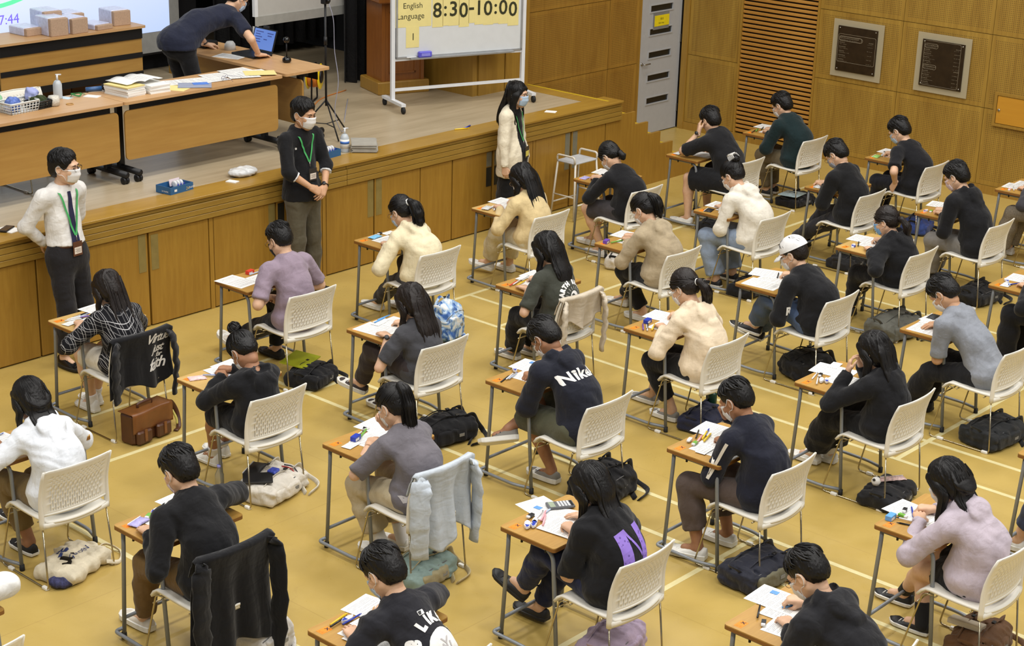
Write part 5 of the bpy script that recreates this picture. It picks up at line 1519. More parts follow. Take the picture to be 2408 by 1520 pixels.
print_on(INFO[9], poly_mesh([[(-.017, -.008), (-.003, -.008), (.006, .008), (-.017, .008)]]), M_INK, (.0, .055), 'neck_badge_mark', lift=.004)
# 11: earth print
for i, ch in enumerate('EARTH BEING'):
    pass
arc_text(INFO[11], 'EARTH BEING', .105, .045, math.radians(178), math.radians(17), M_PWHITE, (.015, .215), .004)
print_on(INFO[11], poly_mesh([disc(.055, 24, .82)]), M_PWHITE, (.015, .215), 'printed_globe')
land = [[(-.03, .03), (-.01, .038), (.005, .02), (-.012, .002), (-.028, .008)], [(-.005, -.01), (.012, -.012), (.008, -.03), (-.002, -.046), (-.01, -.028)], [(.022, .012), (.038, .016), (.04, -.012), (.028, -.018)]]
print_on(INFO[11], poly_mesh([p for p in land]), INFO[11]['top'].materials[0], (.015, .215), 'printed_landmass', lift=.0045)
rays = []
for i in range(18):
    a = 2*PI*i/18; c, s_ = math.cos(a), math.sin(a); n_ = (-s_*.0012, c*.0012)
    rays.append([(c*.064+n_[0], s_*.064+n_[1]), (c*.064-n_[0], s_*.064-n_[1]), (c*.088-n_[0], s_*.088-n_[1]), (c*.088+n_[0], s_*.088+n_[1])])
print_on(INFO[11], poly_mesh(rays), M_PWHITE, (.015, .215), 'printed_rays')['kind'] = 'stuff'
print_on(INFO[11], poly_mesh(ring_poly(.055, .06, 20, PI*1.1, PI*1.9, cy=-.01, sx=1.1)), M_PWHITE, (.015, .23), 'printed_hands')
# 13: big purple N
def purple_material():
    m, t = base('purple_print', srgb(132, 104, 190), .7)
    v = t.node('ShaderNodeTexVoronoi'); v.inputs['Scale'].default_value = 38; t.link(t.coord(), v.inputs['Vector'])
    t.col(t.ramp(v.outputs['Distance'], [(.18, srgb(96, 72, 150)), (.3, srgb(140, 112, 200))])); return m
PN = [[(-.10, -.15), (-.10, .13), (-.03, .15), (-.035, -.13)], [(-.03, .15), (.04, .0), (.035, -.02), (-.033, .12)], [(.04, -.11), (.045, .15), (.10, .16), (.10, -.13)]]
print_on(INFO[13], poly_mesh(PN), purple_material(), (.0, .21), 'printed_letter_n')
# 8: GAL lettering near the hem
print_on(INFO[8], text_mesh('M', .062, 'CENTER', bold=.003), M_PGREY, (-.155, .40), 'printed_letter'); print_on(INFO[8], text_mesh('GAL', .062, 'LEFT', bold=.003), M_PGREY, (-.09, .40), 'printed_lettering')
# 22 / 26: pink floral square
pk = plain('pink_print', (206, 128, 138), .7, var=.3, scale=60)
for k in (22, 26):
    print_on(INFO[k], poly_mesh([[(-.06, -.07), (.06, -.07), (.06, .07), (-.06, .07)], ]), INFO[k]['top'].materials[0], (.05, .28), 'print_ground', lift=.002)
    sq = ring_poly(.09, .096, 4, PI/4, PI/4+2*PI)
    fl_ = [disc(.018, 10, 1, x, y) for x, y in ((.02, .02), (.045, -.01), (.0, -.03), (-.03, .015), (.03, .05))]
    print_on(INFO[k], poly_mesh(sq+[[(p[0], p[1]) for p in f] for f in fl_]), pk, (.05, .28), 'printed_design', lift=.004)['kind'] = 'stuff'
# 28: white splash at the side
rs = random.Random(4)
sp_ = [[(x+rs.uniform(.6, 1.2)*r*math.cos(a), y+rs.uniform(.6, 1.2)*r*1.5*math.sin(a)) for a in np.linspace(0, 2*PI, 9, endpoint=False)] for x, y, r in ((0, .03, .02), (.012, -.01, .025), (-.012, -.045, .024), (.01, -.08, .016), (-.02, .0, .012))]
print_on(INFO[28], poly_mesh(sp_), M_PWHITE, (-.06, .40), 'printed_splash')['kind'] = 'stuff'
# 21: white script on the left sleeve, lettering strip on the back
i21 = INFO[21]; ax = nrm(A3(.6, .8, 0))
fake = dict(i21); fake['nb'] = (i21['L'][0]+i21['L'][1])/2+A3(0, 0, .06); fake['lat'] = A3(.8, -.6, 0); fake['fro'] = ax
print_on(fake, text_mesh('R', .09, 'CENTER', bold=.004), M_PWHITE, (0, .06), 'printed_letter', axis=ax, up=A3(0, 0, 1))
# 19: pale print on shorts hem, 17: white sleeve stripe
i17 = INFO[17]
def sleeve_stripe(info, mat, w=.010):
    el, wr = info['L'][0], info['L'][1]; sh = info['nb']-info['lat']*.17-info['tdir']*.04
    me_ = info['top']
    bv = BVHTree.FromPolygons([v.co for v in me_.vertices], [tuple(p.vertices) for p in me_.polygons])
    rows = []
    for a, b in ((sh, el), (el, wr)):
        for u in np.linspace(0.05, .97, 12):
            c = a+(b-a)*u; ax_ = nrm(b-a); o = nrm(A3(-.75, -.35, .55)); o = nrm(o-ax_*(o@ax_)); sd = np.cross(ax_, o)
            row = []
            for k in (-1, 0, 1):
                st_ = c+sd*w*k+o*.16; h_ = bv.ray_cast(Vector(st_), Vector(-o), .3)
                if h_[0] is None: row = None; break
                row.append(h_[0]+h_[1]*.003)
            if row: rows.append(row)
    mb = MB(); V = [p for r in rows for p in r]
    F = [(i*3+k, i*3+k+1, (i+1)*3+k+1, (i+1)*3+k) for i in range(len(rows)-1) for k in (0, 1)]
    mb.add(V, F, True); mb.build('sleeve_stripe', mat, info['topo'])
sleeve_stripe(i17, plain('stripe_white', (218, 212, 200), .8))
# 21: white baseball cap
def head_obj(info, name, mb, mat):
    M = Matrix([list(info['HR'][i]*info['hs'])+[info['head'][i]] for i in range(3)]+[[0, 0, 0, 1]])
    me_ = mb.mesh(name); me_.transform(M); return mobj(name, me_, mat, info['root'])
cap = MB(); n = 20
def dome(u, v):
    a = u*2*PI; th = v*1.52
    return (.098*math.sin(th)*math.sin(a), -.018+.118*math.sin(th)*math.cos(a), .028+.118*math.cos(th)**.9 if math.cos(th) > 0 else .028)
cap.grid(dome, 24, 10)
co_ = head_obj(i21, 'cap', cap, fabric((228, 228, 228), 'white_cap_cotton', .8, .2))
vis = MB()
def visor(u, v):
    a = (u-.5)*2.0; r = .105+v*.075
    return (.095*math.sin(a)*(1+.12*v), -.02+r*math.cos(a)*1.05+.01, .034-.028*v*v-.012*abs(math.sin(a)))
vis.grid(visor, 14, 5, thick=.003); M = Matrix([list(i21['HR'][i]*i21['hs'])+[i21['head'][i]] for i in range(3)]+[[0, 0, 0, 1]])
vm = vis.mesh('visor'); vm.transform(M); mobj('visor', vm, fabric((228, 228, 228), 'white_cap_cotton'), co_)
# 20: claw clip
clip = MB()
for s_ in (-1, 1):
    for i in range(6):
        y = -.13+.012*i; clip.tube(catmull([(0, y, .155+.004*i), (s_*.03, y, .15), (s_*.042, y-.004, .11)], 3), .003, 5)
clip.tube([(-.0, -.14, .155), (0, -.065, .175)], .006, 6); clip.tube([(-.03, -.132, .15), (-.03, -.07, .165)], .004, 6); clip.tube([(.03, -.132, .15), (.03, -.07, .165)], .004, 6)
head_obj(INFO[20], 'claw_clip', clip, plain('clip_white', (224, 222, 216), .35))
# 7: grey jacket heaped on the lap
s = SDF((-.2, .05, .42), (.25, .5, .75), .011)
s.ell((-.02, .2, .56), (.10, .10, .06), 0); s.ell((-.1, .22, .53), (.05, .07, .09), .03); s.ell((.06, .25, .58), (.08, .07, .05), .03); s.wrinkle(.008, 3, 1.6)
o = mobj('folded_jacket', np_mesh('folded_jacket', *s.mesh()), fabric((112, 110, 112))); o.location = (8.444, -3.248, 0)
tag(o, 'grey knitted jacket heaped on the lap of a long-haired student', 'jacket')

# ------------------------------------------------------------------ standing invigilators
GI = 'invigilators with green lanyards'
i1 = person('person in white shirt and navy tie standing with hands behind the back', (7.47, -.27), PI+.12, dict(stand=True, group=GI, head=(0, .03, 1.635), hrot=(.12, .4, 0), hip=(0, 0, .94), hair='short', seed=41, fringe=.1, mask='white', glasses='dark', shf=0, vox=.011,
    top=dict(name='dress_shirt', mat=fabric((224, 222, 218)), sleeve='long', ease=.018, len=-.075, collar=-.01, collarmat=fabric((228, 226, 222)), cd=.03, wr=.0045), bottom=trous((30, 28, 30), waist=.095), shoe='formal',
    L=dict(h=(-.03, -.17, .93), d=(.7, -.2, -.6), pole=(-1, -.35, 0), s='relax'), R=dict(h=(.03, -.17, .95), d=(-.7, -.2, -.6), pole=(1, -.35, 0), s='relax'), LL=dict(a=(-.11, -.02, .1), pole=(0, 1, 0)), RL=dict(a=(.11, .02, .1), pole=(0, 1, 0))))
i2 = person('person in black jumper and olive trousers standing with hands clasped', (10.03, -.17), PI+.02, dict(stand=True, group=GI, head=(0, .03, 1.655), hrot=(.22, .12, 0), hip=(0, 0, .95), hair='short', seed=42, fringe=.5, mask='white', shf=.02, skin='mid', vox=.011,
    top=dict(name='jumper', mat=fabric((20, 20, 23)), sleeve='elbow', ease=.02, len=.06, cuffmat=fabric((220, 220, 220)), collar=-.03), bottom=trous((86, 80, 64)), shoe='black',
    L=dict(h=(-.015, .24, .97), d=(.75, .35, -.5), n=(-.2, .8, .5), pole=(-1, -.3, -.2), s='relax'), R=dict(h=(.02, .235, .99), d=(-.75, .35, -.5), n=(.2, .8, .5), pole=(1, -.3, -.2), s='relax'), LL=dict(a=(-.12, .0, .1), pole=(0, 1, 0)), RL=dict(a=(.12, .04, .1), pole=(0, 1, 0)), watch=1))
i3 = person('person in cream cardigan and black dress with long hair and blue mask', (12.74, -.28), PI+.32, dict(stand=True, fem=True, group=GI, scale=.93, head=(0, .03, 1.465), hrot=(.12, .0, 0), hip=(0, 0, .86), hair='long', hlen=.12, hw=.075, sidelen=.2, mask='blue', shf=0, vox=.012,
    top=dict(name='dress', mat=fabric((16, 16, 18)), sleeve='none', ease=.012, len=.12), over=dict(name='cardigan', mat=fabric((222, 212, 188)), sleeve='long', ease=.03, len=.22, open=.075, ws=3), bottom=dict(name='skirt', mat=fabric((16, 16, 18)), skirt=.22), shoe='black',
    L=dict(h=(-.245, .03, .70), d=(.05, .1, -1), n=(-1, .2, 0), pole=(-.3, -1, 0), s='relax'), R=dict(h=(.245, .03, .70), d=(-.05, .1, -1), n=(1, .2, 0), pole=(.3, -1, 0), s='relax'), LL=dict(a=(-.09, 0, .1), pole=(0, 1, 0)), RL=dict(a=(.09, 0, .1), pole=(0, 1, 0))))
i4 = person('person in navy T-shirt leaning over the laptop table on the stage', (10.25, 1.82), -PI/2, dict(stand=True, group='people on the stage', head=(.02, .70, 1.285), hrot=(.75, .0, 0), hip=(0, -.02, .93), nboff=(0, -.02, .01), bow=(0, -.05, .06), lat=(1, 0, 0), hair='short', seed=44, mask='blue', glasses='dark', shf=.02, vox=.014,
    top=dict(name='t_shirt', mat=fabric((30, 34, 52)), sleeve='short', sl=.7, ease=.026, len=.05), bottom=trous((22, 22, 25)), shoe='white',
    L=dict(h=(-.36, .68, .77), d=(.3, 1, -.1), pole=(-1, -.5, 0), s='relax'), R=dict(h=(.36, .74, .765), d=(-.1, 1, -.15), pole=(1, -.5, .0), s='flat'), LL=dict(a=(-.13, .05, .1), pole=(0, 1, 0)), RL=dict(a=(.10, .15, .1), pole=(0, 1, 0)), watch=1), z0=ZS)
# lanyards, badges, tie, belt
M_GREEN = plain('green_lanyard', (64, 160, 88), .6); M_BADGE = plain('badge_black_sleeve', (44, 42, 42), .25); M_CARD = plain('badge_card', (226, 214, 200), .6); M_BRN = plain('badge_brown_leather', (92, 56, 36), .5); M_NAVY = fabric((34, 34, 66), 'navy_tie', .6, .2)
def front_hit(bv, info, x, dz, lift):
    lat, fro = A3(1, 0, 0), A3(0, 1, 0); o = info['nb']+lat*x-A3(0, 0, 1)*dz+fro*.6
    h_ = bv.ray_cast(Vector(o), Vector(-fro), 1.2)
    return (A3(*h_[0])+fro*lift) if h_[0] is not None else info['nb']+lat*x-A3(0, 0, dz)+fro*.13
def bvh_of(me_): return BVHTree.FromPolygons([v.co for v in me_.vertices], [tuple(p.vertices) for p in me_.polygons])
def lanyard(info, length, wid, badge, mesh, card):
    bv = bvh_of(mesh); ln = None
    r = bpy.data.objects.new('lanyard', None); link(r, info['root'])
    end = front_hit(bv, info, 0, length, .012)
    for s_ in (-1, 1):
        pts = [info['nb']+A3(s_*.04, -.075, .03), info['nb']+A3(s_*.078, -.02, .035), info['nb']+A3(s_*.082, .025, .012)]+[front_hit(bv, info, s_*.082*(1-u)**.9+s_*.004, .015+(length-.015)*u, .011) for u in np.linspace(0.02, 1, 20)]
        mb = MB(); V = []; F = []
        for p in pts: V += [p+A3(-wid, 0, 0), p+A3(wid, .0, 0)]
        for i in range(len(pts)-1): F.append((2*i, 2*i+1, 2*i+3, 2*i+2))
        mb.add(V, F, True); mb.build('strap', M_GREEN, r)
    mb = MB(); mb.tube([end, end+A3(0, .004, -.045)], .004, 6); mb.build('clip', M_STEEL, r)
    b0 = end+A3(0, .008, -.05); b0[1] = max([b0[1]]+[front_hit(bv, info, xx_, length+.05+dz_, .008)[1] for xx_ in (-.04, 0, .04) for dz_ in (0, .06, .11)])
    bo = MB().box((b0[0]-.045, b0[1]-.002, b0[2]-.115), (b0[0]+.045, b0[1]+.003, b0[2])).build('badge_holder', badge, r)
    MB().box((b0[0]-.035, b0[1]+.003, b0[2]-.098), (b0[0]+.035, b0[1]+.005, b0[2]-.045)).build('badge_card', card, bo)
    if card is M_CARD:
        t_ = MB()
        for k in range(4): t_.box((b0[0]-.028, b0[1]+.005, b0[2]-.06-.009*k), (b0[0]+.028-.012*(k % 2), b0[1]+.0056, b0[2]-.057-.009*k))
        t_.build('badge_print', plain('print_grey', (130, 120, 112), .7), bo)['kind'] = 'stuff'
lanyard(i1, .36, .009, M_BRN, i1['top'], M_CARD); lanyard(i2, .25, .009, M_BADGE, i2['top'], M_CARD)
lanyard(i3, .30, .008, M_BADGE, i3['top'], plain('yellow_card', (224, 208, 96), .6))
bv1 = bvh_of(i1['top'])
mb = MB(); V = []; F = []; zs = np.linspace(.01, .5, 16)
for z in zs:
    w_ = .016+.026*min(1, max(0, (z-.04)/.4)) if z < .46 else .042*(.5-z)/.04+.001
    p = front_hit(bv1, i1, .008, z, .006); V += [p+A3(-w_, 0, 0), p+A3(w_, 0, 0)]
for i in range(15): F.append((2*i, 2*i+1, 2*i+3, 2*i+2))
mb.add(V, F, True); mb.build('tie', M_NAVY, i1['root'])
s = SDF(i1['hip']-.25, i1['hip']+.25, .008); hp1 = i1['hip']
s.cone(hp1+A3(0, 0, .12), hp1+A3(0, 0, .03), .146, .152, 0, flat=((0, 1, 0), .80), cuts=[(hp1+A3(0, 0, .098), (0, 0, 1)), (hp1+A3(0, 0, .062), (0, 0, -1))])
bl = mobj('belt', np_mesh('belt', *s.mesh(1)), plain('brown_leather_belt', (74, 42, 30), .4), i1['root'])
MB().box((-.022, .118, hp1[2]+.06), (.03, .132, hp1[2]+.1), bev=.003).build('belt_buckle', M_STEEL, bl)
p = front_hit(bvh_of(i2['top']), i2, .11, .12, .004)
MB().add([(p[0]+.016*math.sin(PI*i/5)*(1 if i % 2 == 0 else .6), p[1], p[2]+.016*math.cos(PI*i/5)*(1 if i % 2 == 0 else .6)) for i in range(10)], [tuple(range(10))]).build('chest_emblem', M_PWHITE, i2['root'])

# ------------------------------------------------------------------ clothes hung over chair backs
def draped(sid, label, mat, back, front, wid, seed, sleeves, name='jacket', flare=.05, hem=.03):
    dx, dy, cx, cy = SEAT[sid]; r = thing(name, label, name.replace('_', ' ').split()[-1], (cx, cy, 0)); rg = random.Random(seed)
    ph = [rg.uniform(0, 6.28) for _ in range(6)]
    tot = front+back
    def f(u, v):
        x = (u-.5)*wid; s_ = v*tot
        if s_ < front:
            z = .812-(front-s_); y = chair_back_y(max(-.232, min(.232, x)), max(.46, min(.795, z)))+.014
            k = 0
        else:
            d = s_-front; z = .812-d; y = chair_back_y(max(-.232, min(.232, x)), max(.46, min(.795, z)))-.016
            k = d/max(back, .01)
            y -= .012*k+flare*k*(.35*math.sin(u*13+ph[0])+.25*math.sin(u*24+ph[1])+.35)
            x *= 1+.06*math.sin(k*3+ph[2])*k
            z -= hem*k*math.sin(u*9+ph[3])
        e = abs(u-.5)*2
        z -= .035*max(0, e-.9)*10*(1 if s_ >= front*.6 else .3)*.5
        return (x, y, z)
    mb = MB(); mb.grid(f, 40, 44, thick=.006); body = mb.build('body_panel', mat, r)
    for s_, L_ in sleeves:
        pts = [(s_*wid*.40, -.275, .775), (s_*wid*.47, -.29, .72), (s_*wid*.50, -.30, .70-L_*.45), (s_*wid*.47, -.285, .70-L_)]
        mb = MB(); c = catmull(pts, 6); n_ = len(c)
        mb.tube([p_+Vector((.006*math.sin(i*1.9+ph[4]), .006*math.cos(i*2.3), 0)) for i, p_ in enumerate(c)], [.025+.04*min(1, i/(n_*.3))-.018*max(0, i/n_-.4)+.003*math.sin(i*2.1) for i in range(n_)], 14, flat=.34)
        mb.build('sleeve', mat, r)
    return dict(topo=body, top=body.data, nb=A3(0, -.3, .80), hip=A3(0, -.3, .3), lat=A3(1, 0, 0), fro=A3(0, 1, 0), tdir=A3(0, 0, 1), root=r)
j1 = draped(1, 'black sweatshirt with white script hung over a chair at the stage end', fabric((20, 20, 23)), .42, .1, .53, 1, ((-1, .36), (1, .42)), 'hung_sweatshirt')
for s_, sz, x, z in (('Virtue', .105, .12, .085), ('just', .09, .13, .17), ('for', .05, .15, .215), ('faith', .115, .12, .30)):
    print_on(j1, text_mesh(s_, sz, 'CENTER', bold=.002, shear=.35, spacing=.85), M_PWHITE, (x, z), 'printed_lettering', up=A3(0, 0, 1))
draped(5, 'long black cardigan hung over a chair with its sleeves hanging', fabric((17, 17, 20)), .62, .12, .54, 5, ((1, .66), (-1, .5)), 'hung_cardigan', .07)
draped(8, 'pale blue-grey cotton jacket slung loosely over a chair back', fabric((186, 194, 202)), .5, .16, .5, 8, ((-1, .44), (1, .48)), 'hung_jacket', .11, .06)
draped(11, 'cream cotton jacket slung over a chair back', fabric((196, 184, 164)), .26, .14, .5, 11, ((-1, .34), (1, .42)), 'hung_jacket', .06, .05)
# ------------------------------------------------------------------ stage furniture and props
M_TTOP = wood('beech_laminate', (196, 156, 108), (180, 138, 92), .9, .4, 'x'); M_TTOPY = wood('beech_laminate_y', (196, 156, 108), (180, 138, 92), .9, .4, 'y')
M_MOD = wood('modesty_panel_laminate', (172, 132, 66), (158, 116, 54), .8, .42, 'x'); M_BLKM = plain('black_steel', (18, 18, 20), .45, .2)
M_PAPER = plain('white_paper', (230, 229, 224), .7, var=.02); M_YELP = plain('yellow_paper', (222, 208, 138), .7, var=.03)
ZT = ZS+.73
def flip_table(x0, y0, length, depth, rz, label, py=.055, name='folding_table'):
    r = thing(name, label, 'table', (x0, y0, ZS), rz, 'folding tables on the stage')
    MB().prism(rrect(0, 0, length, depth, .03), .705, .73).build('table_top', M_TTOP, r)
    for x in (.125, length-.012):
        m = MB(); m.box((x-.03, depth*.5-.025, .09), (x+.03, depth*.5+.025, .69), bev=.006); lg = m.build('leg', M_BLKM, r)
        m = MB(); m.tube([(x, .0, .085), (x, depth, .085)], .03, 10); m.build('foot_bar', M_BLKM, lg)
        for y in (.03, depth-.03):
            for s_ in (-1, 1):
                m = MB(); m.lathe([(.01, -.011), (.033, -.011), (.033, .011), (.01, .011)], 14, M=Tr(x+s_*.015, y, .033) @ Matrix.Rotation(PI/2, 4, 'Y')); m.build('caster', M_BLKM, lg)
    m = MB(); m.box((.04, depth*.5-.03, .665), (length-.04, depth*.5+.03, .703)); m.build('beam', M_BLKM, r)
    m = MB(); m.box((.10, .075, .60), (length-.10, .085, .69)); m.build('shelf_rail', M_BLKM, r)
    mp = MB(); M_ = Matrix(((1, 0, 0, 0), (0, 0, 1, py), (0, 1, 0, 0), (0, 0, 0, 1)))
    mp.prism(rrect(.03, .20, length-.03, .64, .04), 0, .018, M=M_); mp.build('modesty_panel', M_MOD, r)
    return r
flip_table(6.985, .71, 1.8, .56, 0, 'beech folding table on castors holding plastic baskets at the stage front')
flip_table(8.79, .71, 1.8, .56, 0, 'beech folding table on castors covered with papers at the stage front')
flip_table(11.20, .73, 1.8, .56, PI/2, 'beech folding table on castors carrying the open laptop', .32)
td = flip_table(9.42, 3.66, 1.8, .56, 0, 'beech folding table loaded with wrapped paper stacks before the screen')
MB().box((.03, .045, .385), (1.77, .054, .44)).build('panel_rail', M_BLKM, td); MB().box((.03, .04, .59), (1.77, .054, .70)).build('top_rail', M_BLKM, td); MB().box((.03, .045, .17), (1.77, .056, .24)).build('foot_rail', M_BLKM, td)
# chairs behind the front tables
chair(8.22, 1.24, PI, 'white slotted plastic chair behind the basket table on the stage', ZS, 'white chairs on the stage')
# screen with the projected clock
def screen():
    r = thing('projector_screen', 'projection screen showing a bright blue-white countdown clock', 'screen', (7.6, 4.5, 0))
    m, t = base('projected_image', (.1, .1, .1), .8); v = t.coord(); x, y, z = t.sep(v)
    f = t.math('MULTIPLY_ADD', z, .35, t.math('MULTIPLY', x, -.08))
    e = t.ramp(t.math('ADD', f, .2), [(.2, srgb(168, 196, 255)), (.75, srgb(226, 236, 248))])
    t.link(e, t.b.inputs['Emission Color']); t.b.inputs['Emission Strength'].default_value = 1.15
    MB().box((0, 0, 1.517), (4.56, .01, 4.4)).build('projected_picture', m, r)
    grey = plain('screen_border', (150, 150, 146), .8)
    MB().box((-.1, .005, 1.284), (4.70, .02, 4.5)).build('screen_fabric', grey, r)
    MB().box((-.1, -.0, 1.262), (4.70, .03, 1.284)).build('bottom_bar', M_BLKM, r)
    pur = emis('projected_violet', (112, 96, 214), .9); grn = emis('projected_green', (92, 232, 150), .95)
    text_obj('37:44', .145, pur, r, (2.285, -.004, 1.812), (PI/2, 0, 0))
    mb = MB(); V = []; F = []; n = 40
    for i in range(n+1):
        a = -PI*.95+PI*.9*i/n
        for rr in (1.555, 1.6): V.append((2.2+rr*math.cos(a), -.004, 3.575+rr*math.sin(a)))
    for i in range(n): F.append((2*i, 2*i+1, 2*i+3, 2*i+2))
    mb.add(V, F).build('clock_ring', grn, r)
screen()
struct(MB().box((5, 4.7, ZS), (12.7, 4.76, 5.6)).build('wall_stage_screen', M_BLACK))
for x in (11.42, 12.02):
    tag(MB().box((x, 4.3, ZS), (x+.05, 4.36, 1.45)).build('wooden_post', M_OAK), 'short wooden post standing in the dark below the screen', 'post', 'posts below the screen')
# rear whiteboard
rw = thing('rear_whiteboard', 'large grey-framed whiteboard standing in the dark behind the laptop table', 'whiteboard', (11.95, 2.75, ZS))
MB().box((.05, 0, .86), (1.75, .02, 2.2)).build('board', plain('rear_board_surface', (176, 174, 168), .4, var=.03), rw)
mb = MB(); mb.box((0, -.012, .76), (1.8, .03, .86)); mb.build('bottom_rail', plain('aluminium_rail', (170, 170, 164), .4, .3), rw)
for x in (0, 1.76):
    MB().box((x, -.01, .02), (x+.045, .03, 2.2)).build('upright', M_WHITE, rw)
    m = MB(); m.box((x, -.3, .03), (x+.045, .3, .07)); m.build('foot', M_WHITE, rw)
# mobile whiteboard with the timetable
WA = math.atan2(-.527, 1.479); WOX, WOY = 12.70-.06*math.cos(WA), 1.335-.06*math.sin(WA)
wb = thing('mobile_whiteboard', 'mobile whiteboard with yellow timetable sheets on white frame', 'whiteboard', (WOX, WOY, ZS), WA)
WL = 1.555
for x in (0, WL):
    MB().box((x-.02, -.02, .10), (x+.02, .02, 2.05)).build('upright', M_WHITE, wb)
    ft = MB().box((x-.025, -.28, .075), (x+.025, .22, .105)).build('foot', M_WHITE, wb)
    for y in (-.27, .2):
        m = MB(); m.lathe([(.008, -.012), (.036, -.012), (.036, .012), (.008, .012)], 14, M=Tr(x, y, .037) @ Matrix.Rotation(PI/2, 4, 'Y')); m.build('caster', M_RUB, ft)
MB().box((.02, -.012, .185), (WL-.02, .012, .215)).build('lower_bar', M_WHITE, wb)
MB().box((.02, -.012, .505), (WL-.02, .012, .535)).build('cross_bar', M_WHITE, wb)
MB().box((.03, -.02, .54), (WL-.03, .0, 1.75)).build('board', plain('whiteboard_surface', (206, 209, 210), .25, var=.02), wb)
M_ALU = plain('aluminium_frame', (168, 170, 172), .35, .5)
for q, (x0, x1, z0, z1) in enumerate(((.025, .045, .535, 1.75), (WL-.045, WL-.025, .535, 1.75), (.025, WL-.025, .535, .552))): MB().box((x0, -.03, z0), (x1, .005, z1)).build('board_frame', M_ALU, wb)
MB().box((.18, -.075, .525), (WL-.14, -.02, .537)).build('pen_tray', M_ALU, wb)
def wbp(x, y, z): return (WOX+math.cos(WA)*x-math.sin(WA)*y, WOY+math.sin(WA)*x+math.cos(WA)*y, ZS+z)
er = thing('board_eraser', 'blue-violet plastic eraser on the whiteboard pen tray', 'eraser', wbp(.35, -.048, .538), WA)
MB().box((-.075, -.025, 0), (.075, .025, .06), bev=.008).build('eraser_body', plain('eraser_violet', (88, 84, 196), .4), er); MB().box((-.05, -.028, .015), (.05, -.025, .045)).build('eraser_label', plain('eraser_label', (130, 130, 214), .5), er)
pk_ = MB().tube([(0, 0, .008), (.11, 0, .008)], .008, 8).build('marker_pen', M_WHITE); pk_.location = wbp(.14, -.05, .538); pk_.rotation_euler = (0, 0, WA); tag(pk_, 'white marker pen lying on the whiteboard pen tray', 'pen')
def sheet(x0, z0, x1, z1, d=.0):
    return MB().box((x0, -.0215-d, z0), (x1, -.0202-d, z1)).build('timetable_sheet', M_YELP, wb)
INKG = plain('print_olive_black', (44, 46, 20), .6)
ss = sheet(.021, .858, .435, 1.17); text_obj('English', .083, INKG, ss, (.105, -.0222, 1.054), (PI/2, 0, 0)); text_obj('Language', .087, INKG, ss, (.035, -.0222, .944), (PI/2, 0, 0))
xs_ = .446
for ch, w_, dz in (('8', .115, 0), (':', .065, .01), ('3', .12, .005), ('0', .11, -.015), ('-', .07, .02), ('1', .1, 0), ('0', .11, -.01), (':', .065, .0), ('0', .11, -.01), ('0', .12, -.035)):
    ss = sheet(xs_, .84+dz, xs_+w_+.012, 1.17, d=.0006*(int(xs_*100) % 3)); text_obj(ch, .218, INKG, ss, (xs_+w_*.5, -.024, .945+dz), (PI/2, 0, 0), align='CENTER', bold=.003); xs_ += w_+.004
ss = sheet(.142, .642, .294, .862, d=.001); text_obj('1', .105, INKG, ss, (.198, -.0235, .72), (PI/2, 0, 0))
# lectern
lc = thing('lectern', 'dark wooden panelled lectern on a plinth behind the whiteboard', 'lectern', (12.98, 1.92, ZS), -.34)
M_LEC = wood('lectern_wood', (150, 92, 36), (122, 70, 22), 1.0, .35, 'z')
MB().box((0, 0, 0), (.62, .5, .14), bev=.01).build('plinth', M_OAK, lc)
MB().box((.06, .05, .14), (.56, .45, 1.0)).build('body', M_LEC, lc)
for x in (.06, .53): MB().box((x-.005, .035, .14), (x+.035, .055, 1.0)).build('pilaster', M_LEC, lc)
m = MB(); m.box((.15, .04, .22), (.47, .05, .24)); m.box((.15, .04, .88), (.47, .05, .9)); m.box((.15, .04, .22), (.17, .05, .9)); m.box((.45, .04, .22), (.47, .05, .9)); m.build('panel_moulding', M_LEC, lc)
MB().box((-.0, -.02, 1.0), (.62, .5, 1.22), bev=.012).build('top_box', M_LEC, lc)
# tripod with little camera
tp = thing('camera_tripod', 'tall thin black tripod stand with a small camera on top', 'tripod', (11.31, .92, ZS))
MB().tube([(0, 0, .30), (0, 0, 1.30)], .011, 8).build('pole', M_BLKM, tp); MB().tube([(0, 0, .9), (0, 0, .98)], .016, 8).build('collar', M_BLKM, tp)
for a in (-1.9, .15, 2.2):
    MB().tube([(0, 0, .36), (.30*math.cos(a), .30*math.sin(a), .01)], .008, 6).build('leg', M_BLKM, tp)
    MB().tube([(0, 0, .12), (.2*math.cos(a), .2*math.sin(a), .125)], .005, 6).build('brace', M_BLKM, tp)
m = MB(); m.box((-.035, -.03, 1.30), (.035, .03, 1.36), bev=.005); cb = m.build('camera_body', M_BLKM, tp); MB().lathe([(.016, 0), (.016, .03)], 10, M=Tr(-.0, -.03, 1.335) @ Matrix.Rotation(PI/2, 4, 'X')).build('lens', M_BLKM, cb)
cbl = MB().tube(catmull([(11.33, .90, 2.38), (11.36, .86, 2.2), (11.39, .88, 1.9), (11.40, .84, 1.6), (11.36, .85, 1.3), (11.5, .9, 1.066), (12.1, 1.5, 1.062), (12.6, 2.0, 1.062)], 6), .004, 6).build('camera_cable', plain('cable_grey', (150, 152, 170), .5)); tag(cbl, 'thin pale cable hanging from the tripod camera to the stage floor', 'cable')
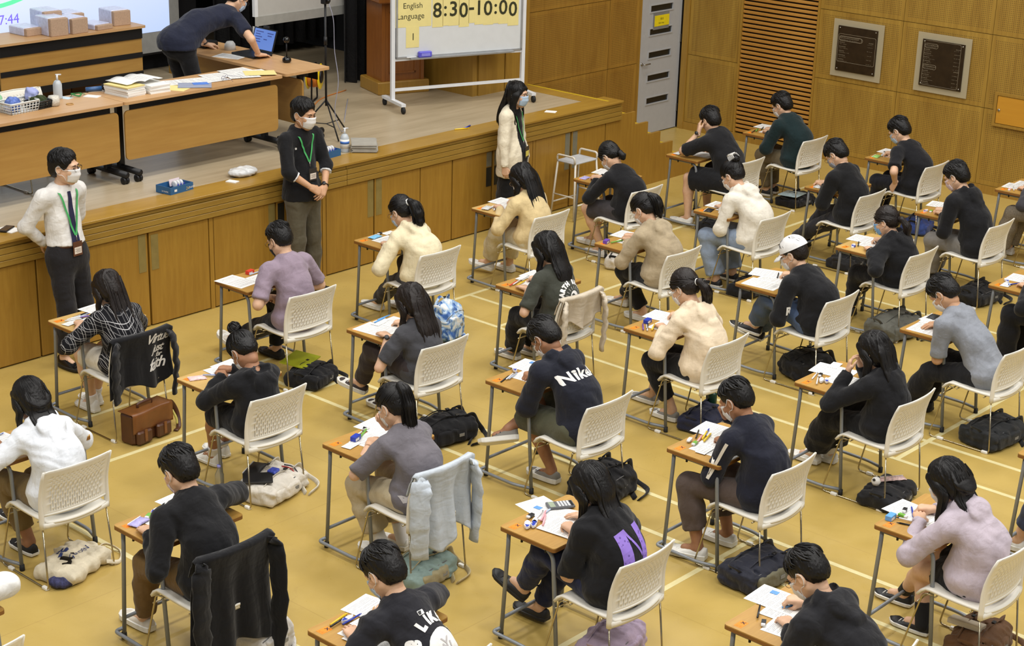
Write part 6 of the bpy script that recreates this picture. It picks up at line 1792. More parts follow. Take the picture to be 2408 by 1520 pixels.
# extension reel
rl = thing('cable_reel', 'yellow and orange extension cable reel under the laptop table', 'cable reel', (12.28, 2.18, ZS), .6)
M_RY = plain('reel_yellow', (226, 196, 20), .4); M_RO = plain('orange_cable', (206, 120, 40), .5)
RX = Tr(0, 0, .27) @ Matrix.Rotation(PI/2, 4, 'X')
for y in (-.065, .065): MB().lathe([(.05, 0), (.135, 0), (.14, .004), (.135, .008), (.05, .008)], 28, M=Tr(0, y, 0) @ RX).build('flange', M_RY, rl)
MB().lathe([(.105, -.055), (.118, -.04), (.112, -.02), (.12, 0), (.112, .02), (.118, .04), (.105, .055)], 28, M=RX).build('wound_cable', M_RO, rl)
MB().lathe([(.07, 0), (.07, .02), (.06, .024)], 20, M=Tr(0, -.065, 0) @ RX).build('socket_hub', M_BLKM, rl)
m = MB(); m.tube(bend([(-.13, 0, .012), (.13, 0, .012), (.1, 0, .27)], .03), .01, 8); m.tube(bend([(-.13, 0, .012), (-.1, 0, .4), (.1, 0, .4), (.1, 0, .27)], .03), .01, 8); m.build('stand', M_BLKM, rl)
# laptop, webcams, mouse hand things
lp = thing('laptop', 'open black laptop with a lit blue document screen', 'laptop', (11.0, 1.66, ZT), -PI/2)
MB().box((-.17, -.12, 0), (.17, .12, .022), bev=.004).build('keyboard_base', M_BLKM, lp)
sc_ = MB().box((-.17, -.004, 0), (.17, .004, .235)).build('lid', M_BLKM, lp, (0, .12, .02), (-.32, 0, 0))
m, t = base('laptop_display', (.02, .02, .05), .3); t.b.inputs['Emission Color'].default_value = (*srgb(110, 150, 236), 1); t.b.inputs['Emission Strength'].default_value = .8
MB().box((-.155, -.0055, .022), (.155, -.0045, .222)).build('display', m, sc_)
md, t = base('display_text', (.02, .02, .05), .3); t.b.inputs['Emission Color'].default_value = (*srgb(52, 72, 150), 1); t.b.inputs['Emission Strength'].default_value = .7
for x0, x1, z in ((-.13, -.02, .19), (-.13, -.06, .165), (-.13, -.03, .14), (-.13, -.05, .115), (-.13, -.04, .09), (.04, .13, .185), (.05, .11, .16), (.0, .05, .12)):
    MB().box((x0, -.0065, z), (x1, -.0055, z+.009)).build('display_text', md, sc_)
m = MB(); m.box((-.04, -.012, .235), (.04, .012, .262), bev=.004); m.build('clip_on_webcam', M_BLKM, sc_)
bc = thing('ball_webcam', 'small black ball webcam on a stalk standing on the laptop table', 'webcam', (11.02, 1.16, ZT))
m = MB(); m.lathe([(.03, 0), (.045, .015), (.042, .04), (.02, .058)], 16); m.build('base', plain('gloss_black', (12, 12, 13), .12), bc)
MB().tube([(0, 0, .055), (0, 0, .2)], .0065, 8).build('stalk', M_BLKM, bc)
MB().lathe([(.001, .19), (.024, .198), (.033, .22), (.024, .243), (.001, .252)], 16).build('ball', plain('gloss_black', (12, 12, 13), .12), bc)
pb = MB(); pb.lathe([(.001, .09), (.03, .085), (.05, .055), (.055, 0)], 16, M=Matrix.Diagonal((1.2, .9, 1, 1))); o = pb.build('plastic_bowl', plain('frosted_plastic', (196, 198, 196), .35)); o.location = (11.02, 2.02, ZT); tag(o, 'frosted plastic bowl upside down beside the laptop', 'bowl')
o = MB().box((-.12, -.06, 0), (.12, .06, .05), bev=.01).build('switch_box', M_BLKM); o.location = (10.95, 2.3, ZT); o.rotation_euler = (0, 0, .3); tag(o, 'black mixer box on the laptop table by the leaning person', 'mixer')
# ---- papers helper
def text_paper(name, lines=True, tone=(120, 120, 124)):
    if name in MATS: return MATS[name]
    m, t = base(name, srgb(230, 229, 225), .7); x, y, z = t.sep(t.coord())
    fy = t.math('FRACT', t.math('DIVIDE', y, .0085)); row = t.math('FLOOR', t.math('DIVIDE', y, .0085))
    c = t.node('ShaderNodeCombineXYZ'); t.link(t.math('MULTIPLY', x, 190), c.inputs[0]); t.link(t.math('MULTIPLY', row, 7.3), c.inputs[1])
    w_ = t.noise(c.outputs[0], 1.0, 1); c2 = t.node('ShaderNodeCombineXYZ'); t.link(t.math('MULTIPLY', row, 1.7), c2.inputs[0]); para = t.noise(c2.outputs[0], 1.0, 0)
    ink = t.math('MULTIPLY', t.math('LESS_THAN', fy, .42), t.math('GREATER_THAN', w_, .40))
    ink = t.math('MULTIPLY', ink, t.math('GREATER_THAN', para, .40))
    ink = t.math('MULTIPLY', ink, t.math('MULTIPLY', t.math('LESS_THAN', t.math('ABSOLUTE', x), .088), t.math('LESS_THAN', t.math('ABSOLUTE', y), .125)))
    t.col(t.mix(t.math('MULTIPLY', ink, .75), srgb(230, 229, 225), srgb(*tone))); MATS[name] = m; return m
M_TEXT = text_paper('printed_sheet')
def paper(x, y, z, rz, label, mat=None, w=.21, h=.297, t=.0012, group='loose papers', curl=0.0, name='paper_sheet', cat='paper'):
    mb = MB()
    if curl == 0: mb.box((-w/2, -h/2, 0), (w/2, h/2, t))
    else: mb.grid(lambda u, v: ((u-.5)*w, (v-.5)*h, t+curl*max(0, (.5-v))**2*4-0*u), 6, 12, thick=t)
    o_ = mb.build(name, mat or M_TEXT); o_.location = (x, y, z); o_.rotation_euler = (0, 0, rz); return tag(o_, label, cat, group)
def stack(x, y, z, rz, n, th, label, mat, w=.21, h=.297, name='paper_stack', cat='paper stack', group=None, jit=.006, seed=0):
    r = thing(name, label, cat, (x, y, z), rz, group); rg = random.Random(seed+n)
    for i in range(n):
        m_ = mat[i % len(mat)] if isinstance(mat, list) else mat
        MB().box((-w/2, -h/2, 0), (w/2, h/2, th*.94)).build('booklet', m_, r, (rg.uniform(-jit, jit), rg.uniform(-jit, jit), i*th), (0, 0, rg.uniform(-.03, .03)))
    return r
rg = random.Random(8)
stack(9.0, 1.0, ZT, .12, 9, .010, 'thick pile of exam booklets with a yellow cover on the table', [M_PAPER]*8+[M_YELP])
stack(9.27, .98, ZT, -.05, 7, .010, 'thick pile of white exam booklets under an open booklet', M_PAPER)
ob = MB(); ob.grid(lambda u, v: ((u-.5)*.42, (v-.5)*.28, .012+.025*math.sin(min(1, abs(u-.5)*2.6)*PI)*.6), 16, 4, thick=.004); o = ob.build('open_booklet', M_TEXT); o.location = (9.15, 1.06, ZT+.092); o.rotation_euler = (0, 0, .1); tag(o, 'open printed booklet lying across two piles of exam booklets', 'booklet')
for i, (x, y, rz, mt, lab) in enumerate(((9.47, .93, .5, M_YELP, 'yellow sheet sticking out beside the white booklet pile'), (9.62, 1.10, 1.2, M_TEXT, 'printed sheet beside the grey folder on the long stage table'), (9.80, 1.05, 1.3, M_TEXT, 'printed sheet on the long stage table'), (9.95, .98, 1.5, M_TEXT, 'printed sheet on the long stage table'), (10.1, 1.08, 1.4, M_TEXT, 'printed sheet on the long stage table'), (10.27, .92, 1.2, M_TEXT, 'printed sheet on the long stage table'), (10.36, 1.12, 1.5, M_TEXT, 'printed sheet on the long stage table'), (10.42, .96, 1.35, M_TEXT, 'printed sheet on the long stage table'), (10.46, .90, 1.0, M_YELP, 'yellow sheet at the laptop end of the long stage table'))):
    paper(x, y, ZT+.0015*i, rz, lab, mt, group='papers on the long stage table')
paper(9.68, .88, ZT+.004, .9, 'grey folder with a blue card on the long stage table', plain('folder_grey', (150, 156, 176), .5), .22, .3, name='document_folder', cat='folder')
paper(9.76, .90, ZT+.006, 1.1, 'small blue card on the grey folder', plain('card_blue', (86, 128, 210), .5), .10, .14, name='blue_card', cat='card')
paper(10.80, 1.75, ZT, .35, 'printed sheet on the laptop table', group='papers on the laptop table')
gl = thing('spectacles', 'pair of thin spectacles lying among the papers', 'glasses', (10.03, .87, ZT+.008), .4)
g_ = np_mesh('rims', *place(GLASSM, rotm(0, 0, 0), A3(0, -.1, .01))); mobj('rims', g_, plain('blue_rims', (50, 50, 110), .4), gl)
# microphone, card, lanyard, tape roll
mc = thing('microphone', 'blue handheld microphone with black foam head on the table', 'microphone', (8.89, 1.24, ZT), -.35)
MB().tube([(-.11, 0, .025), (.03, 0, .025)], [.019, .022], 12).build('handle', plain('mic_blue', (54, 92, 140), .35), mc); MB().lathe([(.001, 0), (.022, .006), (.034, .03), (.034, .05), (.02, .068), (.001, .072)], 14, M=Tr(.03, 0, .036) @ Matrix.Rotation(PI/2, 4, 'Y')).build('foam_head', M_RUB, mc)
paper(8.72, 1.09, ZT, .5, 'small white card next to the green lanyard on the table', M_PAPER, .09, .13, .006, name='name_card', cat='card')
lan = MB()
lan.tube(catmull([(0, 0, .008), (.05, .03, .02), (.1, -.01, .03), (.06, -.04, .012), (.02, .02, .03), (.12, .03, .015), (.15, 0, .01)], 5), .008, 6, flat=.4)
o = lan.build('spare_lanyard', plain('lanyard_green_dark', (52, 120, 60), .7)); o.location = (8.56, 1.18, ZT); tag(o, 'coiled green lanyard lying on the stage table', 'lanyard')
paper(8.52, 1.2, ZT, .3, 'clear badge pouch beside the coiled lanyard', plain('pouch', (190, 208, 220), .3), .08, .12, name='badge_pouch', cat='pouch')
tr = thing('raffia_roll', 'roll of white raffia string on the basket table', 'string roll', (8.27, 1.0, ZT)); MB().lathe([(.02, 0), (.045, .005), (.052, .045), (.045, .085), (.02, .09)], 18).build('roll', plain('raffia_white', (200, 196, 184), .4, var=.25, scale=90), tr)
o = MB().tube([(.03*math.cos(a), .03*math.sin(a), .012) for a in np.linspace(0, 2*PI, 14, endpoint=False)], .004, 6, closed=True).build('rubber_band', plain('band_tan', (190, 150, 90), .5)); o.location = (8.40, .96, ZT-.008); tag(o, 'tan rubber band ring on the stage table', 'rubber band')
def pump_bottle(x, y, z, label, s_=1.0, lab=True, body=(206, 214, 220)):
    r = thing('sanitizer_bottle', label, 'bottle', (x, y, z)); m, t = base('clear_gel_bottle', srgb(*body), .2); t.b.inputs['Transmission Weight'].default_value = .3
    MB().lathe([(.001, 0), (.032*s_, 0), (.034*s_, .01), (.034*s_, .11*s_), (.022*s_, .135*s_), (.012*s_, .14*s_)], 16).build('bottle_body', m, r)
    mb = MB(); mb.tube([(0, 0, .14*s_), (0, 0, .18*s_)], .008*s_, 8); mb.tube([(-.012*s_, 0, .183*s_), (.035*s_, 0, .178*s_)], .006*s_, 6); mb.build('pump', M_WHITE, r)
    if lab:
        mb = MB(); mb.lathe([(.0348*s_, .03*s_), (.0348*s_, .1*s_)], 16); lb = mb.build('label', M_PAPER, r)
        MB().lathe([(.0352*s_, .065*s_), (.0352*s_, .085*s_)], 16).build('label_band', plain('label_blue', (60, 110, 190), .5), lb)
pump_bottle(8.46, 1.22, ZT, 'clear hand sanitiser pump bottle beside the black basket', 1.15, False)
pump_bottle(11.0, .32, ZS, 'hand sanitiser pump bottle with blue label on the stage edge', 1.25)
# baskets
def basket(x, y, rz, w, d, h, mat, label, name='plastic_basket'):
    r = thing(name, label, 'basket', (x, y, ZT), rz)
    mb = MB(); t_ = .004; k = .9
    for (ax, ay, bx, by) in ((-w, -d, w, -d), (w, -d, w, d), (w, d, -w, d), (-w, d, -w, -d)):
        nb_ = 9
        for i in range(4):
            z = h*(i+.5)/4; f = k+(1-k)*z/h; mb.tube([(ax*f, ay*f, z), (bx*f, by*f, z)], .004, 5)
        for i in range(nb_+1):
            u = i/nb_; p_ = (ax+(bx-ax)*u, ay+(by-ay)*u); mb.tube([(p_[0]*k, p_[1]*k, 0), (p_[0], p_[1], h)], .0045, 5)
    mb.box((-w*k, -d*k, 0), (w*k, d*k, .004)); mb.build('lattice', mat, r)
    rm = MB(); rm.tube([(p_[0], p_[1], h) for p_ in rrect(-w, -d, w, d, .015, 2)], .007, 6, closed=True); rm.build('rim', mat, r)
    return r
basket(7.93, 1.02, .1, .15, .10, .09, plain('basket_white', (206, 208, 204), .4), 'white lattice plastic basket full of blue items on the table')
basket(8.13, 1.02, .15, .09, .07, .065, plain('basket_black', (26, 26, 26), .4), 'black lattice basket holding a dark green cloth')
def heap(x, y, z, r3, mat, label, seed, name='cloth_bundle', cat='cloth', amp=.010):
    s_ = SDF((-.2, -.2, -.05), (.2, .2, .2), .008); s_.ell((0, 0, r3[2]*.8), r3, 0); s_.wrinkle(amp, seed, 2.2); o_ = mobj(name, np_mesh(name, *s_.mesh()), mat); o_.location = (x, y, z); return tag(o_, label, cat)
heap(8.13, 1.02, ZT+.005, (.075, .055, .055), fabric((52, 62, 34)), 'dark green cloth stuffed in the black basket', 2)
heap(8.12, 1.1, ZT+.0, (.06, .05, .10), fabric((160, 168, 214)), 'crumpled lilac plastic bag behind the black basket', 3, 'plastic_bag', 'plastic bag')
heap(7.88, 1.02, ZT+.005, (.08, .06, .07), plain('blue_packets', (84, 110, 180), .5, var=.4, scale=60), 'blue packets heaped in the white basket', 5, 'packet_heap', 'packets')
o = MB().lathe([(.02, 0), (.035, .02), (.035, .1), (.02, .12), (.015, .14)], 14).build('green_bottle', plain('pale_green_plastic', (150, 206, 160), .3)); o.location = (7.86, 1.2, ZT); tag(o, 'pale green plastic bottle behind the white basket', 'bottle')
# wrapped paper stacks on rear table
M_WRAP = plain('plastic_wrapped_paper', (196, 200, 226), .25, var=.12, scale=30); M_KRAFT = plain('cut_paper_edges', (176, 148, 124), .8, var=.1, scale=60)
for i, (x, y, n, lab) in enumerate(((10.17, 3.84, 7, 'tall shrink-wrapped paper stack in the middle of the rear table'), (10.40, 3.84, 6, 'shrink-wrapped paper stack against the tall one'), (11.03, 3.95, 6, 'shrink-wrapped paper stack at the right end of the rear table'), (9.98, 4.02, 3, 'low shrink-wrapped paper stack at the left of the rear table'), (10.28, 4.1, 8, 'shrink-wrapped paper stack at the back of the rear table'), (10.55, 4.1, 6, 'low paper stack at the back of the rear table'), (10.72, 3.86, 2, 'flat plastic-wrapped bundle between the paper stacks'))):
    r = thing('wrapped_paper_stack', lab, 'paper stack', (x, y, ZT), rg.uniform(-.1, .1)); hh = .026*n
    MB().box((-.102, -.148, 0), (.102, .148, hh), bev=.006).build('paper_block', M_KRAFT, r)
    s_ = MB(); s_.box((-.109, -.1, -.0), (.104, .155, hh+.006), bev=.008); s_.build('plastic_wrap', M_WRAP, r)
# boxes under the rear table
def carton(x, y, z, w, d, h, rz, label, mat, open_=True, cat='box', name='cardboard_box'):
    r = thing(name, label, cat, (x, y, z), rz); t_ = .006
    mb = MB(); mb.box((-w/2, -d/2, 0), (w/2, d/2, t_)); mb.box((-w/2, -d/2, t_), (w/2, -d/2+t_, h)); mb.box((-w/2, d/2-t_, t_), (w/2, d/2, h)); mb.box((-w/2, -d/2+t_, t_), (-w/2+t_, d/2-t_, h)); mb.box((w/2-t_, -d/2+t_, t_), (w/2, d/2-t_, h))
    if not open_: mb.box((-w/2, -d/2, h), (w/2, d/2, h+t_))
    mb.build('carton_body', mat, r)
    if open_ == 'flaps':
        for s_ in (-1, 1):
            mb = MB(); mb.box((-w/2, 0, 0), (w/2, d*.42, t_)); mb.build('flap', mat, r, (0, s_*(d/2-t_), h), (.5*s_, 0, 0 if s_ < 0 else 0) if s_ < 0 else (.5, 0, PI))
    return r
M_CARD2 = plain('brown_cardboard', (140, 104, 64), .8, var=.08)
carton(9.92, 4.32, ZS, .4, .3, .22, .05, 'open brown cardboard box under the rear table beside another', M_CARD2, 'flaps')
carton(10.36, 4.30, ZS, .4, .3, .24, -.05, 'open brown cardboard box with white label under the rear table', M_CARD2, 'flaps')
carton(10.85, 4.34, ZS, .5, .3, .2, 0, 'closed cardboard box with a printed label under the rear table', M_CARD2, False)
MB().box((-.14, -.153, .05), (.14, -.151, .15)).build('label_sheet', M_PAPER, bpy.data.objects['cardboard_box.002'])
# stage edge items
def tape_box(x, y, rz, label, n, lab2):
    r = carton(x, y, ZS+.004, .27, .18, .065, rz, label, plain('blue_carton', (40, 92, 138), .5), True, 'box', 'blue_carton_tray')
    for i in range(n):
        c = thing('tape_dispenser', lab2, 'tape dispenser', (x+math.cos(rz)*(.0+.035*i)-math.sin(rz)*.0, y+math.sin(rz)*(.0+.035*i), ZS+.016), rz, lab2)
        MB().lathe([(.012, -.008), (.03, -.008), (.03, .008), (.012, .008)], 16, M=Tr(0, 0, .045) @ Matrix.Rotation(PI/2, 4, 'Y')).build('tape_wheel', M_WHITE, c)
        MB().box((.009, -.036, .0), (.02, .036, .05), bev=.004).build('blue_case', plain('case_blue', (48, 62, 176), .4), c)
    return r
tb = tape_box(8.95, .27, .12, 'blue carton tray of tape dispensers between the two standing men', 3, 'blue and white tape dispenser in the tray by the white-shirted man')
text_obj('24', .04, plain('carton_gold', (206, 180, 96), .5), tb, (.045, -.0915, .012), (PI/2, 0, 0), shear=.2); text_obj('PAPER', .024, M_PWHITE, tb, (.082, -.0915, .018), (PI/2, 0, 0), shear=.2)
MB().box((-.09, -.0915, .02), (-.06, -.0905, .04)).build('carton_label', M_PAPER, tb)
text_obj('24 PAPER', .02, M_PWHITE, tb, (-.1355, .02, .015), (PI/2, 0, -PI/2))
o = MB().box((-.06, -.002, 0), (.06, .002, .06)).build('folded_notice', plain('notice_pink_white', (222, 206, 210), .7)); o.location = (9.0, .33, ZS+.03); o.rotation_euler = (-.2, 0, .1); tag(o, 'small printed notice card standing in the blue carton tray', 'card')
tape_box(10.72, .30, .12, 'blue carton tray of tape dispensers next to the sanitiser bottle', 4, 'blue and white tape dispenser in the tray by the sanitiser')
stack(11.20, .26, ZS+.004, -.75, 8, .0095, 'stack of grey answer boards on the stage edge', plain('grey_board', (156, 152, 142), .6), .24, .31, name='board_stack', cat='board stack', jit=.008)
heap(9.72, .28, ZS, (.15, .10, .045), plain('clear_sleeves', (206, 208, 208), .25, var=.1), 'pile of clear plastic sleeves on the stage edge', 7, 'plastic_sleeve_pile', 'plastic sleeves', .006)
paper(9.50, .16, ZS+.004, .3, 'small white card on the stage edge near the plastic sleeves', M_PAPER, .07, .10, .008, name='white_card', cat='card')
paper(7.26, .2, ZS+.004, .2, 'white papers under the black phone on the stage edge', M_PAPER, .13, .18, .006, cat='paper')
ph = thing('smartphone', 'black smartphone lying on white papers at the stage edge', 'phone', (7.24, .21, ZS+.010), -1.0); MB().box((-.037, -.078, 0), (.037, .078, .012), bev=.004).build('phone_case', plain('phone_black', (22, 20, 20), .3), ph); MB().box((-.033, -.072, .012), (.033, .072, .0126)).build('phone_glass', plain('phone_glass', (46, 34, 26), .1), ph)
def pen(x, y, z, rz, label, col, length=.145, r=.0048, cap=None, group='pens'):
    q = thing('pen', label, 'pen', (x, y, z+r), rz, group)
    mb = MB(); mb.tube([(-length/2, 0, 0), (length/2-.02, 0, 0)], r, 7); mb.build('barrel', col, q)
    mb = MB(); mb.tube([(length/2-.02, 0, 0), (length/2, 0, 0)], [r*.95, r*.3], 7); mb.build('tip', cap or col, q)
    return q
C_YEL = plain('pen_yellow', (232, 196, 40), .4); C_BLU = plain('pen_blue', (36, 60, 170), .35); C_BLK = plain('pen_black', (22, 22, 24), .35); C_WHT = plain('pen_white', (226, 226, 226), .35); C_RED = plain('pen_red', (206, 60, 40), .4); C_CLR = plain('pen_clear', (176, 190, 214), .2); C_PNK = plain('pen_pink', (228, 170, 176), .4); C_WOOD = plain('pencil_wood', (206, 160, 110), .5); C_SKY = plain('pen_sky', (96, 160, 220), .35); C_PUR = plain('pen_purple', (106, 70, 170), .4); C_GRN = plain('pen_green', (110, 170, 60), .4)
pen(12.50, .20, ZS+.004, -.35, 'yellow cutter lying on the stage edge', C_YEL, .17, .007, group=None); pen(12.60, .22, ZS+.004, .35, 'dark blue pen beside the yellow cutter on the stage edge', C_BLU, .16, .008, group=None)
pen(11.05, .40, ZS, -.2, 'dark blue pen behind the sanitiser bottle on the stage', C_BLU, .16, .006, group=None)
paper(13.80, .14, ZS+.004, .5, 'small scrap of white paper at the far end of the stage edge', M_PAPER, .10, .12, cat='paper')
cp = thing('clear_cup', 'clear plastic cup on the stage edge behind the white-shirted man', 'cup', (7.95, .23, ZS+.004)); m, t = base('cup_plastic', srgb(206, 210, 212), .2); t.b.inputs['Alpha'].default_value = .6; MB().lathe([(.028, 0), (.034, .12), (.036, .13)], 16).build('cup', m, cp)
o = MB().tube(catmull([(11.7, 1.6, ZS+.006), (12.0, 1.9, ZS+.006), (12.4, 2.2, ZS+.006), (12.9, 2.35, ZS+.006)], 6), .005, 6).build('orange_cable', M_RO); tag(o, 'orange extension cable running across the stage floor', 'cable')
# stool
sl_ = thing('stool', 'white tubular step stool with pale seat in front of the stage', 'stool', (13.80, -.25, 0), .0)
M_TUBW = plain('cream_tube', (206, 200, 186), .4)
MB().box((-.18, -.13, .60), (.18, .13, .618), bev=.006).build('seat', plain('stool_seat', (182, 184, 186), .45), sl_)
for s_ in (-1, 1):
    for d_ in (-1, 1): MB().tube([(s_*.17, d_*.12, .61), (s_*.215, d_*.16, .01)], .011, 8).build('leg', M_TUBW, sl_)
    MB().tube(bend([(s_*.18, -.12, .61), (s_*.185, -.12, .68), (s_*.185, .12, .68), (s_*.18, .12, .61)], .04), .011, 8).build('handle', M_TUBW, sl_)
    MB().tube([(s_*.197, -.148, .25), (s_*.197, .148, .25)], .009, 8).build('side_rail', M_TUBW, sl_)
for d_ in (-1, 1): MB().tube([(-.197, d_*.15, .16), (.197, d_*.15, .16)], .009, 8).build('stretcher', M_TUBW, sl_)
# ------------------------------------------------------------------ things on the desks
def eraser(x, y, z, rz, label, col, group):
    r = thing('eraser', label, 'eraser', (x, y, z), rz, group)
    MB().box((-.028, -.011, 0), (.028, .011, .012), bev=.002).build('rubber', C_WHT, r); MB().box((-.012, -.0118, -.0), (.0285, .0118, .0128)).build('sleeve', col, r); return r
def ctape(x, y, z, rz, label, col, group):
    r = thing('correction_tape', label, 'correction tape', (x, y, z), rz, group)
    mb = MB(); mb.prism([(-.04, -.004), (-.02, -.015), (.02, -.016), (.038, -.006), (.042, .004), (.02, .014), (-.02, .014), (-.042, .004)], 0, .014); mb.build('case', C_WHT, r)
    MB().prism([(-.038, -.003), (-.01, -.0145), (-.006, .0145), (-.038, .004)], .0005, .0148).build('grip', col, r); return r
def pouch(x, y, z, rz, label, col, group, w=.12, h=.07):
    r = thing('pencil_pouch', label, 'pouch', (x, y, z), rz, group)
    mb = MB(); mb.grid(lambda u, v: ((u-.5)*w, (v-.5)*h, .004+.016*math.sin(u*PI)*math.sin(v*PI)+.002*math.sin(u*23+v*17)), 10, 6, thick=.003); mb.build('pouch_body', col, r)
    MB().box((-w/2, h/2-.006, .003), (w/2, h/2, .008)).build('zip', C_WHT, r); return r
def small_box(x, y, z, rz, label, col, group):
    r = thing('eraser_box', label, 'box', (x, y, z), rz, group)
    MB().box((-.035, -.02, 0), (.035, .02, .03), bev=.002).build('carton', col, r); MB().box((-.033, -.0205, .004), (.01, .0205, .02)).build('band', C_WHT, r); return r
def calculator(x, y, z, rz, label, group):
    r = thing('calculator', label, 'calculator', (x, y, z), rz, group)
    b_ = MB().box((-.04, -.08, 0), (.04, .08, .014), bev=.003).build('calculator_body', plain('calc_grey', (90, 92, 96), .4), r); MB().box((-.033, .035, .014), (.033, .068, .0148)).build('display', plain('lcd_green', (150, 160, 140), .2), r)
    for i in range(4):
        for j in range(5): MB().box((-.033+.017*i, -.072+.019*j, .014), (-.021+.017*i, -.06+.019*j, .017)).build('key', C_WHT if j else C_BLK, r)
    return r
C_POU = {'sky': plain('pouch_sky', (120, 184, 222), .3, var=.2, scale=50), 'lilac': plain('pouch_lilac', (170, 164, 214), .3, var=.2, scale=50), 'pink': plain('pouch_pink', (224, 190, 188), .4, var=.15, scale=50), 'green': plain('pouch_green', (150, 200, 110), .35, var=.2, scale=50), 'clear': plain('pouch_clear', (206, 208, 206), .25, var=.2, scale=50), 'black': plain('pouch_black', (30, 30, 32), .5)}
PENC = dict(blue=C_BLU, black=C_BLK, white=C_WHT, red=C_RED, clear=C_CLR, pink=C_PNK, wood=C_WOOD, sky=C_SKY, purple=C_PUR, green=C_GRN, yellow=C_YEL)
PENW = dict(blue='blue pen', black='black pen', white='white pen', red='red pen', clear='clear blue-tipped pen', pink='pale pink pen', wood='bare wooden pencil', sky='sky-blue pen', purple='purple pen', green='green highlighter', yellow='yellow highlighter')
def strip_material():
    m, t = base('barcode_strip', srgb(228, 228, 224), .7); x, y, z = t.sep(t.coord())
    c = t.node('ShaderNodeCombineXYZ'); t.link(t.math('MULTIPLY', x, 700), c.inputs[0]); n = t.noise(c.outputs[0], 1, 0)
    row = t.math('LESS_THAN', t.math('FRACT', t.math('DIVIDE', y, .022)), .55)
    ink = t.math('MULTIPLY', t.math('GREATER_THAN', n, .52), row); ink = t.math('MULTIPLY', ink, t.math('LESS_THAN', t.math('ABSOLUTE', x), .045))
    t.col(t.mix(t.math('MULTIPLY', ink, .6), srgb(228, 228, 224), srgb(60, 60, 64))); return m
M_STRIP = strip_material()
def overhang(x, y, z, rz, label, drop, w=.21, h=.297, edge=None, group=None):
    """sheet whose near part bends down over the desk edge"""
    mb = MB()
    def f(u, v):
        yy = (v-.5)*h; d = max(0, -h*.5+drop-yy)
        return ((u-.5)*w, yy+d*d*1.2, .0015-d*d*5.5-d*.12*(u*1.4))
    mb.grid(f, 8, 16, thick=.0008); o_ = mb.build('exam_paper', M_TEXT); o_.location = (x, y, z); o_.rotation_euler = (0, 0, rz); return tag(o_, label, 'paper', group)
